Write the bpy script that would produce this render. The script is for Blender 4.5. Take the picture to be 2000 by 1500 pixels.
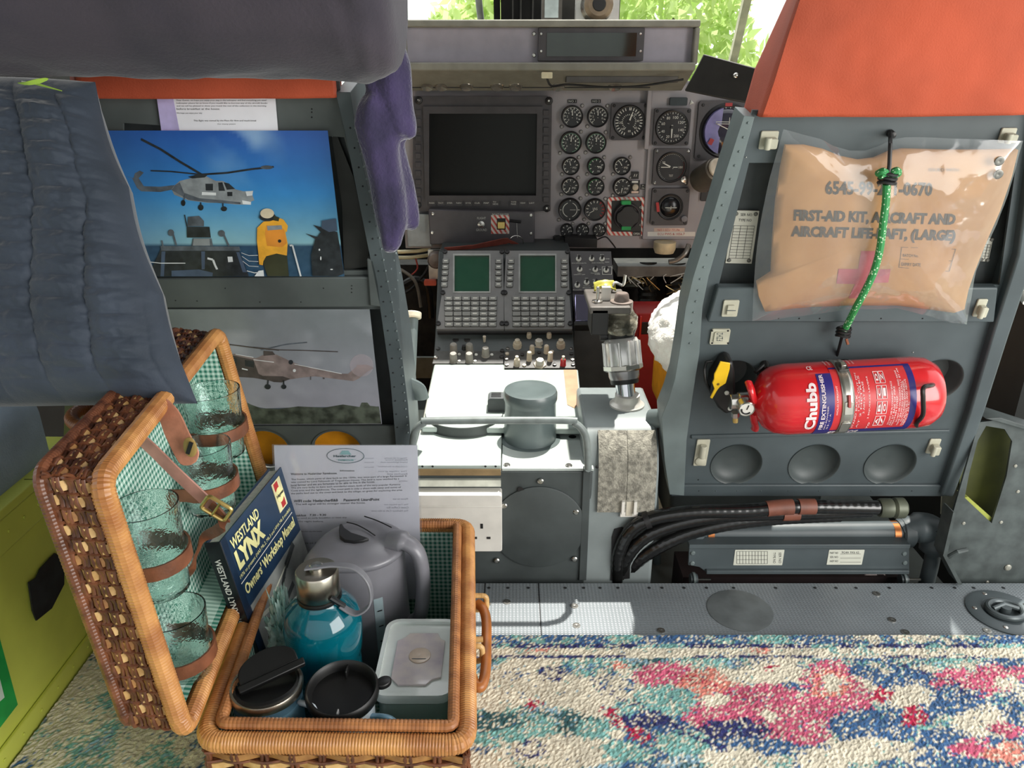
import bpy, math, random
import numpy as np
from mathutils import Vector as V, Matrix, noise
from math import sin, cos, pi, tan, atan2, sqrt
random.seed(7)
for o in list(bpy.data.objects): bpy.data.objects.remove(o)
SC = bpy.context.scene
COL = SC.collection
# ---------------------------------------------------------------- camera, world, sun, exposure
PITCH = math.radians(22); CAM = V((0, 0, .8)); FPX = 1500.0
cd = bpy.data.cameras.new('camera'); cam = bpy.data.objects.new('camera', cd); COL.objects.link(cam)
cam.location = CAM; cam.rotation_euler = (pi/2-PITCH, 0, 0)
cd.sensor_width = 36; cd.lens = 36*FPX/2000; cd.clip_start = .01
SC.camera = cam
SC.view_settings.view_transform = 'Standard'; SC.view_settings.look = 'None'
SC.view_settings.gamma = 1; SC.view_settings.use_curve_mapping = False
SC.view_settings.exposure = 0.0
w = bpy.data.worlds.new('sky'); SC.world = w; w.use_nodes = True
nt = w.node_tree; nt.nodes.clear()
wo = nt.nodes.new('ShaderNodeOutputWorld'); bg = nt.nodes.new('ShaderNodeBackground')
tc = nt.nodes.new('ShaderNodeTexCoord'); sp = nt.nodes.new('ShaderNodeSeparateXYZ')
mr = nt.nodes.new('ShaderNodeMapRange'); mr.inputs[1].default_value = -.15; mr.inputs[2].default_value = .25
mc = nt.nodes.new('ShaderNodeMix'); mc.data_type = 'RGBA'
mc.inputs[6].default_value = (.45, .50, .42, 1); mc.inputs[7].default_value = (.97, .985, 1, 1)
my = nt.nodes.new('ShaderNodeMapRange'); my.inputs[1].default_value = -.4; my.inputs[2].default_value = .75
my.inputs[3].default_value = 1.05; my.inputs[4].default_value = 3.2
L = nt.links.new
L(tc.outputs['Generated'], sp.inputs[0]); L(sp.outputs['Z'], mr.inputs[0]); L(mr.outputs[0], mc.inputs[0])
L(sp.outputs['Y'], my.inputs[0]); L(mc.outputs[2], bg.inputs[0]); L(my.outputs[0], bg.inputs[1]); L(bg.outputs[0], wo.inputs[0])
sd = bpy.data.lights.new('sun', 'SUN'); so = bpy.data.objects.new('sun', sd); COL.objects.link(so)
sd.energy = 8.0; sd.angle = math.radians(1.0); sd.color = (1, .96, .88)
_el, _az = math.radians(70), math.radians(22)
sdir = V((sin(_az)*cos(_el), cos(_az)*cos(_el), sin(_el)))
so.rotation_euler = sdir.to_track_quat('Z', 'Y').to_euler()
dl = bpy.data.lights.new('door_daylight', 'AREA'); do = bpy.data.objects.new('door_daylight', dl); COL.objects.link(do)
dl.shape = 'RECTANGLE'; dl.size = 1.4; dl.size_y = 1.1; dl.energy = 42; dl.color = (1, .98, .94)
do.location = (1.5, -.35, .80); do.rotation_euler = V((1.25, -.62, .12)).to_track_quat('Z', 'Y').to_euler()

# ---------------------------------------------------------------- rays and frames
FW = V((0, cos(PITCH), -sin(PITCH))); UPV = V((0, sin(PITCH), cos(PITCH))); RT = V((1, 0, 0))
def ray(px, py): return RT*((px-1000)/FPX)+UPV*((750-py)/FPX)+FW
def onY(px, py, Y): d = ray(px, py); return CAM+d*(Y/d.y)
def onZ(px, py, z): d = ray(px, py); return CAM+d*((z-.8)/d.z)
def onX(px, py, x): d = ray(px, py); return CAM+d*(x/d.x)
class Frame:
    def __init__(s, O, U, Vv):
        s.O = V(O); s.U = V(U).normalized(); s.V = V(Vv).normalized(); s.N = s.U.cross(s.V).normalized()
    def w(s, u, v, n=0): return s.O+s.U*u+s.V*v+s.N*n
    def P(s, px, py, n=0):
        d = ray(px, py); o = s.O+s.N*n
        return CAM+d*((o-CAM).dot(s.N)/d.dot(s.N))
    def uv(s, px, py, n=0):
        p = s.P(px, py, n)-s.O; return (p.dot(s.U), p.dot(s.V))
    def uvs(s, pts, n=0): return [s.uv(x, y, n) for x, y in pts]
def crop(x0, y0, k): return lambda X, Y: (x0+X/k, y0+Y/k)
FS = Frame((0, 1.14, .134), (1, 0, 0), (0, -.12, .616))
FI = Frame((0, 1.84, .41), (1, 0, 0), (0, 0, 1))
FC = Frame((0, 1.552, .296), (1, 0, 0), (0, .682, .731))
FK = Frame((0, 1.48, .247), (1, 0, 0), (0, .072, .022))
FT = Frame((0, 1.25, .224), (1, 0, 0), (0, .23, .020))
FP = Frame((0, 1.1, .205), (1, 0, 0), (0, 1, 0))
FF = Frame((0, 1.10, 0), (1, 0, 0), (0, 0, 1))
FL0 = Frame((0, 0, 0), (1, 0, 0), (0, 1, 0))

# ---------------------------------------------------------------- materials
def lin(c):
    if isinstance(c, str):
        c = tuple(int(c[i:i+2], 16)/255 for i in (0, 2, 4))
    return tuple((x/12.92 if x <= .04045 else ((x+.055)/1.055)**2.4) for x in c)
MT = {}
def M(name, col, rough=.5, metal=0, var=.12, scale=30, bump=0, bscale=200, trans=0, ior=1.5, coat=0, sheen=0, emit=0, attr=None, spec=None, col2=None, tw=0):
    if name in MT: return MT[name]
    m = bpy.data.materials.new(name); m.use_nodes = True; t = m.node_tree; b = t.nodes['Principled BSDF']
    k = t.links.new
    co = t.nodes.new('ShaderNodeTexCoord'); ns = t.nodes.new('ShaderNodeTexNoise'); ns.inputs['Scale'].default_value = scale
    ns.inputs['Detail'].default_value = 5; k(co.outputs['Object'], ns.inputs['Vector'])
    c = lin(col); c2 = lin(col2) if col2 else tuple(x*(1-var*2) for x in c); c1 = c if col2 else tuple(min(1, x*(1+var)) for x in c)
    mx = t.nodes.new('ShaderNodeMix'); mx.data_type = 'RGBA'
    r = t.nodes.new('ShaderNodeMapRange'); r.inputs[1].default_value = .35; r.inputs[2].default_value = .65
    k(ns.outputs['Fac'], r.inputs[0]); k(r.outputs[0], mx.inputs[0])
    mx.inputs[6].default_value = (*c2, 1); mx.inputs[7].default_value = (*c1, 1)
    src = mx.outputs[2]
    if attr:
        a = t.nodes.new('ShaderNodeAttribute'); a.attribute_name = attr
        mm = t.nodes.new('ShaderNodeMix'); mm.data_type = 'RGBA'; mm.blend_type = 'MULTIPLY'; mm.inputs[0].default_value = 1
        k(a.outputs['Color'], mm.inputs[6]); k(src, mm.inputs[7]); src = mm.outputs[2]
    k(src, b.inputs['Base Color'])
    b.inputs['Roughness'].default_value = rough; b.inputs['Metallic'].default_value = metal
    b.inputs['Transmission Weight'].default_value = trans; b.inputs['IOR'].default_value = ior
    b.inputs['Coat Weight'].default_value = coat; b.inputs['Sheen Weight'].default_value = sheen
    b.inputs['Sheen Roughness'].default_value = .4
    if spec is not None: b.inputs['Specular IOR Level'].default_value = spec
    if emit: b.inputs['Emission Color'].default_value = (*c, 1); b.inputs['Emission Strength'].default_value = emit
    if bump:
        n2 = t.nodes.new('ShaderNodeTexNoise'); n2.inputs['Scale'].default_value = bscale; n2.inputs['Detail'].default_value = 3
        bp = t.nodes.new('ShaderNodeBump'); bp.inputs['Strength'].default_value = bump; bp.inputs['Distance'].default_value = .002
        k(co.outputs['Object'], n2.inputs['Vector']); k(n2.outputs['Fac'], bp.inputs['Height']); k(bp.outputs[0], b.inputs['Normal'])
    MT[name] = m; return m
def clear_mat(name, tint=(1, 1, 1), gloss=.08, rough=.05, bump=0, bscale=30, milk=0, fres=1.0):
    """thin clear sheet: transparent with a gloss"""
    m = bpy.data.materials.new(name); m.use_nodes = True; t = m.node_tree; t.nodes.clear(); k = t.links.new
    o = t.nodes.new('ShaderNodeOutputMaterial'); tr = t.nodes.new('ShaderNodeBsdfTransparent'); tr.inputs[0].default_value = (*tint, 1)
    g = t.nodes.new('ShaderNodeBsdfGlossy'); g.inputs['Roughness'].default_value = rough
    fr = t.nodes.new('ShaderNodeFresnel'); fr.inputs[0].default_value = 1.45
    ad = t.nodes.new('ShaderNodeMath'); ad.operation = 'ADD'; ad.inputs[1].default_value = gloss-.04; ad.use_clamp = True
    mx = t.nodes.new('ShaderNodeMixShader'); fm_ = t.nodes.new('ShaderNodeMath'); fm_.operation = 'MULTIPLY'; fm_.inputs[1].default_value = fres; k(fr.outputs[0], fm_.inputs[0]); k(fm_.outputs[0], ad.inputs[0]); ad.inputs[1].default_value = gloss-.04*fres; k(ad.outputs[0], mx.inputs[0]); k(g.outputs[0], mx.inputs[2])
    if milk:
        df = t.nodes.new('ShaderNodeBsdfDiffuse'); df.inputs[0].default_value = (.75, .78, .8, 1)
        m2 = t.nodes.new('ShaderNodeMixShader'); m2.inputs[0].default_value = milk; k(tr.outputs[0], m2.inputs[1]); k(df.outputs[0], m2.inputs[2]); k(m2.outputs[0], mx.inputs[1])
    else: k(tr.outputs[0], mx.inputs[1])
    if bump:
        co = t.nodes.new('ShaderNodeTexCoord'); n2 = t.nodes.new('ShaderNodeTexNoise'); n2.inputs['Scale'].default_value = bscale
        bp = t.nodes.new('ShaderNodeBump'); bp.inputs['Strength'].default_value = bump; bp.inputs['Distance'].default_value = .01
        k(co.outputs['Object'], n2.inputs['Vector']); k(n2.outputs['Fac'], bp.inputs['Height']); k(bp.outputs[0], g.inputs['Normal'])
    k(mx.outputs[0], o.inputs[0]); MT[name] = m; return m
grey = M('grey_paint', '4c5558', .45, var=.10, scale=9, bump=.05, bscale=60)
grey_side = M('grey_frame_paint', '6c7777', .4, var=.10, scale=14)
grey_dark = M('dark_grey_paint', '535958', .5, var=.12, scale=12)
panel_grey = M('instrument_panel_grey', 'a39ea1', .55, var=.05, scale=10)
cdu_grey = M('unit_grey', '7c7c7c', .5, var=.06)
key_grey = M('key_grey', '858683', .5, var=.06)
black = M('black_plastic', '1c1b1c', .45, var=.1)
blackm = M('black_matt', '131313', .8, var=.15)
darkbez = M('dark_bezel', '4a474a', .5, var=.08)
screenm = M('screen_glass', '1a1a19', .3, var=.02, spec=.25)
white = M('white_plastic', 'dedad2', .35, var=.04)
paperm = M('white_paper', 'e6e6ec', .6, var=.02)
ink = M('print_ink', '1b1c22', .6, var=.05)
inkfaint = M('faint_ink', 'a2a4ae', .6, var=.05)
legend = M('white_legend', 'dcdcd4', .5, var=.05)
silver = M('steel', 'c9c6c0', .25, 1, var=.06)
chrome = M('polished_chrome', 'e4e4ea', .08, 1, var=.02)
brass = M('brass', 'e0c27a', .33, 1, var=.08)
red = M('red_enamel', 'cf1f26', .22, var=.04, coat=.5)
redm = M('red_matt', 'b32a2a', .5, var=.06)
orange = M('orange_fabric', 'b34c2e', .8, var=.09, scale=7, bump=.25, bscale=500)
green = M('green_mark', '17a552', .5)
yellow = M('yellow_plastic', 'f0c11b', .4, var=.05)
yellowc = M('yellow_cushion_cloth', 'eb9a0c', .7, var=.08, bump=.1, bscale=300)
leather = M('brown_leather', '7a4a32', .38, var=.18, scale=45, bump=.15, bscale=350)
leather_l = M('pale_leather', 'c08268', .4, var=.12, scale=50, bump=.15, bscale=350)
cane = M('wrapped_cane', 'cd9456', .38, var=.2, scale=35, col2='a3693a')
cane_p = M('pale_cane', 'dcb67c', .4, var=.15, scale=60, col2='b48a50')
cane_d = M('dark_wicker', '7d4b31', .35, var=.3, scale=50, col2='4c2a1b')
glassm = M('tumbler_glass', 'f2fffc', .02, var=.005, trans=1, ior=1.45, bump=.9, bscale=75)
pinkw = M('pinkish_white_tape', 'e8cdbd', .6)

# ---------------------------------------------------------------- mesh builder
class MB:
    def __init__(s, origin=None): s.v = []; s.f = []; s.m = []; s.mats = []
    def mi(s, m):
        if m not in s.mats: s.mats.append(m)
        return s.mats.index(m)
    def add(s, vs, fs, m):
        b = len(s.v); i = s.mi(m); s.v.extend([tuple(x) for x in vs]); s.f.extend([tuple(b+k for k in f) for f in fs]); s.m.extend([i]*len(fs)); return s
    def prism(s, F, pts, n0, n1, m, inset=None):
        """closed outline in frame uv, from n0 (back) to n1 (front)"""
        a = sum(pts[i][0]*pts[(i+1) % len(pts)][1]-pts[(i+1) % len(pts)][0]*pts[i][1] for i in range(len(pts)))
        if a < 0: pts = pts[::-1]
        k = len(pts); vs = [F.w(u, v, n0) for u, v in pts]+[F.w(u, v, n1) for u, v in pts]
        fs = [tuple(range(k-1, -1, -1)), tuple(range(k, 2*k))]+[(i, (i+1) % k, k+(i+1) % k, k+i) for i in range(k)]
        return s.add(vs, fs, m)
    def ppoly(s, F, pxs, n0, n1, m): return s.prism(F, F.uvs(pxs, n1), n0, n1, m)
    def box(s, F, u0, u1, v0, v1, n0, n1, m, r=0):
        if r <= 0: return s.prism(F, [(u0, v0), (u1, v0), (u1, v1), (u0, v1)], n0, n1, m)
        pts = []
        for cx, cy, a0 in ((u1-r, v0+r, -90), (u1-r, v1-r, 0), (u0+r, v1-r, 90), (u0+r, v0+r, 180)):
            for j in range(5):
                a = math.radians(a0+j*22.5); pts.append((cx+r*cos(a), cy+r*sin(a)))
        return s.prism(F, pts, n0, n1, m)
    def pbox(s, F, x0, y0, x1, y1, n0, n1, m, r=0):
        """axis-aligned in the frame, from pixel corners"""
        a = F.uv(x0, y0, n1); b = F.uv(x1, y1, n1); ym = (y0+y1)/2
        ua = F.uv(x0, ym, n1)[0]; ub = F.uv(x1, ym, n1)[0]
        return s.box(F, min(ua, ub), max(ua, ub), min(a[1], b[1]), max(a[1], b[1]), n0, n1, m, r)
    def lathe(s, O, ax, prof, m, seg=32, U=None, sq=1.0):
        O = V(O); ax = V(ax).normalized(); U = (V(U) if U is not None else ax.orthogonal()).normalized(); U = (U-ax*U.dot(ax)).normalized(); W = ax.cross(U)
        vs = []; fs = []
        for r, h in prof:
            for i in range(seg):
                a = 2*pi*i/seg; vs.append(O+ax*h+(U*cos(a)+W*sin(a)*sq)*max(r, 1e-5))
        for j in range(len(prof)-1):
            for i in range(seg):
                i2 = (i+1) % seg; fs.append((j*seg+i, j*seg+i2, (j+1)*seg+i2, (j+1)*seg+i))
        if prof[0][0] > 1e-4: fs.append(tuple(range(seg-1, -1, -1)))
        if prof[-1][0] > 1e-4: k = (len(prof)-1)*seg; fs.append(tuple(range(k, k+seg)))
        return s.add(vs, fs, m)
    def cyl(s, a, b, r, m, seg=20, r2=None):
        a = V(a); b = V(b); return s.lathe(a, b-a, [(r, 0), (r if r2 is None else r2, (b-a).length)], m, seg)
    def tube(s, pts, r, m, seg=10, closed=False, flat=None, up=None):
        pts = [V(p) for p in pts]; n = len(pts); vs = []; fs = []; N = None
        for i, p in enumerate(pts):
            if closed: t = pts[(i+1) % n]-pts[i-1]
            else: t = pts[min(i+1, n-1)]-pts[max(i-1, 0)]
            t.normalize()
            if up is not None: N = V(up)-t*V(up).dot(t)
            elif N is None: N = t.orthogonal()
            else: N = N-t*N.dot(t)
            N.normalize(); B = t.cross(N); rr = r[i] if isinstance(r, (list, tuple)) else r
            for j in range(seg):
                a = 2*pi*j/seg; vs.append(p+N*cos(a)*rr*(flat if flat else 1)+B*sin(a)*rr)
        for i in range(n if closed else n-1):
            for j in range(seg):
                i2 = (i+1) % n; j2 = (j+1) % seg; fs.append((i*seg+j, i*seg+j2, i2*seg+j2, i2*seg+j))
        if not closed: fs.append(tuple(range(seg-1, -1, -1))); fs.append(tuple(range((n-1)*seg, n*seg)))
        return s.add(vs, fs, m)
    def strap(s, pts, side, wd, th, m):
        """flat band along pts, width direction side (vector or list), thickness th"""
        pts = [V(p) for p in pts]; n = len(pts); vs = []; fs = []
        for i, p in enumerate(pts):
            t = (pts[min(i+1, n-1)]-pts[max(i-1, 0)]).normalized(); sd_ = V(side[i]) if isinstance(side, list) else V(side)
            sd_ = (sd_-t*sd_.dot(t)).normalized(); nn = t.cross(sd_); ww = wd[i] if isinstance(wd, list) else wd
            for a, b in ((-1, -1), (1, -1), (1, 1), (-1, 1)): vs.append(p+sd_*a*ww/2+nn*b*th/2)
        for i in range(n-1):
            for j in range(4):
                j2 = (j+1) % 4; fs.append((i*4+j, i*4+j2, i*4+4+j2, i*4+4+j))
        fs += [(3, 2, 1, 0), tuple(range(n*4-4, n*4))]
        return s.add(vs, fs, m)
    def grid(s, fn, nu, nv, m, cu=False):
        vs = [fn(i/nu, j/nv) for j in range(nv+1) for i in range(nu if cu else nu+1)]; k = nu if cu else nu+1
        fs = [(j*k+i, j*k+(i+1) % k, (j+1)*k+(i+1) % k, (j+1)*k+i) for j in range(nv) for i in range(nu)]
        return s.add(vs, fs, m)
    def ball(s, c, rx, ry, rz, m, seg=20, ring=12, fn=None):
        c = V(c)
        def f(a, b):
            th = a*2*pi; ph = (b-.5)*pi; d = V((cos(ph)*cos(th), cos(ph)*sin(th), sin(ph))); k = fn(d) if fn else 1
            return c+V((d.x*rx, d.y*ry, d.z*rz))*k
        return s.grid(f, seg, ring, m, cu=True)
    def fitfn(s, txt, fn, m, bold=0, res=2):
        """letters whose own box (0..1, 0..1) goes through fn(a, b)"""
        c = bpy.data.curves.new('t', 'FONT'); c.body = txt; c.resolution_u = res; c.offset = bold; o = bpy.data.objects.new('t', c)
        COL.objects.link(o); dg = bpy.context.evaluated_depsgraph_get(); me = bpy.data.meshes.new_from_object(o.evaluated_get(dg))
        vs = [v.co.copy() for v in me.vertices]; fs = [tuple(p.vertices) for p in me.polygons]
        bpy.data.objects.remove(o); bpy.data.curves.remove(c); bpy.data.meshes.remove(me)
        if not vs: return s
        x0 = min(v.x for v in vs); x1 = max(v.x for v in vs); y0 = min(v.y for v in vs); y1 = max(v.y for v in vs)
        return s.add([fn((v.x-x0)/max(x1-x0, 1e-6), (v.y-y0)/max(y1-y0, 1e-6)) for v in vs], fs, m)
    def fit(s, txt, P00, P10, P01, m, bold=0, res=2):
        P00 = V(P00); A = V(P10)-P00; B = V(P01)-P00
        return s.fitfn(txt, lambda a, b: P00+A*a+B*b, m, bold, res)
    def ptext(s, F, txt, x0, x1, yb, yt, n, m, bold=0, y1b=None):
        return s.fit(txt, F.P(x0, yb, n), F.P(x1, yb if y1b is None else y1b, n), F.P(x0, yt, n), m, bold)
    def plate(s, F, outer, holes, n0, n1, m):
        c = bpy.data.curves.new('t', 'CURVE'); c.dimensions = '2D'; c.fill_mode = 'BOTH'; c.extrude = (n1-n0)/2
        for pts in [outer]+holes:
            sp_ = c.splines.new('POLY'); sp_.points.add(len(pts)-1)
            for p, q in zip(sp_.points, pts): p.co = (q[0], q[1], 0, 1)
            sp_.use_cyclic_u = True
        o = bpy.data.objects.new('t', c); COL.objects.link(o); dg = bpy.context.evaluated_depsgraph_get()
        me = bpy.data.meshes.new_from_object(o.evaluated_get(dg)); nm = (n0+n1)/2
        s.add([F.w(v.co.x, v.co.y, v.co.z+nm) for v in me.vertices], [tuple(p.vertices) for p in me.polygons], m)
        bpy.data.objects.remove(o); bpy.data.curves.remove(c); bpy.data.meshes.remove(me); return s
    def screw(s, p, n, r, m=None):
        s.lathe(p, n, [(r, -.001), (r, r*.25), (r*.7, r*.5), (0, r*.55)], m or silver, 10)
        return s
    def build(s, name, parent=None, bevel=0, smooth=35, label=None, loc=None, kind=None, subsurf=0):
        root = parent
        while root is not None and root.parent is not None: root = root.parent
        if root is not None: O = root.location
        else:
            if loc is None:
                a = np.array(s.v); loc = ((a[:, 0].min()+a[:, 0].max())/2, (a[:, 1].min()+a[:, 1].max())/2, a[:, 2].min())
            O = V(loc)
        me = bpy.data.meshes.new(name); me.from_pydata([(x-O.x, y-O.y, z-O.z) for x, y, z in s.v], [], s.f)
        for m in s.mats: me.materials.append(m)
        me.polygons.foreach_set('material_index', s.m)
        me.validate(); me.update()
        if smooth:
            me.polygons.foreach_set('use_smooth', [True]*len(me.polygons)); me.set_sharp_from_angle(angle=math.radians(smooth))
        o = bpy.data.objects.new(name, me); COL.objects.link(o)
        if parent is not None: o.parent = parent
        else: o.location = O
        if bevel:
            b = o.modifiers.new('bevel', 'BEVEL'); b.width = bevel; b.segments = 2; b.limit_method = 'ANGLE'; b.angle_limit = math.radians(40); b.harden_normals = False
        if subsurf: b = o.modifiers.new('sub', 'SUBSURF'); b.levels = b.render_levels = subsurf
        if label: o['label'] = label
        if kind: o['kind'] = kind
        return o
def thing(name, label, cat, loc, group=None):
    o = bpy.data.objects.new(name, None); COL.objects.link(o); o.location = loc; o.empty_display_size = .02
    o['label'] = label; o['category'] = cat
    if group: o['group'] = group
    return o
def tag(o, label, cat, group=None):
    o['label'] = label; o['category'] = cat
    if group: o['group'] = group
    return o
def struct(o): o['kind'] = 'structure'; return o
def smoothpath(pts, k=6):
    """catmull-rom through pts"""
    pts = [V(p) for p in pts]; out = []
    for i in range(len(pts)-1):
        p0 = pts[max(i-1, 0)]; p1 = pts[i]; p2 = pts[i+1]; p3 = pts[min(i+2, len(pts)-1)]
        for j in range(k):
            t = j/k; out.append(.5*((2*p1)+(p2-p0)*t+(2*p0-5*p1+4*p2-p3)*t*t+(3*p1-p0-3*p2+p3)*t**3))
    out.append(pts[-1]); return out
def ell(F, px, py, rx, n=0, ry=None, k=28):
    """true circle/ellipse in the frame at a pixel, radius rx given in pixels along u"""
    c = F.uv(px, py, n); r = abs(F.uv(px+rx, py, n)[0]-c[0]); ry = r if ry is None else ry
    return [(c[0]+r*cos(2*pi*i/k), c[1]+ry*sin(2*pi*i/k)) for i in range(k)]
def urad(F, px, py, r): return abs(F.uv(px+r, py)[0]-F.uv(px, py)[0])
# ================================================================ SETTING
def floor_mat():
    m = M('cabin_floor_paint', '7b8286', .32, var=.07, scale=6, spec=.6); t = m.node_tree; b = t.nodes['Principled BSDF']; k = t.links.new
    co = t.nodes.new('ShaderNodeTexCoord'); bp = t.nodes.new('ShaderNodeBump'); bp.inputs['Strength'].default_value = .35; bp.inputs['Distance'].default_value = .0012
    a = t.nodes.new('ShaderNodeTexWave'); a.inputs['Scale'].default_value = 55; a.bands_direction = 'X'
    c = t.nodes.new('ShaderNodeTexWave'); c.inputs['Scale'].default_value = 75; c.bands_direction = 'Y'
    mu = t.nodes.new('ShaderNodeMath'); mu.operation = 'MULTIPLY'
    k(co.outputs['Object'], a.inputs[0]); k(co.outputs['Object'], c.inputs[0]); k(a.outputs['Fac'], mu.inputs[0]); k(c.outputs['Fac'], mu.inputs[1])
    k(mu.outputs[0], bp.inputs['Height']); k(bp.outputs[0], b.inputs['Normal']); return m
FLM = floor_mat()
mb = MB(); mb.box(FL0, -1.2, 1.6, -1.4, 1.081, -.025, 0, FLM)
flo = struct(mb.build('floor', bevel=.002))
# fixings and patches of the floor are children of it
dk = M('hole_dark', '1a1c1e', .7)
mb = MB()
for px in (955, 992, 1032, 1104, 1140, 1172, 1207, 1268, 1293, 1336, 1380, 1433, 1515, 1592, 1633, 1672, 1737, 1820, 1865, 1902, 1960):
    mb.lathe(onZ(px, 1148, .0006), (0, 0, 1), [(.0028, 0), (0, .0002)], dk, 10)
mb.build('fixing_hole', flo)
for x, y in ((952, 1180), (952, 1215), (1122, 1184), (1126, 1222), (1291, 1232), (1742, 1211), (1768, 1235), (1928, 1232), (990, 1176), (1712, 1160)):
    mb = MB(); p = onZ(x, y, 0); mb.lathe(p, (0, 0, 1), [(.0062, 0), (.0062, .001), (.0035, .0012), (0, .0006)], silver, 14); mb.build('floor_screw', flo)
p = onZ(1445, 1192, 0); rr = onZ(1508, 1192, 0).x-p.x
mb = MB(); mb.lathe(p, (0, 0, 1), [(rr, 0), (rr, .0008), (rr-.002, .0012), (0, .0012)], M('patch_paint', '666c6d', .4), 40); mb.build('round_cover', flo)
for x in (1055, 945):
    mb = MB(); q = onZ(x, 1195, 0); mb.box(Frame((q.x, .93, 0), (1, 0, 0), (0, 1, 0)), -.0008, .0008, .008, .15, 0, .0006, dk); mb.build('floor_seam', flo)
p = onZ(1962, 1197, 0)
mb = MB(); mb.lathe(p, (0, 0, 1), [(.056, 0), (.056, .002), (.05, .004), (.034, .004), (.032, .001), (0, .001)], grey, 36); rg = mb.build('tie_down_plate', flo)
mb = MB(); mb.tube([p+V((.026*cos(a), .022*sin(a), .006)) for a in np.linspace(0, 2*pi, 28)[:-1]], .005, M('tie_down_steel', '50585a', .35, .3), closed=True)
mb.tube([p+V((-.02, 0, .008)), p+V((0, .006, .012)), p+V((.02, 0, .008))], .004, MT['tie_down_steel']); mb.cyl(p+V((0, 0, .002)), p+V((0, 0, .012)), .008, MT['tie_down_steel'])
mb.build('tie_down_ring', rg)
for a in (20, 100, 170, 240, 310):
    mb = MB(); mb.screw(p+V((.045*cos(math.radians(a)), .045*sin(math.radians(a)), .003)), (0, 0, 1), .004); mb.build('screw', rg)
# cockpit floor, lower
mb = MB(); mb.box(FL0, -1.2, 1.2, 1.081, 3.0, -.14, -.12, M('cockpit_floor_paint', '6d7370', .6, var=.15, scale=8)); mb.box(FL0, -1.2, 1.6, 1.06, 1.081, -.14, -.025, grey_dark)
struct(mb.build('floor_cockpit'))
lining = M('cabin_lining', '585c58', .8, var=.08)
mb = MB(); mb.box(FL0, -1.2, 1.25, -.6, 1.40, 1.34, 1.38, lining); struct(mb.build('ceiling'))
mb = MB(); mb.box(FL0, -1.0, 1.0, 1.92, 2.10, 1.26, 1.32, lining); struct(mb.build('trim_1'))  # unseen roof beam, added to darken part of the unit screens' reflection
mb = MB(); mb.box(FL0, -1.22, -1.2, 1.0, 1.5, -.1, 1.38, lining); struct(mb.build('wall_left'))
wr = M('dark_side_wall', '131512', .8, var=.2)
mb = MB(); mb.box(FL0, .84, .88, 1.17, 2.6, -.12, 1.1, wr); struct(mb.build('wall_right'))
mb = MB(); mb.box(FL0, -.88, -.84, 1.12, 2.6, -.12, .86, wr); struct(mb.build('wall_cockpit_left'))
mb = MB(); mb.box(FL0, -.86, .86, 2.35, 2.39, -.12, .62, M('nose_bulkhead', '2a2622', .8, var=.25, scale=15)); struct(mb.build('wall_front'))
# windscreen: frames and glass
FWd = Frame((0, 2.35, .6), (1, 0, 0), (0, -.35, .65))
fm = M('window_frame_black', '2b2a28', .5); fmw = M('window_post_cream', 'c9c0a0', .6)
g1 = clear_mat('windscreen_glass', (.96, .99, .97), .05)
def win(nm, x0, x1, post_m, w0=.02):
    mb = MB()
    mb.box(FWd, x0, x0+w0, 0, .75, -.02, .02, post_m); mb.box(FWd, x1-w0, x1, 0, .75, -.02, .02, post_m)
    mb.box(FWd, x0+w0, x1-w0, 0, .02, -.02, .02, post_m); mb.box(FWd, x0+w0, x1-w0, .73, .75, -.02, .02, post_m)
    f = struct(mb.build(nm)); mb = MB(); mb.box(FWd, x0+w0, x1-w0, .02, .73, -.002, .002, g1); mb.build('windscreen_pane', f); return f
win('window_1', -.84, -.03, fm, .016); win('window_2', .115, .84, fm, .016)
mb = MB(); mb.box(FWd, -.028, .113, .0, .78, -.05, .03, fm)
for u in (.0, .02, .05): mb.box(FWd, u, u+.004, 0, .78, .03, .036, M('rib_light', '6a6862', .5))
struct(mb.build('trim_2'))
a = FWd.uv(938, 15)[0]; b = FWd.uv(1450, 60)[0]
mb = MB(); mb.cyl(FWd.w(a-.02, .6, -.03), FWd.w(a+.02, .1, -.03), .009, M('post_grey', '8d8a84', .4)); struct(mb.build('trim_3'))
mb = MB(); mb.box(FWd, b-.008, b+.012, .02, .73, -.04, -.021, fmw); struct(mb.build('trim_4'))

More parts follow.
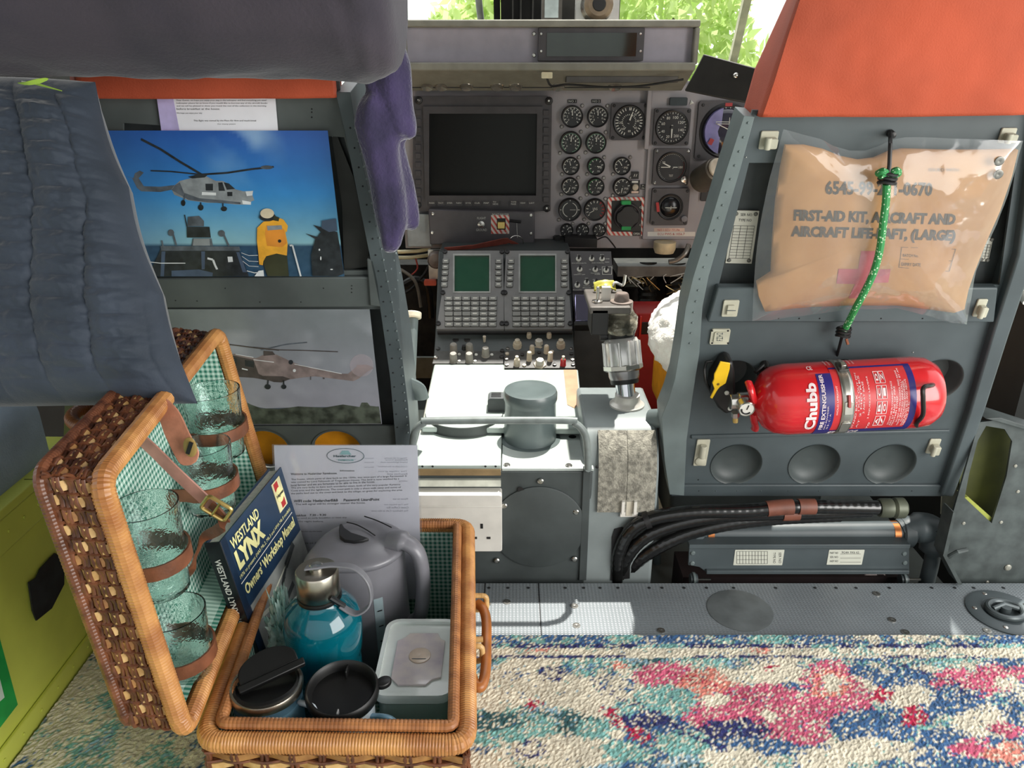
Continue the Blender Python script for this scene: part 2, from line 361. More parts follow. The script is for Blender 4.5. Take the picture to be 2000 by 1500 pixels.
# ---- trees outside
leafm = M('tree_leaf', 'dcec9c', .6, var=.2, scale=3, col2='bcd880'); b = leafm.node_tree.nodes['Principled BSDF']; b.inputs['Transmission Weight'].default_value = 0; b.inputs['Subsurface Weight'].default_value = .0
tm = leafm.node_tree; tl = tm.nodes.new('ShaderNodeBsdfTranslucent'); tl.inputs[0].default_value = (.72, .8, .42, 1); ms = tm.nodes.new('ShaderNodeMixShader'); ms.inputs[0].default_value = .5
tm.links.new(b.outputs[0], ms.inputs[1]); tm.links.new(tl.outputs[0], ms.inputs[2]); tm.links.new(ms.outputs[0], tm.nodes['Material Output'].inputs[0])
bark = M('tree_bark', '6b5a45', .9, var=.2)
def tree(cx, cy, h, rad, lab):
    t = thing('tree', lab, 'tree', (cx, cy, -1.2), 'trees outside the windscreen')
    mb = MB(); mb.tube([(cx, cy, -1.2), (cx+.05, cy, 0), (cx, cy, h*.6)], [.14, .11, .05], bark, 8); mb.build('trunk', t)
    mb = MB(); rnd = random.Random(int(cx*100)+5)
    for i in range(2600):
        d = V((rnd.gauss(0, 1), rnd.gauss(0, 1), rnd.gauss(0, 1))).normalized(); k = rad*(.75+.3*noise.noise(d*2.3+V((cx, 0, 0))))*rnd.uniform(.7, 1.05)
        c = V((cx, cy, h*.45))+V((d.x*k, d.y*k*.8, d.z*k*1.1)); s_ = rnd.uniform(.05, .10)
        u = V((rnd.uniform(-1, 1), rnd.uniform(-1, 1), rnd.uniform(-1, 1))).normalized(); q = u.orthogonal().normalized()
        mb.add([c-u*s_, c+q*s_*.5, c+u*s_, c-q*s_*.5], [(0, 1, 2, 3)], leafm)
    mb.build('foliage', t, smooth=0); return t
tree(1.4, 7.5, 2.2, 1.0, 'leafy tree seen through the right windscreen beside the coaming')
tree(-.1, 8.2, 2.0, .9, 'leafy tree seen left of the black windscreen pillar')

# ---- rug
def rug():
    PAL = dict(cream=lin('e8dfc8'), teal=lin('7fb5ae'), blue=lin('3f6490'), navy=lin('34386c'), pink=lin('d0607e'), red=lin('b8264a'), ltblue=lin('8fb3c4'), salmon=lin('e08a7a'), dark=lin('3c6468'))
    names = list(PAL)
    blobs = [  # px, py, rx, ry, colour
     (1300, 1330, 60, 28, 'pink'), (1390, 1345, 60, 28, 'salmon'), (1470, 1375, 90, 32, 'pink'), (1390, 1405, 60, 26, 'pink'), (1500, 1430, 60, 38, 'pink'), (1590, 1400, 50, 34, 'pink'), (1620, 1340, 55, 42, 'pink'), (1660, 1385, 40, 32, 'pink'), (1570, 1440, 40, 26, 'pink'),
     (1490, 1325, 85, 24, 'cream'), (1400, 1375, 24, 13, 'cream'), (1625, 1350, 22, 18, 'cream'), (1500, 1410, 20, 16, 'cream'),
     (1900, 1345, 90, 26, 'pink'), (1960, 1325, 60, 20, 'pink'), (1970, 1345, 24, 12, 'cream'), (1860, 1325, 40, 12, 'pink'),
     (1430, 1440, 70, 22, 'navy'), (1480, 1470, 110, 16, 'blue'), (1700, 1430, 90, 34, 'blue'), (1840, 1380, 90, 30, 'blue'), (1760, 1345, 60, 30, 'blue'), (1840, 1460, 60, 30, 'blue'), (1960, 1300, 40, 10, 'blue'), (1690, 1320, 30, 16, 'blue'),
     (1770, 1370, 50, 25, 'cream'), (1700, 1475, 80, 24, 'cream'), (1620, 1485, 60, 24, 'cream'), (1910, 1420, 60, 26, 'cream'), (1430, 1490, 60, 18, 'cream'), (1300, 1380, 70, 30, 'teal'), (1960, 1435, 40, 14, 'pink'), (1895, 1470, 40, 22, 'pink'), (1960, 1480, 40, 22, 'salmon'), (1785, 1410, 26, 18, 'red'), (1715, 1370, 18, 16, 'red'),
     (1040, 1380, 24, 12, 'red'), (1195, 1400, 11, 16, 'red'), (1215, 1425, 20, 10, 'red'), (1245, 1447, 16, 12, 'red'), (1500, 1311, 12, 5, 'red'), (1245, 1420, 45, 14, 'navy'), (1270, 1450, 22, 22, 'blue'), (1200, 1312, 16, 6, 'salmon'),
     (1010, 1340, 80, 42, 'cream'), (1120, 1360, 70, 34, 'cream'), (1000, 1440, 100, 34, 'teal'), (1100, 1480, 120, 30, 'cream'), (960, 1420, 60, 20, 'dark'), (1330, 1460, 60, 26, 'teal'), (1220, 1480, 50, 20, 'teal'), (1160, 1440, 40, 20, 'teal')]
    rings = [(1080, 1326, 22, 13, 'navy'), (1000, 1328, 18, 12, 'blue'), (1035, 1475, 22, 18, 'navy'), (1620, 1345, 40, 30, 'salmon')]
    lines = [((1180, 1392), (1262, 1462), 6, 'red'), ((1150, 1330), (1260, 1400), 3, 'navy'), ((1260, 1400), (1420, 1480), 6, 'navy'), ((1330, 1330), (1450, 1370), 3, 'red'), ((1820, 1330), (1900, 1370), 4, 'navy'), ((1750, 1300), (1850, 1345), 4, 'navy')]
    xs = np.arange(-.618, 1.02, .003); ys = list(np.arange(-.5, .60, .06))+list(np.arange(.60, .941, .003))
    verts = []; cols = []; fz = V((0, 0, 0)); rnd = random.Random(3)
    rg_ = 0
    for Y in ys:
        for x in xs:
            # project to the picture only to look the woven pattern up
            dpt = Y*cos(PITCH)+.8*sin(PITCH); v = Y*sin(PITCH)-.8*cos(PITCH)
            px = 1000+FPX*x/dpt; py = 750-FPX*v/dpt
            q = V((x*14, Y*14, 0)); w1 = noise.noise(q)*16+noise.noise(q*3)*8; w2 = noise.noise(q+V((9, 3, 1)))*12+noise.noise(q*3+V((4, 4, 4)))*6
            w3 = noise.noise(V((x*70, Y*70, 1)))*9+rnd.gauss(0, 5); w4 = noise.noise(V((x*70, Y*70, 8)))*7+rnd.gauss(0, 4); X = px+w1+w3; Yp = py+(w2+w4)*.7
            fz_ = .45*noise.noise(V((x*45, Y*50, 3)))+rnd.gauss(0, .10); a = noise.noise(V((x*9, Y*11, 5)))*1.1+fz_; b2 = noise.noise(V((x*14+7, Y*15, 9)))*1.2+fz_
            left = max(0, min(1, (1300-px)/250))
            c = 'blue' if a < -.12+(-.30*left) else ('cream' if b2 > .0-left*.06 else ('teal' if a < .3 else 'dark'))
            if c == 'teal' and b2 < -.4: c = 'ltblue'
            for bx, by, rx, ry, nm in blobs:
                d = ((X-bx)/rx)**2+((Yp-by)/ry)**2
                if d < 1: c = nm
            for bx, by, rx, ry, nm in rings:
                d = sqrt(((X-bx)/rx)**2+((Yp-by)/ry)**2)
                if .68 < d < 1: c = nm
            for (ax, ay), (bx, by), wd, nm in lines:
                tt = max(0, min(1, ((X-ax)*(bx-ax)+(Yp-ay)*(by-ay))/((bx-ax)**2+(by-ay)**2)))
                if (X-ax-tt*(bx-ax))**2+((Yp-ay-tt*(by-ay))*1.3)**2 < wd*wd: c = nm
            e = .94-Y
            if e < .021: c = 'blue' if a < .2 and b2 < .12 else ('teal' if a < .25 else 'cream')
            elif e < .028: c = 'navy' if b2 > -.3 else 'teal'
            elif e < .043: c = 'cream' if a > -.25 else ('salmon' if b2 > 0 else 'teal')
            elif e < .050: c = 'navy' if b2 > -.25 else 'cream'
            r_ = rnd.random()
            if r_ < .20: c = 'cream'
            elif r_ < .23: c = rnd.choice(('teal', 'ltblue', 'blue'))
            cc = PAL[c]; br = rnd.uniform(.85, 1.22)
            verts.append((x, Y, .009+rnd.uniform(-.0008, .0012))); cols.append((cc[0]*br, cc[1]*br, cc[2]*br, 1))
    n = len(xs); mb = MB(); m = M('rug_pile', 'ffffff', .95, var=.0, attr='weave', sheen=.3, spec=.1, bump=.6, bscale=500, col2='e0e0e0')
    fs = [(j*n+i, j*n+i+1, (j+1)*n+i+1, (j+1)*n+i) for j in range(len(ys)-1) for i in range(n-1)]
    me = bpy.data.meshes.new('rug'); me.from_pydata(verts, [], fs); me.materials.append(m)
    at = me.color_attributes.new('weave', 'FLOAT_COLOR', 'POINT'); at.data.foreach_set('color', np.array(cols, dtype=np.float32).ravel())
    o = bpy.data.objects.new('rug', me); COL.objects.link(o)
    # edge skirt so that the rug has its thickness
    mb.box(FL0, -.618, xs[-1], -.5, .9395, .0005, .0078, M('rug_backing', '9fb0a8', .95)); s_ = mb.build('rug_backing', o)
    return o
ru = rug(); tag(ru, 'patterned pile rug in blue, teal, cream and pink on the cabin floor', 'rug')

# ================================================================ SEATS
def rivets(mb, F, pts, n, r=.0022, step=.022, m=None):
    """dots along a pixel polyline in the frame"""
    P = [F.P(x, y, n) for x, y in pts]
    for a, b in zip(P[:-1], P[1:]):
        k = max(1, int((b-a).length/step))
        for i in range(k): mb.lathe(a.lerp(b, i/k), F.N, [(r, -.0005), (r*.8, r*.5), (0, r*.7)], m or grey_side, 8)
def seat_hole(F, px, py, r): c = F.uv(px, py, .0); R_ = urad(F, px, py, r); return c, R_
def circ(c, r, k=36): return [(c[0]+r*cos(2*pi*i/k), c[1]+r*sin(2*pi*i/k)) for i in range(k)]
seat_in = M('seat_recess_paint', '464d4d', .5, var=.1, scale=12)
S2 = thing('cockpit_seat', 'right cockpit seat with grey riveted metal back and orange-red top cover', 'seat', (.42, 1.25, -.12))
outer = FS.uvs([(1490, 216), (2040, 212), (2020, 300), (1990, 500), (1942, 650), (1895, 810), (1856, 930), (1842, 966), (1312, 966), (1316, 900), (1330, 800), (1345, 690), (1366, 560), (1400, 440), (1436, 320), (1470, 215)])
holes = []; dish = []
for x, y, r in ((1438, 907, 48), (1590, 907, 48), (1738, 907, 48), (1432, 742, 44), (1636, 745, 50), (1832, 742, 46)):
    c, R_ = seat_hole(FS, x, y, r); holes.append(circ(c, R_)); dish.append((c, R_, y < 800))
rec = FS.uvs([(1463, 318), (1985, 318), (1952, 556), (1404, 556)])
mb = MB(); mb.plate(FS, outer, holes+[rec], -.004, .0, grey); mb.build('backrest_panel', S2)
for c, R_, up in dish:
    mb = MB(); d_ = .03 if up else .016
    mb.lathe(FS.w(c[0], c[1], .0015), -FS.N, [(R_*1.04, 0), (R_, .001), (R_*.97, .006), (R_*.8, d_), (R_*.4, d_+.003), (0, d_+.004)], grey_dark if up else seat_in, 40, U=(1, 0, 0))
    # open front: drop the closing cap of the lathe
    mb.f = [f for f in mb.f if len(f) < 30]; mb.m = mb.m[:len(mb.f)]; mb.build('lightening_dish', S2, smooth=60)
mb = MB(); mb.prism(FS, FS.uvs([(1455, 305), (1995, 305), (1960, 566), (1396, 566)], -.024), -.03, -.024, M('recess_dark', '393e3f', .55, var=.1)); mb.build('recess_panel', S2)
sideL = [(1453, 226), (1419, 330), (1386, 440), (1354, 540), (1339, 600), (1328, 680), (1318, 740), (1306, 780), (1292, 815), (1298, 900), (1308, 966), (1336, 968), (1341, 860), (1352, 780), (1366, 690), (1372, 600), (1384, 540), (1413, 440), (1446, 330), (1474, 228)]
mb = MB(); mb.ppoly(FS, sideL, -.035, .012, grey_side); rivets(mb, FS, [(1461, 240), (1427, 350), (1396, 450), (1368, 545), (1355, 610), (1345, 690)], .0125, .0018, .017); mb.build('left_side_member', S2, bevel=.003)
sideR = [(2030, 190), (2012, 330), (1988, 500), (1940, 650), (1893, 810), (1852, 930), (1838, 968), (1862, 972), (1890, 900), (1925, 800), (1970, 660), (2010, 540), (2040, 400), (2070, 190)]
mb = MB(); mb.ppoly(FS, sideR, -.095, .014, grey); mb.build('right_side_member', S2, bevel=.003)
mb = MB(); mb.pbox(FS, 1312, 948, 1850, 970, -.03, .006, grey)
for x in (1365, 1398, 1440, 1486, 1540, 1600, 1702, 1781): mb.lathe(FS.P(x, 959, .0062), FS.N, [(.0022, 0), (0, .0006)], dk if x % 2 else grey_side, 8)
for x, y in ((1364, 937), (1796, 946)): mb.lathe(FS.P(x, y, .0002), FS.N, [(.0025, 0), (0, .0006)], dk, 8)
for x, y in ((1783, 688), (1778, 700), (1457, 307)): mb.lathe(FS.P(x, y, .0002), FS.N, [(.0022, 0), (0, .0014)], legend, 8)
mb.build('bottom_flange', S2, bevel=.002)
mb = MB(); mb.prism(FS, FS.uvs([(1402, 562), (1950, 562), (1942, 630), (1382, 630)], .014), -.002, .014, grey)
for x in (1521, 1561, 1601, 1721, 1802): mb.lathe(FS.P(x, 622, .0142), FS.N, [(.0026, 0), (0, .0006)], dk, 8)
mb.build('stiffener_rail', S2, bevel=.005)
mb = MB(); mb.prism(FS, FS.uvs([(1350, 851), (1856, 840), (1855, 846), (1350, 858)], .003), -.001, .003, grey); mb.build('pressed_ridge', S2, bevel=.0015)
def clip(x0, y0, x1, y1, nb, style):
    a = FS.uv(x0, y1, nb); b = FS.uv(x1, y0, nb); u0, v0, u1, v1 = a[0], a[1], b[0], b[1]
    m_ = M('clip_cream', 'bcb9a6', .45, var=.08); mb = MB(); mb.box(FS, u0, u1, v0, v1, nb, nb+.003, m_, .002)
    w_ = u1-u0; h_ = v1-v0
    if style == 'h': mb.box(FS, u0+.25*w_, u1-.12*w_, v0+.15*h_, v1-.3*h_, nb+.003, nb+.014, m_, .002); mb.cyl(FS.w(u0+.35*w_, v0+.1*h_, nb+.012), FS.w(u0+.35*w_, v1-.25*h_, nb+.012), .004, m_, 12)
    elif style == 's': mb.box(FS, u0+.25*w_, u1-.3*w_, v0+.2*h_, v0+.75*h_, nb+.003, nb+.007, m_, .001); mb.box(FS, u0+.2*w_, u1-.2*w_, v0+.45*h_, v0+.5*h_, nb+.007, nb+.008, grey_dark)
    elif style == 'l': mb.cyl(FS.w((u0+u1)/2, v0+.4*h_, nb+.008), FS.w((u0+u1)/2, v1-.15*h_, nb+.008), .0055, m_, 12); mb.lathe(FS.w((u0+u1)/2, v0+.2*h_, nb+.003), FS.N, [(.009, 0), (.009, .002), (.005, .004), (0, .004)], m_, 16)
    mb.build('cord_clip', S2, bevel=.0008)
clip(1480, 255, 1521, 291, 0, 'h'); clip(1946, 249, 1986, 278, 0, 'h'); clip(1408, 585, 1444, 617, .014, 's'); clip(1897, 583, 1929, 617, .014, 'h')
clip(1353, 857, 1387, 908, 0, 'l'); clip(1806, 856, 1838, 884, 0, 'h')
mb = MB(); mb.pbox(FS, 1388, 643, 1425, 673, 0, .003, M('clip_cream', ''), .003); mb.pbox(FS, 1395, 649, 1418, 668, .003, .005, MT['clip_cream'], .002)
mb.fit('FZH2', FS.P(1412, 666, .0055), FS.P(1412, 650, .0055), FS.P(1400, 666, .0055), grey_dark)
for x, y in ((1391, 646), (1422, 646), (1391, 670), (1422, 670)): mb.screw(FS.P(x, y, .003), FS.N, .0015, dk)
mb.build('socket_plate', S2)
def dataplate(q, rows, cols, nb, title=True):
    """q = four pixel corners TL TR BR BL"""
    pm = M('data_plate', 'c5c1b4', .4, .2, var=.05); mb = MB(); mb.prism(FS, FS.uvs(q, nb), nb-.002, nb, pm)
    TL, TR, BR, BL = [FS.P(x, y, nb+.0004) for x, y in q]
    f = lambda a, b: TL.lerp(TR, a).lerp(BL.lerp(BR, a), b)
    def line(a0, b0, a1, b1, w_=.0005): mb.tube([f(a0, b0), f(a1, b1)], w_*.5, ink, 4)
    for i in range(rows+1): line(.1, .28+.62*i/rows, .9, .28+.62*i/rows)
    for i in range(cols+1): line(.1+.8*i/cols, .28, .1+.8*i/cols, .9)
    if title:
        mb.fit('SER NO', f(.3, .1), f(.75, .1), f(.3, .05), ink); mb.fit('TYPE NO', f(.25, .2), f(.75, .2), f(.25, .15), ink)
    for a, b in ((.12, .06), (.88, .06), (.12, .94), (.88, .94)): mb.screw(f(a, b), FS.N, .0028, M('plate_screw', '6e6c66', .4, .6))
    mb.build('data_plate', S2)
dataplate([(1433, 411), (1483, 412), (1468, 515), (1417, 514)], 11, 3, -.018)
dataplate([(1925, 464), (1940, 465), (1930, 511), (1914, 510)], 5, 2, -.018, False)
# orange cover over the top of the seat: front, sides and back in one skin

def cover(pxF, pxB, root, nm, label=None):
    f = [FS.P(x, y, .022) for x, y in pxF]; b_ = [FS.P(x, y, -.10) for x, y in pxB]
    n = len(f); R_ = 10; vs = []; fs = []; K = 14
    # front skin: interpolate between left edge points (first half) and right edge points (second half, reversed)
    h = n//2; Lf, Rf = f[:h], f[h:][::-1]; Lb, Rb = b_[:h], b_[h:][::-1]
    def edge(pts, t): 
        t *= len(pts)-1; i = min(int(t), len(pts)-2); return pts[i].lerp(pts[i+1], t-i)
    def fn(a, b):
        l, r = edge(Lf, b), edge(Rf, b); lb, rb = edge(Lb, b), edge(Rb, b)
        if a < .18: p = lb.lerp(l, a/.18)
        elif a > .82: p = r.lerp(rb, (a-.82)/.18)
        else:
            p = l.lerp(r, (a-.18)/.64); p = p+FS.N*(.004*noise.noise(V((p.x*9, p.z*16, 1)))+.0012*noise.noise(V((p.x*40, p.z*60, 1)))+.006*sin(pi*(a-.18)/.64))
        return p
    mb = MB(); mb.grid(fn, 70, 30, orange)
    mb.add([lb for lb in (Lb[0], Lf[0], Rf[0], Rb[0])]+[p+V((0, 0, .003)) for p in (Lb[0], Lf[0], Rf[0], Rb[0])], [(0, 1, 2, 3), (7, 6, 5, 4)], orange) if False else None
    o = mb.build(nm, root, smooth=50); s_ = o.modifiers.new('th', 'SOLIDIFY'); s_.thickness = .003; s_.offset = -1
    if label: o['label'] = label
    return o
om = orange.node_tree
cover([(1484, 229), (1511, 145), (1558, 0), (1590, -120), (2070, -120), (2052, 0), (2040, 145), (2030, 223)],
      [(1452, 214), (1474, 135), (1540, -10), (1575, -120), (2090, -120), (2080, 0), (2068, 145), (2060, 215)], S2, 'seat_cover', 'orange-red fabric top cover')
# seat pan with sheepskin, in front of the back
wool = M('sheepskin_wool', 'fffaf0', .95, var=.05, scale=60, bump=1, bscale=140, sheen=.4)
def furry(c, rx, ry, rz, root, nm='sheepskin'):
    mb = MB(); mb.ball(c, rx, ry, rz, wool, 64, 40, lambda d: 1+.05*noise.noise(d*7)+.03*noise.noise(d*22)+.015*noise.noise(d*60)); return mb.build(nm, root, smooth=80)
c_ = onY(1325, 655, 1.34)
furry((c_.x+.066, 1.36, c_.z-.01), .115, .17, .085, S2)
furry((c_.x+.085, 1.26, c_.z-.07), .10, .10, .10, S2)
mb = MB(); q = Frame((c_.x+.12, 1.24, .0), (1, 0, 0), (0, 0, 1)); mb.box(q, -.135, .25, .17, c_.z-.04, -.25, .0, yellowc, .03); mb.build('seat_cushion', S2, bevel=.012)
mb = MB(); q = onY(1297, 640, 1.33); mb.tube([(q.x+.012, 1.28, -.1), (q.x-.005, 1.28, .06), (q.x-.02, 1.30, .20)], .008, grey_side); mb.build('seat_rail_tube', S2)
mb = MB(); mb.tube(smoothpath([FS.P(1312, 800, -.03), FS.P(1295, 815, -.03), FS.P(1270, 818, -.05)]), .016, grey_side, 12, flat=.6); mb.build('hinge_bracket', S2)
mb = MB(); mb.box(Frame((.45, 1.4, -.12), (1, 0, 0), (0, 0, 1)), -.12, .2, 0, .2, -.2, 0, grey_dark); mb.build('seat_base', S2, bevel=.01)

# ---- left cockpit seat
S1 = thing('cockpit_seat', 'left cockpit seat with grey riveted side frame and yellow cushion showing through holes', 'seat', (-.45, 1.25, -.12))
outer = FS.uvs([(150, 150), (662, 150), (672, 250), (700, 360), (735, 500), (757, 620), (780, 740), (797, 868), (805, 966), (120, 966)])
holes = []
for x, y, r in ((520, 878, 45), (660, 880, 47), (380, 878, 46)):
    c, R_ = seat_hole(FS, x, y, r); holes.append(circ(c, R_))
rec1 = FS.uvs([(240, 240), (672, 268), (718, 430), (733, 528), (250, 532)]); rec2 = FS.uvs([(250, 604), (742, 604), (762, 720), (773, 832), (250, 832)])
mb = MB(); mb.plate(FS, outer, holes+[rec1, rec2], -.004, 0, grey_dark); mb.build('backrest_panel', S1)
mb = MB(); mb.prism(FS, FS.uvs([(200, 230), (690, 255), (785, 842), (200, 842)], -.02), -.026, -.02, M('recess_dark', '')); mb.build('recess_panel', S1)
sd1 = [(655, 180), (672, 250), (702, 400), (742, 600), (762, 740), (774, 880), (778, 968), (808, 968), (804, 880), (797, 790), (786, 700), (768, 600), (735, 440), (700, 280), (684, 180)]
mb = MB(); mb.ppoly(FS, sd1, -.095, .012, grey); rivets(mb, FS, [(694, 250), (732, 420), (765, 590), (783, 700), (798, 860)], .0125, .0018, .0145, grey_side); rivets(mb, FS, [(684, 250), (716, 400), (745, 560), (766, 700), (778, 860)], .0125, .0014, .022, dk)
# rivets on the inner side face
for k_, (x, y) in enumerate([(741, 430), (757, 500), (765, 540), (772, 580), (779, 620), (784, 650), (789, 690), (793, 720), (797, 760), (800, 790), (803, 820), (805, 850)]):
    for nn in (-.025, -.055, -.08):
        p = FS.P(x, y, .0); p = FS.w(p.x-FS.O.x-.004, (p-FS.O).dot(FS.V), nn); mb.lathe(p, (1, 0, 0), [(.002, -.003), (.0016, .001), (0, .0015)], grey_side, 8)
mb.build('right_side_member', S1, bevel=.003)
mb = MB(); mb.prism(FS, FS.uvs([(230, 545), (736, 541), (748, 600), (230, 603)], .008), -.002, .008, grey_dark)
for x, y in ((343, 587), (385, 588), (508, 590), (588, 590), (632, 563), (687, 558), (687, 564), (687, 571), (440, 563), (609, 213), (609, 219), (609, 229)): mb.lathe(FS.P(x, y, .0082 if y > 500 else .0003), FS.N, [(.0022, 0), (0, .0006)], dk, 8)
mb.build('stiffener_rail', S1, bevel=.003)
mb = MB(); mb.ppoly(FS, [(648, 268), (657, 262), (690, 345), (718, 470), (722, 520), (672, 528), (668, 400)], -.012, -.006, M('recess_black', '2a2b29', .6)); mb.build('side_pocket', S1)
mb = MB(); mb.ppoly(FS, [(716, 505), (730, 508), (742, 560), (745, 600), (722, 598)], .0, .012, grey_dark); mb.build('latch', S1, bevel=.002)
for x, y in ((520, 878), (660, 880), (380, 878)):
    c, R_ = seat_hole(FS, x, y, 49); mb = MB()
    mb.lathe(FS.w(c[0], c[1], .0015), -FS.N, [(R_*1.05, 0), (R_*.98, .001), (R_*.96, .012)], grey_dark, 40); mb.f = [f for f in mb.f if len(f) < 30]; mb.m = mb.m[:len(mb.f)]; mb.build('hole_rim', S1)
mb = MB(); mb.prism(FS, FS.uvs([(250, 826), (800, 826), (812, 980), (250, 980)], -.035), -.10, -.035, yellowc); mb.build('seat_cushion', S1, bevel=.01)
cover([(150, 191), (140, 120), (130, 40), (120, -30), (640, -30), (645, 40), (650, 120), (657, 191)],
      [(140, 180), (130, 100), (120, 30), (110, -30), (655, -30), (660, 30), (664, 100), (668, 180)], S1, 'seat_cover', 'orange-red fabric top cover')
c_ = onY(770, 650, 1.38)
furry((c_.x-.07, 1.42, .31), .095, .16, .10, S1)
furry((c_.x-.065, 1.42, .20), .075, .12, .12, S1)
mb = MB(); q = Frame((c_.x-.10, 1.33, .0), (1, 0, 0), (0, 0, 1)); mb.box(q, -.2, .095, -.06, .28, -.24, .0, yellowc, .03); mb.build('seat_cushion', S1, bevel=.012)
a = onY(800, 745, 1.30); b = onY(806, 622, 1.36)
mb = MB(); mb.cyl(a, b, .0105, grey_side, 16); mb.cyl(b, b+(b-a).normalized()*.012, .016, M('cream_cap', 'e4dcc4', .4), 18); mb.build('armrest_tube', S1, bevel=.002)
mb = MB(); mb.tube(smoothpath([FS.P(790, 745, -.05), FS.P(812, 756, -.06), FS.P(820, 775, -.07)]), .016, grey_side, 12, flat=.5); mb.build('hinge_bracket', S1)
# ================================================================ INSTRUMENT PANEL
IP = thing('instrument_panel', 'grey cockpit instrument panel with large blank screen and rows of round dials', 'instrument panel', (.1, 1.87, .40))
ci = crop(1060, 170, 4.762); cb = crop(760, 0, 2.778)
a = FI.uv(792, 485); b = FI.uv(1490, 485)
mb = MB(); mb.box(FI, a[0], b[0], a[1], .375, -.03, 0, panel_grey); mb.pbox(FI, 1264, 165, 1490, 468, 0, .010, panel_grey); mb.pbox(FI, 1262, 165, 1271, 292, .010, .020, panel_grey)
mb.build('panel_plate', IP, bevel=.002)
mb = MB(); mb.pbox(FI, 795, 418, 842, 482, 0, .02, M('panel_light_grey', 'a8b0b2', .5)); mb.build('side_cover', IP, bevel=.002)
# main display
mb = MB(); mb.plate(FI, FI.uvs([(808, 188), (1070, 188), (1078, 196), (1075, 412), (815, 412), (805, 405)], .02), [FI.uvs([(838, 222), (1049, 222), (1047, 382), (838, 382)], .02)], 0, .022, darkbez)
# raised bezel lip and edge keys
mb.plate(FI, FI.uvs([(826, 208), (1060, 208), (1058, 392), (830, 392)], .026), [FI.uvs([(838, 222), (1049, 222), (1047, 382), (838, 382)], .026)], .022, .027, darkbez)
dsp = mb.build('main_display', IP, bevel=.0012)
mb = MB(); mb.ppoly(FI, [(838, 222), (1049, 222), (1047, 382), (838, 382)], 0, .008, screenm); mb.build('screen', dsp)
for i in range(11):
    for x0, x1 in ((811, 822), (1061, 1072)):
        mb = MB(); y = 215+i*17; mb.pbox(FI, x0, y, x1, y+10, .02, .0255, darkbez, .001); mb.build('side_key', dsp, bevel=.0006)
for i, t_ in enumerate(('MAIN', 'TACT', 'EMER', 'NAV', 'SYS', 'CLR', 'MAP', 'TO\nHDG', '', 'TOTE\nPAGE', 'VIEW', 'LIST')):
    x = 843+i*17.8; mb = MB(); mb.pbox(FI, x-7, 391, x+7, 402, .02, .0245, darkbez, .001)
    if t_: mb.ptext(FI, t_, x-5, x+5, 398 if '\n' not in t_ else 400, 395 if '\n' not in t_ else 393, .025, legend)
    mb.build('bottom_key', dsp)
for x, y in ((1072, 197), (1068, 407), (818, 196), (816, 400)):
    mb = MB(); mb.lathe(FI.P(x, y, .02), FI.N, [(.009, 0), (.008, .006), (.004, .008), (0, .008)], black, 12); mb.screw(FI.P(x, y, .028), FI.N, .003); mb.build('corner_knob', dsp)
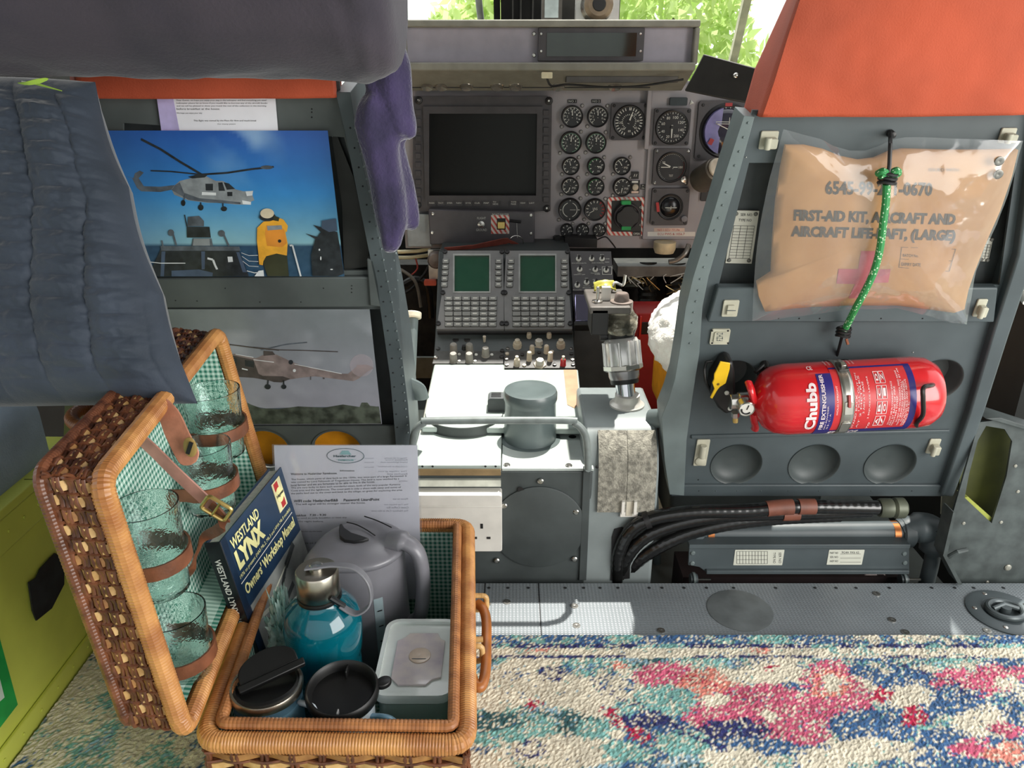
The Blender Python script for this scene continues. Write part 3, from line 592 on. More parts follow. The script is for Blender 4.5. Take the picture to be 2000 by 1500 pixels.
# dials
def dial(cx, cy, r, sty, ang, nb=0, square=0, nm='dial'):
    c = FI.P(cx, cy, nb); R_ = urad(FI, cx, cy, r); N = FI.N; U = FI.U; W = FI.V; mb = MB(); f = nb
    if square:
        S_ = urad(FI, cx, cy, square); u, v = FI.uv(cx, cy, nb); mb.box(FI, u-S_, u+S_, v-S_*.98, v+S_*.98, nb-.001, nb+.012, darkbez, S_*.12); f = nb+.012
        for sx, sy in ((-1, -1), (1, -1), (-1, 1), (1, 1)): mb.screw(FI.w(u+sx*S_*.86, v+sy*S_*.84, f), N, .0035, silver if sty == 'alt' else black)
    c = c+N*(f-nb); h = 0 if square else .010
    mb.lathe(c-N*.001, N, [(R_, 0), (R_, h+.003), (R_*.95, h+.005), (R_*.86, h+.004), (R_*.84, h+.001)], black, 36)
    if not square:
        for s_ in (1, -1): mb.screw(c+U*(R_*.93*s_)+W*(R_*.93*s_)+N*.001, N, .0042, M('dial_screw', '9c9894', .4, .7))
    g = mb.build(nm, IP); P = c+N*(h+.0012)
    at = lambda q, rr: P+U*(sin(math.radians(q))*rr*R_)+W*(cos(math.radians(q))*rr*R_)
    mb = MB(); mb.lathe(P-N*.0002, N, [(R_*.86, 0), (0, .0002)], M('dial_black', '29292b', .35), 32)
    up = N*.0006
    def tick(q, r0, r1, w_, m=legend): mb.strap([at(q, r0)+up, at(q, r1)+up], U*cos(math.radians(q))-W*sin(math.radians(q)), w_*R_, .0003, m)
    def arc(q0, q1, rr, w_, m):
        k = max(3, int(abs(q1-q0)/12)); mb.tube([at(q0+(q1-q0)*i/k, rr)+up for i in range(k+1)], w_*R_/2, m, 4)
    def num(s_, q, rr, sz): p = at(q, rr)+up; mb.fit(s_, p-U*sz*R_*len(s_)*.32-W*sz*R_*.5, p+U*sz*R_*len(s_)*.32-W*sz*R_*.5, p-U*sz*R_*len(s_)*.32+W*sz*R_*.5, legend)
    if sty in ('tq', 'spd'):
        for i in range(12): tick(-135+i*270/11, .6, .78, .06)
        arc(-150, 90 if sty == 'tq' else 170, .80, .035, legend if sty == 'tq' else M('pale_green', '8fc7a4', .5))
        for i, s_ in enumerate('0246810'): num(s_, -130+i*40, .45, .17)
    elif sty in ('oil', 'green'):
        for i in range(7): tick(-150+i*38, .58, .8, .08)
        arc(-150, 20, .8, .05, legend if sty == 'oil' else green)
        num('PSI', 110, .45, .2); num('OIL', 150, .62, .18)
    elif sty == 'red':
        for i in range(12): tick(-130+i*24, .62, .82, .06, legend if i < 7 else redm)
        num('IAS', 0, .1, .22); tick(-120, .1, .6, .05); arc(30, 140, .84, .04, redm)
    elif sty == 'ring': arc(20, 160, .62, .07, legend); arc(200, 340, .62, .07, legend); tick(0, .75, .9, .06); tick(90, .7, .9, .06); tick(180, .75, .9, .06); tick(270, .75, .9, .06); tick(90, .0, .5, .03)
    elif sty == 'big':
        for i in range(26): tick(-160+i*12.8 if i != 12 else 0, .68, .86, .05)
        for i in range(20): tick(-150+i*15, .38, .46, .035)
        for i, s_ in enumerate(('20', '40', '60', '80', '100', '120')): num(s_, 40+i*45, .56, .13)
    elif sty == 'asi':
        for i in range(32): tick(i*11.25, .80 if i % 2 else .74, .92, .035)
        for i, s_ in enumerate(('20', '40', '60', '80', '100', '120', '140', '200')): num(s_, -158+i*44, .58, .16)
        arc(-30, 30, .97, .02, legend)
    elif sty == 'alt':
        for i in range(36): tick(-150+i*8.4, .82, .95, .035, legend if i < 26 else redm)
        arc(-20, 60, .98, .03, green); arc(60, 130, .98, .04, redm); num('100', 90, .6, .14); num('50', -60, .62, .14); num('TOT', 180, .55, .14); tick(90, -.7, .4, .05)
    elif sty == 'small':
        for i in range(6): tick(-150+i*50, .55, .8, .1)
        num('P', 120, .4, .3)
    elif sty == 'horizon':
        mb.ball(P+N*(-R_*.05), R_*.78, R_*.35, R_*.78, M('horizon_ball', '19191c', .25), 24, 14); mb.strap([P+N*R_*.33-U*R_*.45, P+N*R_*.33+U*R_*.45], W, .05*R_, .0004, legend)
        mb.strap([P+N*R_*.33-W*R_*.12, P+N*R_*.33+W*R_*.12], U, .04*R_, .0004, legend)
        for i in range(9): tick(120+i*15, .86, 1.0, .05)
        mb.strap([at(-110, .98)+N*.006, at(-70, 1.12)+N*.006], U, .22*R_, .0006, redm)
    elif sty == 'adi':
        mb.ball(P-N*R_*.1, R_*.85, R_*.4, R_*.85, M('adi_ball', '3b3a48', .15, coat=.8), 28, 16)
        pts = [at(q, .86) for q in range(200, 345, 12)]; mb.ppoly  # blue-violet glass reflection, painted as a crescent over the ball
        uvp = [((p-FI.O).dot(FI.U), (p-FI.O).dot(FI.V)) for p in pts]; nn = (P-FI.O).dot(FI.N)+R_*.26
        mb.prism(FI, uvp, nn-.02, nn, M('adi_violet_reflection', '8580b8', .25, coat=.5))
        for s_, q in ((1, .45), (.8, .38)): mb.strap([P+N*R_*.36-U*R_*.5+W*R_*(q-.1), P+N*R_*.36+U*R_*.8+W*R_*(q-.12)], W, .02*R_, .0004, legend)
        mb.strap([P+N*R_*.36-W*R_*.4, P+N*R_*.36+W*R_*.5], U, .02*R_, .0004, legend); mb.strap([P+N*R_*.36-U*R_*.5+W*R_*.3, P+N*R_*.36+U*R_*.6-W*R_*.2], W, .03*R_, .0004, legend)
        for i in range(6): tick(-30+i*12, .8, .92, .03)
        mb.strap([at(-8, .95)+N*.003, at(8, .95)+N*.003], W, .12*R_, .0006, redm); mb.strap([at(-125, .8)+N*.02, at(-115, .62)+N*.02], W, .16*R_, .0006, redm)
    mb.build('dial_face', g, smooth=30)
    if ang is not None:
        mb = MB(); L_ = .62; d = U*sin(math.radians(ang))+W*cos(math.radians(ang)); s_ = U*cos(math.radians(ang))-W*sin(math.radians(ang))
        mb.strap([P+N*.0016-d*.12*R_, P+N*.0016+d*L_*R_], s_, [.11*R_, .05*R_], .0005, legend); mb.lathe(P+N*.0005, N, [(R_*.1, 0), (R_*.1, .0016), (0, .002)], black, 12); mb.build('needle', g)
for X, Y, R_, sty, ang in ((272, 272, 100, 'tq', 0), (508, 272, 97, 'tq', 0), (258, 515, 102, 'spd', 5), (492, 515, 97, 'spd', 5), (258, 732, 82, 'oil', -15), (492, 732, 82, 'green', 95), (733, 732, 82, 'oil', -30), (252, 920, 82, 'oil', 200), (488, 922, 82, 'green', 25), (735, 925, 86, 'oil', 190), (250, 1135, 106, 'ring', None), (483, 1135, 102, 'red', None), (222, 1325, 60, 'small', 35), (368, 1325, 60, 'small', 25), (522, 1325, 60, 'small', 15)):
    x, y = ci(X, Y); dial(x, y, R_/4.762, sty, ang)
x, y = ci(795, 320); dial(x, y, 31, 'big', 20, 0, 35)
x, y = ci(1192, 370); dial(x, y, 32, 'asi', 180, .01, 35)
x, y = ci(1188, 740); dial(x, y, 29, 'alt', -65, .01, 35)
x, y = ci(1175, 1108); dial(x, y, 25, 'horizon', None, .01, 36)
x, y = ci(1690, 405); dial(x, y, 51, 'adi', None, .01, 56)
for X, Y in ((1308, 855), (1312, 1222)):
    x, y = ci(X, Y); mb = MB(); mb.lathe(FI.P(x, y, .021), FI.N, [(.0075, 0), (.007, .008), (0, .009)], silver if Y < 900 else M('knob_grey', '77757a', .5), 18); mb.build('adjust_knob', IP)
for X, Y, s_ in ((275, 132, 'NO 1'), (497, 132, 'NO 2')):
    x, y = ci(X, Y); mb = MB(); mb.pbox(FI, x-9, y-3.5, x+9, y+3.5, 0, .002, black); mb.ptext(FI, s_, x-7, x+7, y+2, y-2, .0025, legend); mb.build('legend_plate', IP)
x, y = ci(860, 822); mb = MB(); mb.pbox(FI, x-7, y-7, x+7, y+7, 0, .006, black)
for d_ in (-3, 1): mb.fit('/', FI.P(x+d_, y+2.5, .0065), FI.P(x+d_+3, y+2.5, .0065), FI.P(x+d_, y-2.5, .0065), legend, bold=.03)
mb.build('indicator_plate', IP)
x, y = ci(858, 930); mb = MB(); mb.pbox(FI, x-9, y-13, x+9, y+13, 0, .003, black); mb.pbox(FI, x-6, y-12, x+6, y-8, .003, .0035, legend); mb.pbox(FI, x-7, y+8, x+7, y+12, .003, .0035, pinkw); mb.lathe(FI.P(x, y, .003), FI.N, [(.008, 0), (.007, .008), (.004, .010), (0, .010)], M('knob_cream', 'cfc3ae', .4), 16); mb.build('selector_switch', IP)
x, y = ci(955, 930); mb = MB(); mb.pbox(FI, x-9, y-5, x+9, y+5, 0, .003, black); mb.ptext(FI, 'FUEL', x-6, x+6, y-1, y-4, .0035, legend); mb.ptext(FI, 'PROBE', x-7, x+7, y+4, y+1, .0035, legend); mb.build('legend_plate', IP)
# red and white striped jettison handle
st = bpy.data.materials.new('striped_border'); st.use_nodes = True; t = st.node_tree; b = t.nodes['Principled BSDF']; co = t.nodes.new('ShaderNodeTexCoord'); mp = t.nodes.new('ShaderNodeMapping'); mp.inputs['Rotation'].default_value = (0, math.radians(35), 0)
wv = t.nodes.new('ShaderNodeTexWave'); wv.inputs['Scale'].default_value = 34; wv.bands_direction = 'X'; gt = t.nodes.new('ShaderNodeMath'); gt.operation = 'GREATER_THAN'; gt.inputs[1].default_value = .55; mx = t.nodes.new('ShaderNodeMix'); mx.data_type = 'RGBA'
mx.inputs[6].default_value = (*lin('e9dfd6'), 1); mx.inputs[7].default_value = (*lin('d2564c'), 1); k = t.links.new; k(co.outputs['Object'], mp.inputs[0]); k(mp.outputs[0], wv.inputs[0]); k(wv.outputs['Fac'], gt.inputs[0]); k(gt.outputs[0], mx.inputs[0]); k(mx.outputs[2], b.inputs['Base Color'])
mb = MB(); q = [ci(*p) for p in ((622, 1025), (935, 1025), (958, 1050), (950, 1365), (930, 1385), (615, 1378), (597, 1355), (605, 1045))]; qi = [ci(*p) for p in ((640, 1055), (920, 1055), (915, 1348), (637, 1345))]
mb.plate(FI, FI.uvs(q, .005), [FI.uvs(qi, .005)], 0, .006, st); mb.ppoly(FI, qi, 0, .003, black)
th = mb.build('striped_handle_plate', IP)
x, y = ci(780, 1200); mb = MB(); R_ = urad(FI, x, y, 26); c = FI.P(x, y, .004)
mb.lathe(c, FI.N, [(R_, 0), (R_*.98, .012), (R_*.9, .014), (R_*.86, .010)], darkbez, 36)
u, v = FI.uv(x, y); RR = R_*.86; pts = []
for i in range(32):
    a = 2*pi*i/32; pts.append((u+cos(a)*RR*(1-.14*max(0, cos(4*(a-pi/4)))**1), v+sin(a)*RR*(1-.14*max(0, cos(4*(a-pi/4)))**1)))
mb.prism(FI, pts, .008, .024, black); mb.build('turn_handle', th, bevel=.002)
for Y, tt in ((1075, 1), (1312, 0)):
    x, y = ci(778, Y); mb = MB(); mb.pbox(FI, x-9, y-3, x+9, y+4, .003, .0245, green, .001); mb.build('green_mark', th)
mb = MB(); x, y = ci(778, 1037); mb.ptext(FI, 'PUSH', x-7, x+7, y+3, y-2, .0065, legend); x, y = ci(872, 1365); mb.pbox(FI, x-8, y-4, x+9, y+4, .006, .0065, black); mb.ptext(FI, 'OPEN', x-6, x+6, y+2, y-2, .007, legend)
for Y in (1120, 1283): x, y = ci(925, Y); mb.ptext(FI, 'OFF', x-5, x+5, y+2, y-2, .0065, legend)
mb.build('handle_lettering', th)
mb = MB(); q = [ci(1035, 1312), ci(1320, 1312), ci(1320, 1345), ci(1035, 1345)]; mb.ppoly(FI, q, .010, .0105, pinkw); mb.ptext(FI, 'NO 1 ECU 771 PA', *[ci(1070, 0)[0], ci(1275, 0)[0]], ci(0, 1340)[1], ci(0, 1320)[1], .011, redm)
q = [ci(975, 1347), ci(1418, 1347), ci(1418, 1388), ci(975, 1388)]; mb.ppoly(FI, q, .010, .0105, white); mb.ptext(FI, 'ECU PWS & 1056.7', ci(1070, 0)[0], ci(1320, 0)[0], ci(0, 1378)[1], ci(0, 1356)[1], .011, redm); mb.build('tape_label', IP)
mb = MB(); x, y = ci(1280, 135); mb.pbox(FI, x-20, y-8, x+14, y+8, .01, .02, M('dark_teal_box', '2e3a3e', .5), .003); mb.lathe(FI.P(ci(1385, 142)[0], y+2, .012), FI.N, [(.006, 0), (0, .002)], legend, 3); mb.build('small_annunciator', IP, bevel=.001)
mb = MB(); x, y = ci(1685, 45); mb.pbox(FI, x-22, y-6, x+24, y+9, .01, .016, M('panel_slot', '4a494a', .5), .006); mb.build('slot_cover', IP)
mb = MB(); x, y = ci(1510, 900); mb.pbox(FI, x-6, y-26, x+40, y+34, .01, .018, black, .003); mb.build('black_unit', IP)
# light fitting that sticks out towards the seat
mb = MB(); p0 = FI.P(*ci(1470, 870), .03); p1 = FI.P(*ci(1620, 760), .09); mb.cyl(p0, p1, .030, M('fitting_bronze', '6f675c', .35, .5), 24, .027); mb.cyl(p1, p1+(p1-p0).normalized()*.01, .022, M('fitting_cream', 'd8ccb8', .3), 24); mb.build('lamp_fitting', IP, bevel=.003)
# boat/boost master box under the display
mb = MB(); q = [cb(212, 1137), cb(790, 1150), cb(790, 1325), cb(222, 1328)]; mb.ppoly(FI, q, 0, .045, M('box_dark', '565357', .45, var=.08)); bx = mb.build('master_switch_box', IP, bevel=.003)
mb = MB()
for X, Y in ((238, 1160), (770, 1168), (770, 1268), (234, 1262)): mb.screw(FI.P(*cb(X, Y), .045), FI.N, .004)
mb.ptext(FI, 'FLIGHT', cb(478, 0)[0], cb(525, 0)[0], cb(0, 1190)[1], cb(0, 1178)[1], .0455, legend); mb.ptext(FI, 'GROUND', cb(472, 0)[0], cb(530, 0)[0], cb(0, 1254)[1], cb(0, 1241)[1], .0455, legend)
mb.ptext(FI, 'BOAT MASTER', cb(560, 0)[0], cb(650, 0)[0], cb(0, 1169)[1], cb(0, 1159)[1], .0455, legend); mb.ptext(FI, 'SAFE', cb(612, 0)[0], cb(648, 0)[0], cb(0, 1268)[1], cb(0, 1258)[1], .0475, legend); mb.build('box_lettering', bx)
mb = MB(); mb.lathe(FI.P(*cb(500, 1217), .045), FI.N, [(.008, 0), (.008, .003), (.003, .004), (.003, .014), (0, .015)], silver, 14); mb.build('toggle_switch', bx)
mb = MB(); mb.plate(FI, FI.uvs([cb(553, 1168), cb(652, 1168), cb(652, 1268), cb(553, 1268)], .046), [FI.uvs([cb(585, 1184), cb(632, 1184), cb(632, 1246), cb(585, 1246)], .046)], .044, .047, st)
mb.ppoly(FI, [cb(585, 1184), cb(632, 1184), cb(632, 1246), cb(585, 1246)], .044, .046, black); mb.ppoly(FI, [cb(588, 1205), cb(628, 1205), cb(628, 1242), cb(588, 1242)], .046, .058, brass); mb.build('guarded_switch', bx, bevel=.001)
mb = MB(); mb.tube([FI.P(*cb(652, 1198), .05), FI.P(*cb(715, 1205), .05)], .003, black, 8); mb.build('pull_pin', bx)
rp = FI.P(*cb(690, 1316), .06); mb = MB(); mb.tube([rp+V((.0165*cos(a), -.003*sin(a), .0165*sin(a))) for a in np.linspace(0, 2*pi, 25)[:-1]], .0011, silver, 6, closed=True)
mb.tube([FI.P(*cb(693, 1210), .052), FI.P(*cb(696, 1290), .056)], .0007, silver, 5); kr = mb.build('key_ring', loc=tuple(rp)); tag(kr, 'thin wire key ring hanging from the switch pin', 'key ring')
mb = MB(); mb.strap(smoothpath([FI.P(*cb(700, 1330), .06), FI.P(*cb(640, 1308), .07), FI.P(*cb(560, 1322), .09), FI.P(*cb(430, 1350), .12), FI.P(*cb(300, 1362), .13)]), (0, -.5, 1), [.008]*6+[.016]*12+[.02]*7, .0015, M('red_leather', '9c4f42', .6, var=.15)); o = mb.build('leather_tag_strap'); tag(o, 'faded red strap hanging from the key ring above the keypads', 'strap')
# ---- coaming
CG = thing('coaming', 'grey glare shield box above the instrument panel with narrow display', 'coaming', (.07, 1.8, .78))
FG = Frame((0, 1.70, .8), (1, 0, 0), (0, 0, 1)); ccm = M('coaming_grey', '8c8a7e', .6, var=.08); cin = M('coaming_face', 'aaa5b0', .6, var=.04)
x0, zt = FG.uv(779, 38); x1, zb = FG.uv(1362, 126); zt2 = zt
mb = MB(); t_ = .006
mb.box(FG, x0, x1, zt-.014, zt, -.24, .0, ccm); mb.box(FG, x0, x0+.012, zb, zt-.014, -.24, 0, ccm); mb.box(FG, x1-.010, x1, zb, zt-.014, -.24, 0, ccm)
sl = Frame((0, 1.70, FG.w(0, zb).z), (1, 0, 0), (0, .14, -.052)); mb.box(sl, x0, x1-.004, 0, .125, -.01, .0, ccm); mb.box(FG, x0, x1-.004, zb-.012, zb+.004, -.006, .004, ccm)
mb.build('shield_shell', CG, bevel=.003)
mb = MB(); mb.box(FG, x0+.012, x1-.010, zb+.004, zt-.014, -.05, -.02, cin)
for x, y in ((789, 64), (789, 106), (1043, 66), (1043, 108)): mb.screw(FG.P(x, y, -.02), FG.N, .004)
mb.build('face_panel', CG)
mb = MB(); mb.pbox(FG, 1051, 54, 1258, 119, -.03, -.004, darkbez, .002)
for x, y in ((1057, 66), (1057, 100), (1251, 66), (1251, 100)): mb.screw(FG.P(x, y, -.004), FG.N, .003)
u = mb.build('warning_display', CG, bevel=.002); mb = MB(); mb.pbox(FG, 1068, 64, 1243, 110, -.004, -.0025, M('display_green_black', '1f2a24', .08, spec=.9)); mb.build('screen', u)
# strip lamp, cable and plug under the coaming
mb = MB(); p = FG.P(1068, 147, .01); mb.box(Frame(p, (1, 0, 0), (0, 0, 1)), -.011, .011, -.006, .006, -.01, .012, M('plug_cream', 'd9cfae', .5), .002); o = mb.build('cable_plug', CG)
mb = MB(); mb.tube(smoothpath([FG.P(1068, 152, .01), FG.P(1078, 168, .0), FG.P(1110, 165, -.02), FG.P(1180, 170, -.02), FG.P(1250, 168, -.02), FG.P(1335, 155, .0)]), .0022, black, 8); mb.build('cable', CG)
mb = MB(); mb.pbox(FG, 1105, 148, 1325, 162, -.06, -.03, M('strip_lamp_grey', '5d5b58', .4), .003); mb.build('strip_lamp', CG, bevel=.002)
for x in (834, 862, 911, 971, 1007, 1090, 1201):
    mb = MB(); p = FI.P(x, 168, .056); mb.lathe(p, (0, -.6, -.8), [(.015 if x > 900 else .011, 0), (.013, .004), (.006, .002), (0, .001)], M('lamp_silver', 'd8d2c4', .2, .8), 20); mb.build('panel_lamp', CG)
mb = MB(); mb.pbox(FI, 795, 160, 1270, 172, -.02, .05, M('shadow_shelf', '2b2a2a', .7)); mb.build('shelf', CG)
# black sun flap right of the coaming
mb = MB(); FFl = Frame((0, 1.62, .8), (1, -.35, 0), (0, .15, 1)); mb.ppoly(FFl, [(1378, 84), (1490, 108), (1500, 180), (1432, 172), (1337, 158), (1360, 118)], -.012, 0, M('flap_black', '2b2926', .6, var=.15)); mb.lathe(FFl.P(1437, 147, 0), FFl.N, [(.006, 0), (.003, .004), (0, .005)], silver, 12)
o = mb.build('sun_flap', bevel=.002); tag(o, 'black folded sun flap with a press stud beside the coaming', 'flap')
# compass-like silver unit and small unit on the coaming, against the windscreen pillar
zc = FG.w(0, zt).z
mb = MB(); c = onY(1165, 14, 1.80); mb.lathe((c.x, 1.76, c.z+.002), (0, 1, 0), [(.030, 0), (.030, .02), (.034, .03), (.034, .06), (0, .06)], silver, 28); mb.lathe((c.x, 1.745, c.z+.002), (0, 1, 0), [(.022, 0), (.03, .006), (.03, .016)], M('eyepiece_bronze', '8d7b66', .4, .4), 24); mb.lathe((c.x, 1.743, c.z+.002), (0, 1, 0), [(.014, 0), (.014, .004)], black, 20)
mb.box(Frame((c.x, 1.80, zc), (1, 0, 0), (0, 0, 1)), -.045, .05, 0, .05, -.03, .0, silver, .006); o = mb.build('optical_sight', bevel=.002, loc=(c.x, 1.8, zc)); tag(o, 'silver and bronze round optical unit standing on the coaming', 'optical unit')
mb = MB(); c = onY(1078, 18, 1.85); mb.box(Frame((c.x, 1.85, zc), (1, 0, 0), (0, 0, 1)), -.022, .022, 0, .09, -.03, 0, M('unit_frame', '7d7770', .4, .3)); mb.box(Frame((c.x, 1.85, zc), (1, 0, 0), (0, 0, 1)), -.016, .014, .012, .08, 0, .003, M('unit_mirror', 'cdd6d2', .12, .7)); o = mb.build('small_instrument_box'); tag(o, 'small metal framed box behind the coaming in front of the pillar', 'box')
mb = MB(); c = onY(1105, 20, 1.90); mb.box(Frame((c.x, 1.9, zc-.02), (1, 0, 0), (0, 0, 1)), -.01, .03, 0, .12, -.03, 0, M('unit_dark', '4a4742', .5)); o = mb.build('dark_bracket'); tag(o, 'dark upright bracket beside the silver optical unit', 'bracket')
# black handset box with lead under the panel dials
mb = MB(); mb.pbox(FI, 1083, 462, 1095, 476, .0, .02, black, .002); mb.ppoly(FI, [cb(955, 1290), cb(1130, 1296), cb(1128, 1345), cb(952, 1340)], .0, .05, black); mb.pbox(FI, *cb(890, 1285), *cb(950, 1325), .0, .012, black, .002)
mb.tube(smoothpath([FI.P(*cb(1130, 1300), .03), FI.P(*cb(1175, 1285), .04), FI.P(*cb(1210, 1320), .04), FI.P(*cb(1228, 1345), .02)]), .0018, black, 8); o = mb.build('black_control_box', IP, bevel=.002)
# ================================================================ CENTRE CONSOLE
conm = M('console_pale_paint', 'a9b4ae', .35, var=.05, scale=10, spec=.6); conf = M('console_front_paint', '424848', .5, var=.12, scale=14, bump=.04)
CX0, CX1 = -.163, .131
CON = thing('centre_console', 'grey centre console between the cockpit seats with pale sunlit top', 'console', (-.016, 1.4, -.12))
prof = [(1.10, -.12), (1.10, .203), (1.245, .203), (1.245, .216), (1.475, .236), (1.55, .284), (1.69, .433), (1.84, .433), (1.84, -.12)]
FY = Frame((0, 0, 0), (0, 1, 0), (0, 0, 1))      # side view, N = +x
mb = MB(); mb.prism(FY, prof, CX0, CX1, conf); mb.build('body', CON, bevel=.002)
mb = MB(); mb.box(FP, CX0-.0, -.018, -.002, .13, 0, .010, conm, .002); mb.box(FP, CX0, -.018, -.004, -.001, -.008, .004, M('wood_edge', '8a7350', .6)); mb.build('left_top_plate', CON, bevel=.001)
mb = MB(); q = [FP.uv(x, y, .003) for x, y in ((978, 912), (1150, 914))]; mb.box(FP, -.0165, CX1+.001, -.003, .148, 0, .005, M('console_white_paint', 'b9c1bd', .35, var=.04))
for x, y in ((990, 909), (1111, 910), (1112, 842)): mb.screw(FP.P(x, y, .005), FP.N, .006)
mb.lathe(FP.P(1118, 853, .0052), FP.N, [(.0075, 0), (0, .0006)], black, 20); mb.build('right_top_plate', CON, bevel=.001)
mb = MB(); mb.box(FF, CX0, -.018, .178, .190, 0, .006, M('pale_strip', 'c9cbbf', .4)); 
for x in (825, 845, 948, 968): mb.lathe(FF.P(x, 911, .0062), FF.N, [(.002, 0), (0, .0004)], dk, 8)
mb.build('hinge_strip', CON)
# sunlit cover with rounded lip
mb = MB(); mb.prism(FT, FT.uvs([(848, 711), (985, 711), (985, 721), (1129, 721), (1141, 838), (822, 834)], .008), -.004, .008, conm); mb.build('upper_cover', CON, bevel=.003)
mb = MB(); mb.prism(FT, FT.uvs([(1101, 722), (1126, 722), (1132, 785), (1122, 797), (1108, 790)], .0088), .0078, .0088, M('bare_brown_patch', 'b08a6b', .6, var=.1)); mb.build('worn_patch', CON)
mb = MB(); cc = V((-.086, 1.262, .220))
pts = [V((cc.x+.069*cos(a), cc.y+.062*sin(a), cc.z)) for a in np.linspace(pi*1.0, pi*2.0, 34)]
mb.strap(pts, (0, 0, 1), .026, .003, M('rubber_lip', '3f4443', .4)); mb.add([p+V((0, 0, .0135)) for p in pts], [tuple(range(len(pts)))], conm); mb.build('curved_lip', CON)
# vent block
mb = MB(); p = FT.P(968, 812, .0); fr = Frame((p.x, p.y, p.z), (1, 0, 0), (0, 0, 1)); mb.box(fr, -.014, .022, -.01, .034, -.03, .0, M('vent_grey', '5b5f60', .5), .006)
for i in range(4): mb.box(fr, -.008, .010, .0348, .0354, -.026+i*.006, -.024+i*.006, black)
mb.build('vent_block', CON, bevel=.002)
# cup shaped cover
p = FP.P(1036, 875, .004); c = V((p.x, p.y+.035, FP.O.z+.004)); cupm = M('cup_cover_paint', '5c6767', .3, var=.05, spec=.6)
mb = MB(); mb.lathe(c, (0, 0, 1), [(.053, 0), (.053, .002), (.0455, .003), (.0455, .01), (.0435, .070), (.0445, .074), (.046, .078), (.046, .088), (.044, .093), (.036, .095), (.030, .0935), (0, .093)], cupm, 48); mb.build('cup_cover', CON, smooth=50)
# front: circular panel, screws, holes
mb = MB(); p = FF.P(1052, 1030, .001); mb.lathe(p, FF.N, [(.078, -.001), (.078, .002), (.076, .0028), (0, .0028)], conf, 48); RAP = mb
mb = RAP; mb.ppoly(FF, [(1012, 952), (1018, 951), (1026, 958), (1018, 966), (1011, 960)], .003, .0034, black)
for x, y in ((957, 956), (843, 945)): mb.lathe(FF.P(x, y, .0005), FF.N, [(.0032, 0), (0, .0005)], black, 10)
for y in np.arange(925, 1125, 22): mb.lathe(FF.P(1141, y, .0005), FF.N, [(.0022, -.0005), (0, .001)], grey if y % 44 > 20 else dk, 8)
mb.build('round_access_panel', CON)
for x, y in ((1056, 940), (1125, 1000), (985, 988), (970, 1095), (1122, 1092)): mb = MB(); mb.screw(FF.P(x, y, .0028), FF.N, .0052); mb.build('screw', CON)
mb = MB(); mb.pbox(FF, 1135, 912, 1150, 1134, 0, .004, conf); mb.build('front_edge_flange', CON, bevel=.001)
# grab rail
railm = M('rail_grey', '747c7a', .4, var=.12, scale=40)
rl = [(806, 990), (806, 900), (807, 862), (812, 840), (828, 826), (850, 822), (1100, 821), (1122, 826), (1138, 840), (1146, 862), (1148, 900), (1149, 915)]
FR = Frame((0, 1.078, 0), (1, 0, 0), (0, 0, 1)); P = [FR.P(x, y) for x, y in rl]; P = [P[0]]+smoothpath(P[1:-1], 5)+[P[-1]]
mb = MB(); mb.tube(P, .0058, railm, 12); mb.tube([P[-1], P[-1]+V((0, .02, -.012))], .0058, railm, 12); mb.tube([P[0]+V((0, .0, .02)), P[0]+V((0, .022, .0))], .0058, railm, 12); mb.build('grab_rail', CON)
# white double mains socket on the console front
SK = Frame((0, 1.10, 0), (1, 0, 0), (0, 0, 1)); a = SK.uv(980, 970, .03); b = SK.uv(980, 1080, .03); h = a[1]-b[1]
mb = MB(); mb.box(SK, a[0]-.150, a[0], b[1], a[1], .001, .026, white, .004); mb.box(SK, a[0]-.150, a[0], a[1]-.022, a[1]-.019, .026, .0275, white)
sk = mb.build('mains_socket', bevel=.003); tag(sk, 'white double mains socket fixed to the grey console front behind the basket', 'socket')
def slots(cx): 
    mb = MB(); z = b[1]+h*.42
    mb.box(SK, cx-.002, cx+.002, z, z+.009, .0262, .0268, black); mb.box(SK, cx-.014, cx-.008, z-.020, z-.016, .0262, .0268, black); mb.box(SK, cx+.008, cx+.014, z-.020, z-.016, .0262, .0268, black); mb.build('socket_outlet', sk)
slots(SK.uv(941, 1030, .0265)[0]); slots(SK.uv(941, 1030, .0265)[0]-.072)
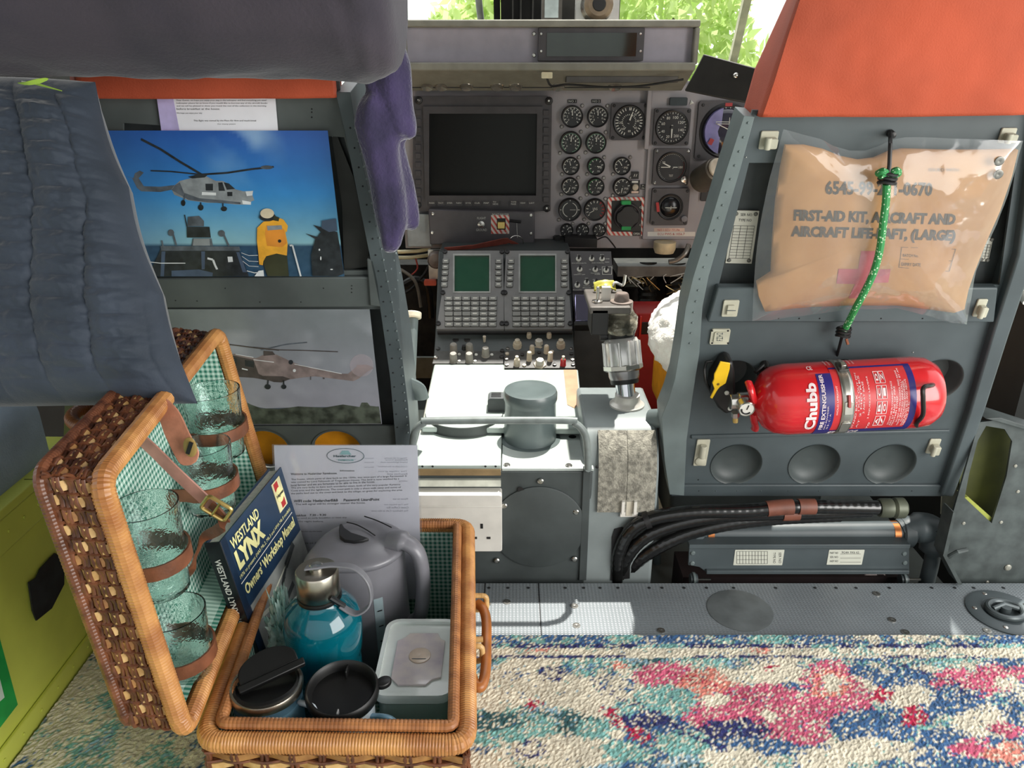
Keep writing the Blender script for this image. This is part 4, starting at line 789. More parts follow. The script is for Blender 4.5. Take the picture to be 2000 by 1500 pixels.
# ---- control display units
cc_ = crop(840, 480, 5)
def cdu(x, lab, xs, keyx, sideL_, sideR_):
    (tlx, trx, brx, blx) = x
    mb = MB(); mb.plate(FC, FC.uvs([cc_(tlx, 48), cc_(trx, 48), cc_(trx+8, 470), cc_(brx, 812), cc_(blx, 812), cc_(tlx-20, 470)], .012), [FC.uvs([cc_(xs[0], 92), cc_(xs[1], 92), cc_(xs[1], 445), cc_(xs[0], 445)], .012)], .0, .012, cdu_grey)
    o = mb.build('control_display_unit', bevel=.0015); tag(o, lab, 'control unit', 'control display units side by side')
    mb = MB(); mb.ppoly(FC, [cc_(xs[0], 92), cc_(xs[1], 92), cc_(xs[1], 445), cc_(xs[0], 445)], 0, .009, M('unit_screen_green', '12503c', .03, var=.02, ior=2.9)); mb.build('screen', o)
    mb = MB(); m_ = M('screen_trim', 'a3a5a3', .4); mb.plate(FC, FC.uvs([cc_(xs[0]-14, 78), cc_(xs[1]+12, 78), cc_(xs[1]+12, 458), cc_(xs[0]-14, 458)], .013), [FC.uvs([cc_(xs[0], 92), cc_(xs[1], 92), cc_(xs[1], 445), cc_(xs[0], 445)], .013)], .012, .0132, m_); mb.build('screen_trim', o)
    rows = [512, 562, 612, 662, 714, 766]; xs2 = keyx
    def key(X, Y, w_, h_, leg, r=.0016):
        mb = MB(); c = FC.uv(*cc_(X, Y), .015); W_ = urad(FC, *cc_(X, Y), w_/5); H_ = abs(FC.uv(*cc_(X, Y-h_), .015)[1]-c[1])
        mb.box(FC, c[0]-W_-.0008, c[0]+W_+.0008, c[1]-H_-.0008, c[1]+H_+.0008, .0118, .0124, black, r); mb.box(FC, c[0]-W_, c[0]+W_, c[1]-H_, c[1]+H_, .012, .0155, key_grey, r)
        if leg: mb.box(FC, c[0]-W_*.55, c[0]+W_*.55, c[1]-H_*.15, c[1]+H_*.3, .0155, .0158, legend)
        mb.build('key', o)
    for j, Y in enumerate(rows):
        for i, X in enumerate(xs2): key(X+(2-j)*(1.5 if i > 2 else -1.5)*.6, Y, 38, 19, not (j in (3, 4) and i == 0) and not (j == 3 and i < 3))
    for j in range(5):
        Y = 148+j*57; key(sideL_-j*3.5, Y, 29, 21, True); key(sideR_-j*.5, Y, 29, 21, True)
    for X, Y in ((tlx-10, 460), (trx+2, 460), (blx+18, 762), (brx-20, 762), (tlx+10, 60), (trx-10, 60)):
        mb = MB(); mb.lathe(FC.P(*cc_(X, Y), .012), FC.N, [(.0055, 0), (.005, .004), (.002, .004), (0, .003)], black, 12); mb.build('fastener', o)
cdu((135, 712, 722, 62), 'left of the two grey keypad units with green screens on the console', (238, 578), (182, 268, 353, 438, 524, 610), 152, 668)
cdu((742, 1352, 1388, 728), 'right of the two grey keypad units with green screens on the console', (880, 1222), (843, 928, 1014, 1100, 1187, 1273), 790, 1312)
mb = MB(); mb.tube([FC.P(*cc_(75, 835), -.004), FC.P(*cc_(1390, 835), -.004)], .008, black, 8); mb.build('dark_gap_strip', CON)
# ---- radio knob panels
def panel2(q, lab, nm='radio_control_panel'):
    mb = MB(); mb.prism(FK, FK.uvs([cc_(*p) for p in q], .004), -.003, .004, M('radio_panel_grey', '4b4a47', .5, var=.12, scale=60)); o = mb.build(nm, bevel=.001); tag(o, lab, 'control panel'); return o
def knob(o, X, Y, r, h, m, nm='knob', flut=True, top=None):
    p = FK.P(*cc_(X, Y), .004); R_ = urad(FK, *cc_(X, Y), r/5); mb = MB(); N = (FK.N+V((0, -.25, .3))).normalized(); N = FK.N
    mb.lathe(p, N, [(R_*1.15, 0), (R_*1.1, .002), (R_*.98, .003), (R_*.88, h), (R_*.8, h+.001), (0, h+.001)], m, 20)
    if top: mb.lathe(p+N*h, N, [(R_*.6, 0), (R_*.55, h*.6), (0, h*.6+.001)], top, 16)
    if flut:
        U_ = FK.U; W_ = N.cross(U_)
        for i in range(14):
            a = 2*pi*i/14; d = U_*cos(a)+W_*sin(a); mb.tube([p+d*R_*.98+N*.003, p+d*R_*.89+N*(h-.001)], .0006, m, 4)
    mb.build(nm, o)
kb = M('knob_black', '2b2a29', .4); kg = M('knob_grey_fluted', '8b877f', .45, var=.1); kc = M('knob_cream', '')
k1 = panel2(((80, 905), (718, 905), (716, 1150), (20, 1150)), 'dark panel of black and grey knobs left on the console')
for X, Y in ((252, 945), (362, 945), (332, 1010)): knob(k1, X, Y, 36 if Y < 1000 else 22, .008, kb, flut=False)
for X, Y in ((232, 1040), (386, 1040), (230, 1130), (384, 1130), (543, 1075)): knob(k1, X, Y, 36, .020, kg)
mb = MB(); mb.lathe(FK.P(*cc_(532, 960), .004), FK.N, [(.007, 0), (.006, .003), (.0025, .004), (.0035, .02), (0, .021)], kc, 14); mb.build('toggle_switch', k1)
for X, Y in ((285, 1062), (285, 1128), (450, 1065), (440, 1128), (603, 1065)):
    mb = MB(); mb.lathe(FK.P(*cc_(X, Y), .004), FK.N, [(.0035, 0), (.003, .002), (0, .0025)], legend, 10); mb.build('pointer', k1)
for X, Y in ((90, 925), (82, 955), (78, 1010), (60, 1095), (700, 925), (700, 960), (705, 1030), (700, 1090)):
    mb = MB(); mb.lathe(FK.P(*cc_(X, Y), .004), FK.N, [(.005, 0), (.0045, .003), (0, .0035)], kb if int(X+Y) % 3 else silver, 12); mb.build('fastener', k1)
k2 = panel2(((735, 905), (1385, 905), (1420, 1195), (720, 1195)), 'dark panel of cream knobs and one red knob right on the console')
for X, Y, r, h in ((966, 930, 24, .020), (1160, 930, 24, .020), (995, 1048, 24, .018), (1135, 1045, 24, .018), (968, 1118, 24, .020), (1172, 1120, 24, .020)): knob(k2, X, Y, r, h, kc)
for X, Y in ((852, 990), (1275, 990)): knob(k2, X, Y, 44, .012, kc, top=kc)
knob(k2, 848, 1165, 30, .014, kc, top=kc)
knob(k2, 1298, 1165, 26, .014, red, top=kc)
for X, Y in ((1062, 975), (1072, 1165)):
    mb = MB(); p = FK.P(*cc_(X, Y), .004); mb.lathe(p, FK.N, [(.014, 0), (.013, .003), (0, .004)], kc, 6); mb.lathe(p, FK.N, [(.009, .003), (.008, .014), (0, .015)], M('white_hex_knob', 'dad5c8', .4), 6); mb.build('hexagon_knob', k2)
for X, Y in ((900, 1068), (1065, 1045), (1190, 1040), (1185, 970), (1215, 1165), (920, 1172), (760, 940), (757, 1010), (752, 1060), (745, 1110), (748, 1165), (1368, 930), (1375, 970), (1378, 1010), (1380, 1060), (1390, 1115), (1395, 1165)):
    mb = MB(); mb.lathe(FK.P(*cc_(X, Y), .004), FK.N, [(.0042, 0), (.004, .003), (0, .0035)], (kb, silver, kc)[int(X) % 3], 12); mb.build('fastener', k2)
# ---- switch panel to the right of the units
SW = thing('switch_panel', 'dark grey switch panel with white legends right of the keypad units', 'switch panel', (.19, 1.7, .38))
swm = M('switch_panel_grey', '504e50', .5, var=.06)
mb = MB(); mb.prism(FC, FC.uvs([cc_(1362, 50), cc_(1768, 55), cc_(1800, 440), cc_(1395, 440)], .006), -.0, .006, swm); mb.build('panel_plate', SW, bevel=.001)
for X, Y in ((1450, 130), (1577, 130), (1678, 130), (1460, 232), (1612, 235), (1718, 240), (1437, 388), (1528, 360), (1618, 362)):
    mb = MB(); p = FC.P(*cc_(X, Y), .006); mb.lathe(p, FC.N, [(.006, 0), (.006, .002), (.0045, .002), (.0045, .003), (0, .003)], legend, 14); mb.lathe(p, FC.N+V((0, -.3, .2)), [(.0022, .002), (.003, .014), (0, .016)], black, 10); mb.build('toggle_switch', SW)
mb = MB(); FQ = FC
def sl_(t_, X0, X1, Y0, Y1): mb.fit(t_, FC.P(*cc_(X0, Y1), .0063), FC.P(*cc_(X1, Y1), .0063), FC.P(*cc_(X0, Y0), .0063), legend)
for t_, X, Y, w_ in (('ON', 1450, 92, 15), ('ICS DEFAULTS', 1455, 170, 70), ('OFF', 1450, 158, 14), ('ON', 1577, 96, 15), ('HUD NORMAL', 1640, 168, 60), ('BITE', 1680, 88, 18), ('EMER', 1735, 128, 18), ('MAIN', 1728, 160, 20), ('CALL', 1460, 268, 20), ('LIGHTS OFF', 1460, 282, 55), ('AUX', 1562, 232, 10), ('ON', 1660, 232, 10), ('TRANSFER', 1612, 268, 45), ('PUMP', 1635, 280, 26), ('NORM', 1528, 318, 15), ('CARGO', 1528, 392, 30), ('RELEASE', 1530, 410, 38), ('ARM', 1437, 352, 15), ('FLOATS', 1437, 432, 40), ('ON', 1600, 330, 12), ('ARM', 1620, 395, 36), ('LAMP', 1700, 348, 40)): sl_(t_, X-w_, X+w_, Y-5, Y+4)
for a, b in (((1680, 205), (1775, 205)), ((1775, 205), (1772, 280)), ((1772, 280), (1684, 280)), ((1684, 280), (1680, 205))): mb.tube([FC.P(*cc_(*a), .0063), FC.P(*cc_(*b), .0063)], .0006, legend, 4)
mb.build('lettering', SW)
mb = MB(); a = onY(*cc_(1395, 590), 1.60); b = onY(1240, 760, 1.60); F6 = Frame((0, 1.60, 0), (1, 0, 0), (0, 0, 1))
mb.box(F6, CX1+.004, CX1+.105, -.1199, FC.P(1130, 590, -.01).z-.02, -.20, 0, M('pedestal_dark', '515254', .5, var=.08)); mb.build('cabinet', SW, bevel=.002)
mb = MB(); mb.prism(FC, FC.uvs([cc_(1362, 50), cc_(1768, 55), cc_(1810, 590), cc_(1400, 590)], .0), -.05, .0, swm); mb.build('panel_box', SW)
for X in (1438, 1537): mb = MB(); mb.screw(F6.P(*cc_(X, 815), 0), F6.N, .003); mb.build('screw', SW)
mb = MB(); mb.ppoly(FC, [cc_(1412, 470), cc_(1575, 480), cc_(1570, 735), cc_(1420, 735)], .0, .025, M('glossy_lens_unit', 'a7a3c8', .06, .9, var=.03)); mb.ppoly(FC, [cc_(1405, 735), cc_(1575, 735), cc_(1572, 775), cc_(1410, 775)], .0, .03, black); mb.build('mirrored_lens_unit', SW, bevel=.002)
# ---- hand controller column on its pedestal
PD = thing('controller_pedestal', 'grey pedestal with a grey felt pad on its sloping front', 'pedestal', (.15, 1.2, -.12))
pm = M('pedestal_paint', '7f8787', .4, var=.07, scale=14)
px0 = FF.uv(1143, 900)[0]; px1 = FF.uv(1291, 900)[0]; pr = [(1.099, -.12), (1.099, .14), (1.104, .20), (1.118, .238), (1.145, .262), (1.175, .270), (1.30, .270), (1.30, -.12)]
mb = MB(); mb.prism(FY, pr, px0, px1, pm); mb.build('body', PD, bevel=.006)
mb = MB(); felt = M('grey_felt', 'a19d90', .95, var=.25, scale=120, bump=1.0, bscale=350, col2='6e6b62', sheen=.3)
fpts = [(1.0965, .130), (1.0962, .150), (1.0985, .19), (1.103, .212), (1.116, .242), (1.135, .259)]; fx0 = FF.uv(1170, 900)[0]; fx1 = FF.uv(1284, 900)[0]
for a_, b_ in ((fx0, (fx0+fx1)/2-.0004), ((fx0+fx1)/2+.0004, fx1)):
    mb.strap(smoothpath([(((a_+b_)/2), y, z) for y, z in fpts], 4), (1, 0, 0), b_-a_, .005, felt)
mb.build('felt_pad', PD, label='mottled grey felt pad')
mb = MB(); FA = Frame((0, 1.0975, 0), (1, 0, 0), (0, 0, 1)); mb.pbox(FA, 1212, 977, 1247, 1010, 0, .003, white, .001)
for x0_, x1_ in ((1214, 1220), (1238, 1244)): mb.pbox(FA, x0_, 981, x1_, 1006, .003, .010, white, .001)
mb.pbox(FA, 1223, 980, 1236, 1008, .003, .004, M('clip_shadow', 'cfc7b5', .5)); mb.build('cable_clip', PD, bevel=.0006)
mb = MB(); mb.ppoly(FA, [(1193, 1134), (1195, 1050), (1200, 1034), (1215, 1030), (1228, 1036), (1232, 1050), (1230, 1130)], -.002, .0005, black)
mb.lathe(FA.P(1166, 912, 0), FA.N, [(.003, 0), (0, .0005)], black, 10); mb.build('cable_slot', PD)
HC = thing('hand_controller', 'chrome and cream control column with taped grip and black switch box', 'control column', (.15, 1.21, .27))
B = onY(1224, 796, 1.215); B.z = .270; T = onY(1203, 565, 1.27); ax = (T-B).normalized(); Ln = (T-B).length
mb = MB(); mb.lathe(B, (0, 0, 1), [(.030, 0), (.030, .003), (.024, .007), (.0215, .012), (.021, .02)], M('cream_metal', 'd8d4cc', .35, .2), 30); mb.lathe(B, ax, [(.0165, .01), (.0165, .06)], chrome, 28); mb.build('shaft', HC, smooth=50)
mb = MB(); q = B+ax*.038; mb.lathe(q, ax, [(.0235, 0), (.0245, .004), (.0245, .010), (.020, .012)], black, 30); mb.lathe(q+ax*.008, ax, [(.025, 0), (.0265, .006), (.0265, .016), (.030, .018)], M('collar_grey', 'a7a4a6', .25, .6), 30)
mb.lathe(q+ax*.022, ax, [(.030, 0), (.034, .003), (.034, .010), (.030, .012)], silver, 8)
q2 = q+ax*.030; pts = []
mb.lathe(q2, ax, [(.031, 0), (.0315, .004), (.0312, .040), (.027, .048), (.020, .050)], M('fluted_alloy', 'dcdbd8', .25, .5), 12); U0 = ax.orthogonal().normalized(); W0 = ax.cross(U0)
for i in range(12):
    a = 2*pi*i/12; d = U0*cos(a)+W0*sin(a); mb.tube([q2+d*.031+ax*.002, q2+d*.0308+ax*.042], .0022, MT['fluted_alloy'], 6)
mb.build('locking_collar', HC, smooth=30)
q3 = q2+ax*.050; mb = MB(); mb.lathe(q3, ax, [(.021, -.01), (.024, .0), (.027, .010), (.026, .014)], black, 24); mb.cyl(q3+V((-.035, 0, .002)), q3+V((-.02, 0, .002)), .009, black, 14); mb.build('grip_base', HC)
tape = M('clear_tape_wrap', 'b3ac98', .22, .3, var=.35, scale=45, col2='57554a', bump=1, bscale=90)
gp = q3+ax*.010; top = onY(1200, 590, 1.262)
def gf(a, b):
    p = gp.lerp(top, b); th = a*2*pi; r = .0265+.004*sin(b*7)+.003*noise.noise(V((cos(th)*2, sin(th)*2, b*5)))+.002*noise.noise(V((cos(th)*6, sin(th)*6, b*14))); r *= (1 if b < .85 else 1-.5*((b-.85)/.15)**2)
    return p+V((cos(th)*r+.008*max(0, sin(b*pi*1.2-.6))*(1 if cos(th) > 0 else .2), sin(th)*r, 0))
mb = MB(); mb.grid(gf, 30, 26, tape, cu=True); mb.build('taped_grip', HC, smooth=80)
F7 = Frame((0, 1.235, 0), (1, 0, 0), (0, 0, 1))
F7.O.y = 1.205; zt_ = F7.P(1190, 600).z; xa = F7.P(1156, 600).x; xb = F7.P(1190, 600).x; xc = F7.P(1238, 600).x
mb = MB(); mb.box(F7, xa, xb, F7.P(1170, 655).z, zt_-.004, -.06, .0, M('box_black', '1b1a1a', .45), .002); mb.box(F7, xa-.003, xc-.004, zt_-.012, zt_, -.115, .0, M('switch_head_grey', '6a6560', .45, .2), .003); mb.build('switch_box', HC, bevel=.002)
mb = MB(); mb.lathe((xa+.012, 1.235, zt_), (0, 0, 1), [(.009, 0), (.009, .003), (.003, .005), (.003, .026), (0, .027)], silver, 14); mb.build('toggle_switch', HC)
mb = MB(); mb.box(Frame((xb-.001, 1.245, zt_), (1, 0, 0), (0, 0, 1)), -.007, .008, 0, .022, -.012, 0, white, .001); mb.build('white_button', HC)
mb = MB(); mb.lathe((xc-.016, 1.235, zt_-.012), (0, 0, 1), [(.019, 0), (.019, .014), (.013, .015), (.011, .026), (.009, .028), (0, .028)], M('rose_grey_knob', '8e8078', .4, .2), 20); mb.build('trim_knob', HC)
mb = MB(); mb.tube(smoothpath([(xc-.026, 1.30, zt_), (xc-.020, 1.30, zt_+.016), (xc-.006, 1.30, zt_+.012), (xc-.003, 1.30, zt_+.030)]), .0028, silver, 8); mb.build('wire_hook', HC)
mb = MB(); yt = M('yellow_tape', 'cfc653', .4, var=.12); c = V((xa+.022, 1.3, zt_+.012))
mb.grid(lambda a, b: V((c.x-.010+a*.038, 1.292+b*.012, c.z-.008+.005*sin(a*3.1)+.004*noise.noise(V((a*4, b*3, 2)))+b*.012)), 10, 5, yt); o = mb.build('yellow_tape', HC); so_ = o.modifiers.new('t', 'SOLIDIFY'); so_.thickness = .002
# ---- red box on the cockpit floor
mb = MB(); F8 = Frame((0, 1.66, 0), (1, 0, 0), (0, 0, 1)); a = F8.uv(1240, 612); b = F8.uv(1300, 704)
mb.box(F8, a[0], a[0]+.10, -.1199, a[1], -.10, 0, redm, .006); mb.box(F8, a[0]+.014, a[0]+.05, a[1]-.05, a[1]-.02, -.02, .001, black, .003); mb.box(F8, a[0]+.010, a[0]+.016, a[1]-.055, a[1]-.004, .0, .008, red); rb = mb.build('red_box', bevel=.002); tag(rb, 'red metal box standing beside the right seat sheepskin', 'box')
# ---- tan plate, floor plates
mb = MB(); p0 = onZ(1150, 790, -.1); q = Frame((0, 0, -.119), (1, 0, 0), (0, 1, 0)); mb.box(q, .135, .30, 1.31, 1.585, 0, .12, M('tan_tread_plate', 'a0967c', .8, var=.2, scale=60)); o = mb.build('tread_plate', bevel=.003); tag(o, 'worn tan floor step behind the control column', 'floor step')
# ---- equipment below the panel at the right: hoses with foil and braided bits
dark_bay = M('bay_dark', '2a2724', .8, var=.3, scale=40)
mb = MB(); F9 = Frame((0, 1.86, 0), (1, 0, 0), (0, 0, 1)); mb.box(F9, .255, .50, .345, .37, -.05, .04, M('bay_shelf', '6d6962', .5, var=.15)); mb.box(F9, .22, .60, .0, .34, -.10, -.06, dark_bay); EQ = mb.build('equipment_bay'); tag(EQ, 'dark equipment bay under the right of the instrument panel', 'equipment bay')
def bellows(x, y0, y1, r, lab, m, seed):
    rnd = random.Random(seed); a = F9.P(x, y0, .0); b = F9.P(x+rnd.uniform(-4, 4), y1, .02); ax_ = b-a; L_ = ax_.length; prof = []
    k = int(L_/.007)
    for i in range(k+1): prof.append((r*(1 if i % 2 else .86), L_*i/k))
    mb = MB(); mb.lathe(a, ax_, prof, m, 20); o = mb.build('flexible_duct'); tag(o, lab, 'duct'); 
    for j in range(9):
        t0 = rnd.uniform(.05, .5); p = a.lerp(b, t0)+V((rnd.uniform(-1, 1)*r*.6, -r*.95, 0)); mb = MB()
        mb.tube(smoothpath([p, p+V((rnd.uniform(-.02, .02), -.012, rnd.uniform(-.012, .004))), p+V((rnd.uniform(-.03, .03), -.008, rnd.uniform(-.03, -.01)))], 3), .0012, legend if j % 2 else M('brass_wire', 'b8a070', .3, .8), 5); mb.build('loose_tie', o)
fo = M('duct_black', '26241f', .35, var=.3, scale=90)
bellows(1266, 512, 600, .024, 'black ribbed duct with pale ties, nearest the switch panel', fo, 1); bellows(1318, 515, 590, .030, 'black ribbed duct with a spray of wire ties beside the right seat frame', fo, 2); bellows(1236, 520, 562, .018, 'short dark ribbed duct behind the control column top', M('duct_olive', '45463b', .5), 3)
mb = MB(); p = F9.P(1298, 482, .05); mb.lathe(p, (0, 0, -1), [(.026, -.012), (.026, .004), (.022, .014), (0, .015)], M('cream_light', 'e0cfa8', .4), 24); o = mb.build('cream_cap_lamp', loc=tuple(p)); tag(o, 'round cream capped unit under the panel labels', 'lamp')
mb = MB(); mb.tube(smoothpath([F9.P(1345, 478, .04), F9.P(1338, 495, .05), F9.P(1322, 508, .05), F9.P(1306, 512, .05)]), .006, M('convoluted_grey', '8a8781', .35, .4), 10); o = mb.build('conduit'); tag(o, 'short bright curved conduit under the panel right side', 'conduit')
# ---- wiring and pipes left of the units
mb = MB(); F10 = Frame((0, 1.84, 0), (1, 0, 0), (0, 0, 1)); mb.box(F10, -.42, -.17, .0, .36, -.10, -.04, dark_bay); EL = mb.build('wiring_bay'); tag(EL, 'dark wiring bay under the left of the instrument panel', 'equipment bay')
crm = M('cream_pipe', 'd2c7a0', .4)
for y0, y1, lab in ((490, 492, 'upper cream pipe under the left end of the instrument panel'), (502, 503, 'lower cream pipe under the left end of the instrument panel')):
    mb = MB(); mb.tube(smoothpath([F10.P(730, y0, .0), F10.P(770, y1, .0), F10.P(800, y0+1, .0), F10.P(818, y1-2, .0), F10.P(840, y0-4, -.01)]), .0045, crm, 10); o = mb.build('pipe'); tag(o, lab, 'pipe')
rnd = random.Random(12)
for i, (m_, lab, pts) in enumerate(((M('cable_black', '1e1d1c', .35), 'thick black cable bundle low in the left wiring bay', [(752, 545), (775, 560), (810, 545), (835, 560), (842, 620)]),
      (MT['cable_black'], 'black cable looping above the thick bundle at the left', [(752, 560), (790, 572), (825, 540), (838, 520)]),
      (M('cable_red', 'a03a34', .5), 'red wire curving up under the cream pipes', [(800, 540), (815, 525), (812, 505)]),
      (M('cable_grey', '77736b', .5), 'grey cable passing behind the cable bundle', [(755, 520), (785, 528), (812, 552), (822, 600)]))):
    mb = MB(); mb.tube(smoothpath([F10.P(x, y, .03+.004*i) for x, y in pts]), (.008, .004, .002, .004)[i], m_, 8); o = mb.build('cable'); tag(o, lab, 'cable')
mb = MB(); mb.pbox(F10, 828, 548, 852, 558, .06, .075, M('orange_red_plastic', 'd4573e', .4), .003); o = mb.build('connector', loc=tuple(F10.P(840, 558, .06))); tag(o, 'orange-red plastic connector left of the keypad units', 'connector')
mb = MB(); p = F10.P(850, 512, .10); mb.lathe(p+V((0, .03, 0)), (0, -1, 0), [(.020, 0), (.020, .012), (.016, .018), (0, .020)], M('rose_knob', '7a6d66', .4, .2), 22); mb.box(Frame(p+V((0, .04, 0)), (1, 0, 0), (0, 0, 1)), -.02, .02, -.05, .02, -.01, 0, M('bracket_silver', 'b5b2ac', .3, .6)); o = mb.build('round_control_knob'); tag(o, 'round brownish knob on a bright bracket left of the keypad units', 'knob')
mb = MB(); F11 = Frame((0, 1.70, 0), (1, 0, 0), (0, 0, 1)); a = F11.uv(812, 580); b = F11.uv(868, 700); mb.box(F11, a[0]-.03, CX0-.002, b[1]-.05, .18, -.01, 0, M('side_skirt_grey', '80867f', .7, var=.1)); o = mb.build('console_side_skirt'); tag(o, 'grey fabric-like skirt beside the left side of the console', 'skirt')
# ================================================================ LOW RIGHT: tube, cross beam, hoses
TB = thing('support_tube', 'thick grey tube with copper-coloured rings under the right seat', 'tube', (.4, 1.15, -.12))
FT2 = Frame((0, 1.155, 0), (1, 0, 0), (0, 0, 1)); a = FT2.P(1358, 1040); b = FT2.P(1760, 1038); d = (b-a).normalized()
mb = MB(); mb.cyl(a, b, .0185, grey, 28); mb.build('tube', TB)
for x in (1378, 1738): mb = MB(); c = FT2.P(x, 1040); mb.cyl(c, c+d*.011, .0205, M('copper_ring', 'a8683c', .35, .8), 28); mb.build('copper_ring', TB)
for x, w_ in ((1350, .014), (1755, .020)): mb = MB(); c = FT2.P(x, 1040); mb.lathe(c, d, [(.022, 0), (.026, .003), (.026, w_), (.022, w_+.004)], grey, 28); mb.build('flange', TB)
c = FT2.P(1790, 1030); mb = MB(); mb.tube(smoothpath([b, c, c+V((.03, 0, -.01)), c+V((.034, -.01, -.05)), c+V((.028, -.02, -.12))], 6), [.022]*6+[.027]*6+[.024]*6+[.013]*7, grey, 18); mb.lathe(c+V((.022, -.024, .003)), (0, -1, 0), [(.005, 0), (0, .001)], dk, 12); mb.tube([c+V((.028, -.02, -.1)), c+V((.028, -.02, -.155))], .011, grey, 14); mb.build('elbow_bracket', TB, smooth=60)
CB = thing('cross_beam', 'grey riveted cross beam with two white paper labels under the tube', 'beam', (.4, 1.12, -.12))
FB = Frame((0, 1.120, 0), (1, 0, 0), (0, 0, 1)); 
mb = MB(); mb.ppoly(FB, [(1346, 1068), (1776, 1070), (1776, 1122), (1382, 1120), (1366, 1108), (1344, 1104)], -.004, 0, grey); mb.pbox(FB, 1346, 1064, 1778, 1072, -.03, .008, grey); mb.pbox(FB, 1380, 1115, 1776, 1122, -.03, .007, grey)
for x, y in ((1353, 1080), (1352, 1100), (1766, 1081), (1767, 1099)): mb.screw(FB.P(x, y, 0), FB.N, .0045, grey_side)
mb.build('beam', CB, bevel=.0015)
def blabel(x0, y0, x1, y1, nm, kind):
    mb = MB(); mb.pbox(FB, x0, y0, x1, y1, 0, .0008, M('label_white', 'cfd0c2', .5, var=.03), .001)
    Ln_ = lambda xa, ya, xb, yb: mb.tube([FB.P(xa, ya, .001), FB.P(xb, yb, .001)], .0003, ink, 4)
    if kind == 0:
        for i in range(11): Ln_(x0+5+i*6, y0+3, x0+5+i*6, y1-3)
        for j in range(4): Ln_(x0+5, y0+3+j*8, x0+65, y0+3+j*8)
        for k_, t_ in enumerate(('TYPE NO', 'SER NO')): mb.fit(t_, FB.P(x0+76+k_*11, y0+5, .001), FB.P(x0+76+k_*11, y1-4, .001), FB.P(x0+81+k_*11, y0+5, .001), ink)
    else:
        for j, t_ in enumerate(('PART NO', 'SER NO', 'INSP NO')): y = y0+5+j*8; mb.ptext(FB, t_, x0+4, x0+20, y+3, y-1, .001, ink); Ln_(x0+24, y+3, x1-5, y+3)
        mb.ptext(FB, '9G4A 9X6 62', x0+27, x1-8, y0+7, y0+3, .001, ink)
    mb.build(nm, CB)
blabel(1434, 1074, 1530, 1104, 'paper_label', 0); blabel(1617, 1074, 1686, 1103, 'paper_label', 1)
for x in (1355, 1765):
    mb = MB(); c = FB.P(x, 1128, .0); mb.lathe(c+V((-.006, .0, -.004)), (1, 0, 0), [(.010, 0), (.010, .012)], grey, 16); mb.lathe(c+V((-.002, 0, -.004)), (1, 0, 0), [(.013, 0), (.013, .004)], grey_side, 16); mb.cyl(c+V((.006, 0, -.004)), c+V((.03, 0, -.004)), .0022, silver, 8); mb.build('pivot_bolt', CB)
mb = MB(); mb.box(FB, FB.P(1340, 1130).x, FB.P(1790, 1130).x, -.12, -.032, -.10, -.02, M('maroon_dark', '2c1f20', .7)); mb.build('lower_bar', CB)
hose = M('hose_black', '151515', .22, var=.1, scale=60, coat=.4); FH = Frame((0, 1.088, 0), (1, 0, 0), (0, 0, 1))
for i, (pts, lab) in enumerate((([(1205, 1132), (1208, 1082), (1232, 1035), (1275, 1012), (1350, 1000), (1460, 997), (1540, 990), (1640, 990), (1752, 992)], 'uppermost glossy black ribbed hose curving out of the pedestal slot'),
        ([(1212, 1132), (1222, 1092), (1255, 1052), (1310, 1026), (1400, 1008), (1500, 1003), (1600, 1000), (1700, 996)], 'middle glossy black ribbed hose curving out of the pedestal slot'),
        ([(1222, 1134), (1240, 1100), (1280, 1070), (1340, 1042), (1420, 1022), (1520, 1010), (1640, 1004)], 'lowest glossy black ribbed hose curving out of the pedestal slot'))):
    P = smoothpath([FH.P(x, y, .006*(2-i)-.012+(.0 if k_ > 1 else -.018*(2-k_)/2)) for k_, (x, y) in enumerate(pts)], 9); Q = []; rr = []
    L_ = [0]
    for p, q in zip(P[:-1], P[1:]): L_.append(L_[-1]+(q-p).length)
    m_ = int(L_[-1]/.003); j = 0
    for k_ in range(m_+1):
        s_ = min(L_[-1]*k_/m_, L_[-1]-1e-6)
        while L_[j+1] < s_: j += 1
        Q.append(P[j].lerp(P[j+1], (s_-L_[j])/(L_[j+1]-L_[j]))); rr.append((.0118 if i < 2 else .013)*(1 if (k_//2) % 2 else .975))
    mb = MB(); mb.tube(Q, rr, hose, 12); hs = mb.build('hose'); tag(hs, lab, 'hose', 'black hoses out of the pedestal')
    if i < 2:
        for f0 in ((.62, .70), (.71, .76)) if i == 0 else ((.70, .76),):
            mb = MB(); mb.tube(Q[int(len(Q)*f0[0]):int(len(Q)*f0[1])], .0132, M('copper_sleeve', '7b4a3a', .5, var=.15), 14); mb.build('brown_sleeve', hs)
    if i == 0:
        mb = MB(); mb.tube(Q[int(len(Q)*.26):int(len(Q)*.27)+2], .0145, black, 14); mb.build('cable_tie', hs)
        mb = MB(); c = Q[-1]; mb.lathe(c-d*.03, d, [(.014, 0), (.016, .004), (.016, .02), (.013, .022), (.017, .026), (.017, .04), (.012, .044)], M('olive_coupling', '5b5f50', .45, .3), 22); mb.build('end_coupling', hs)
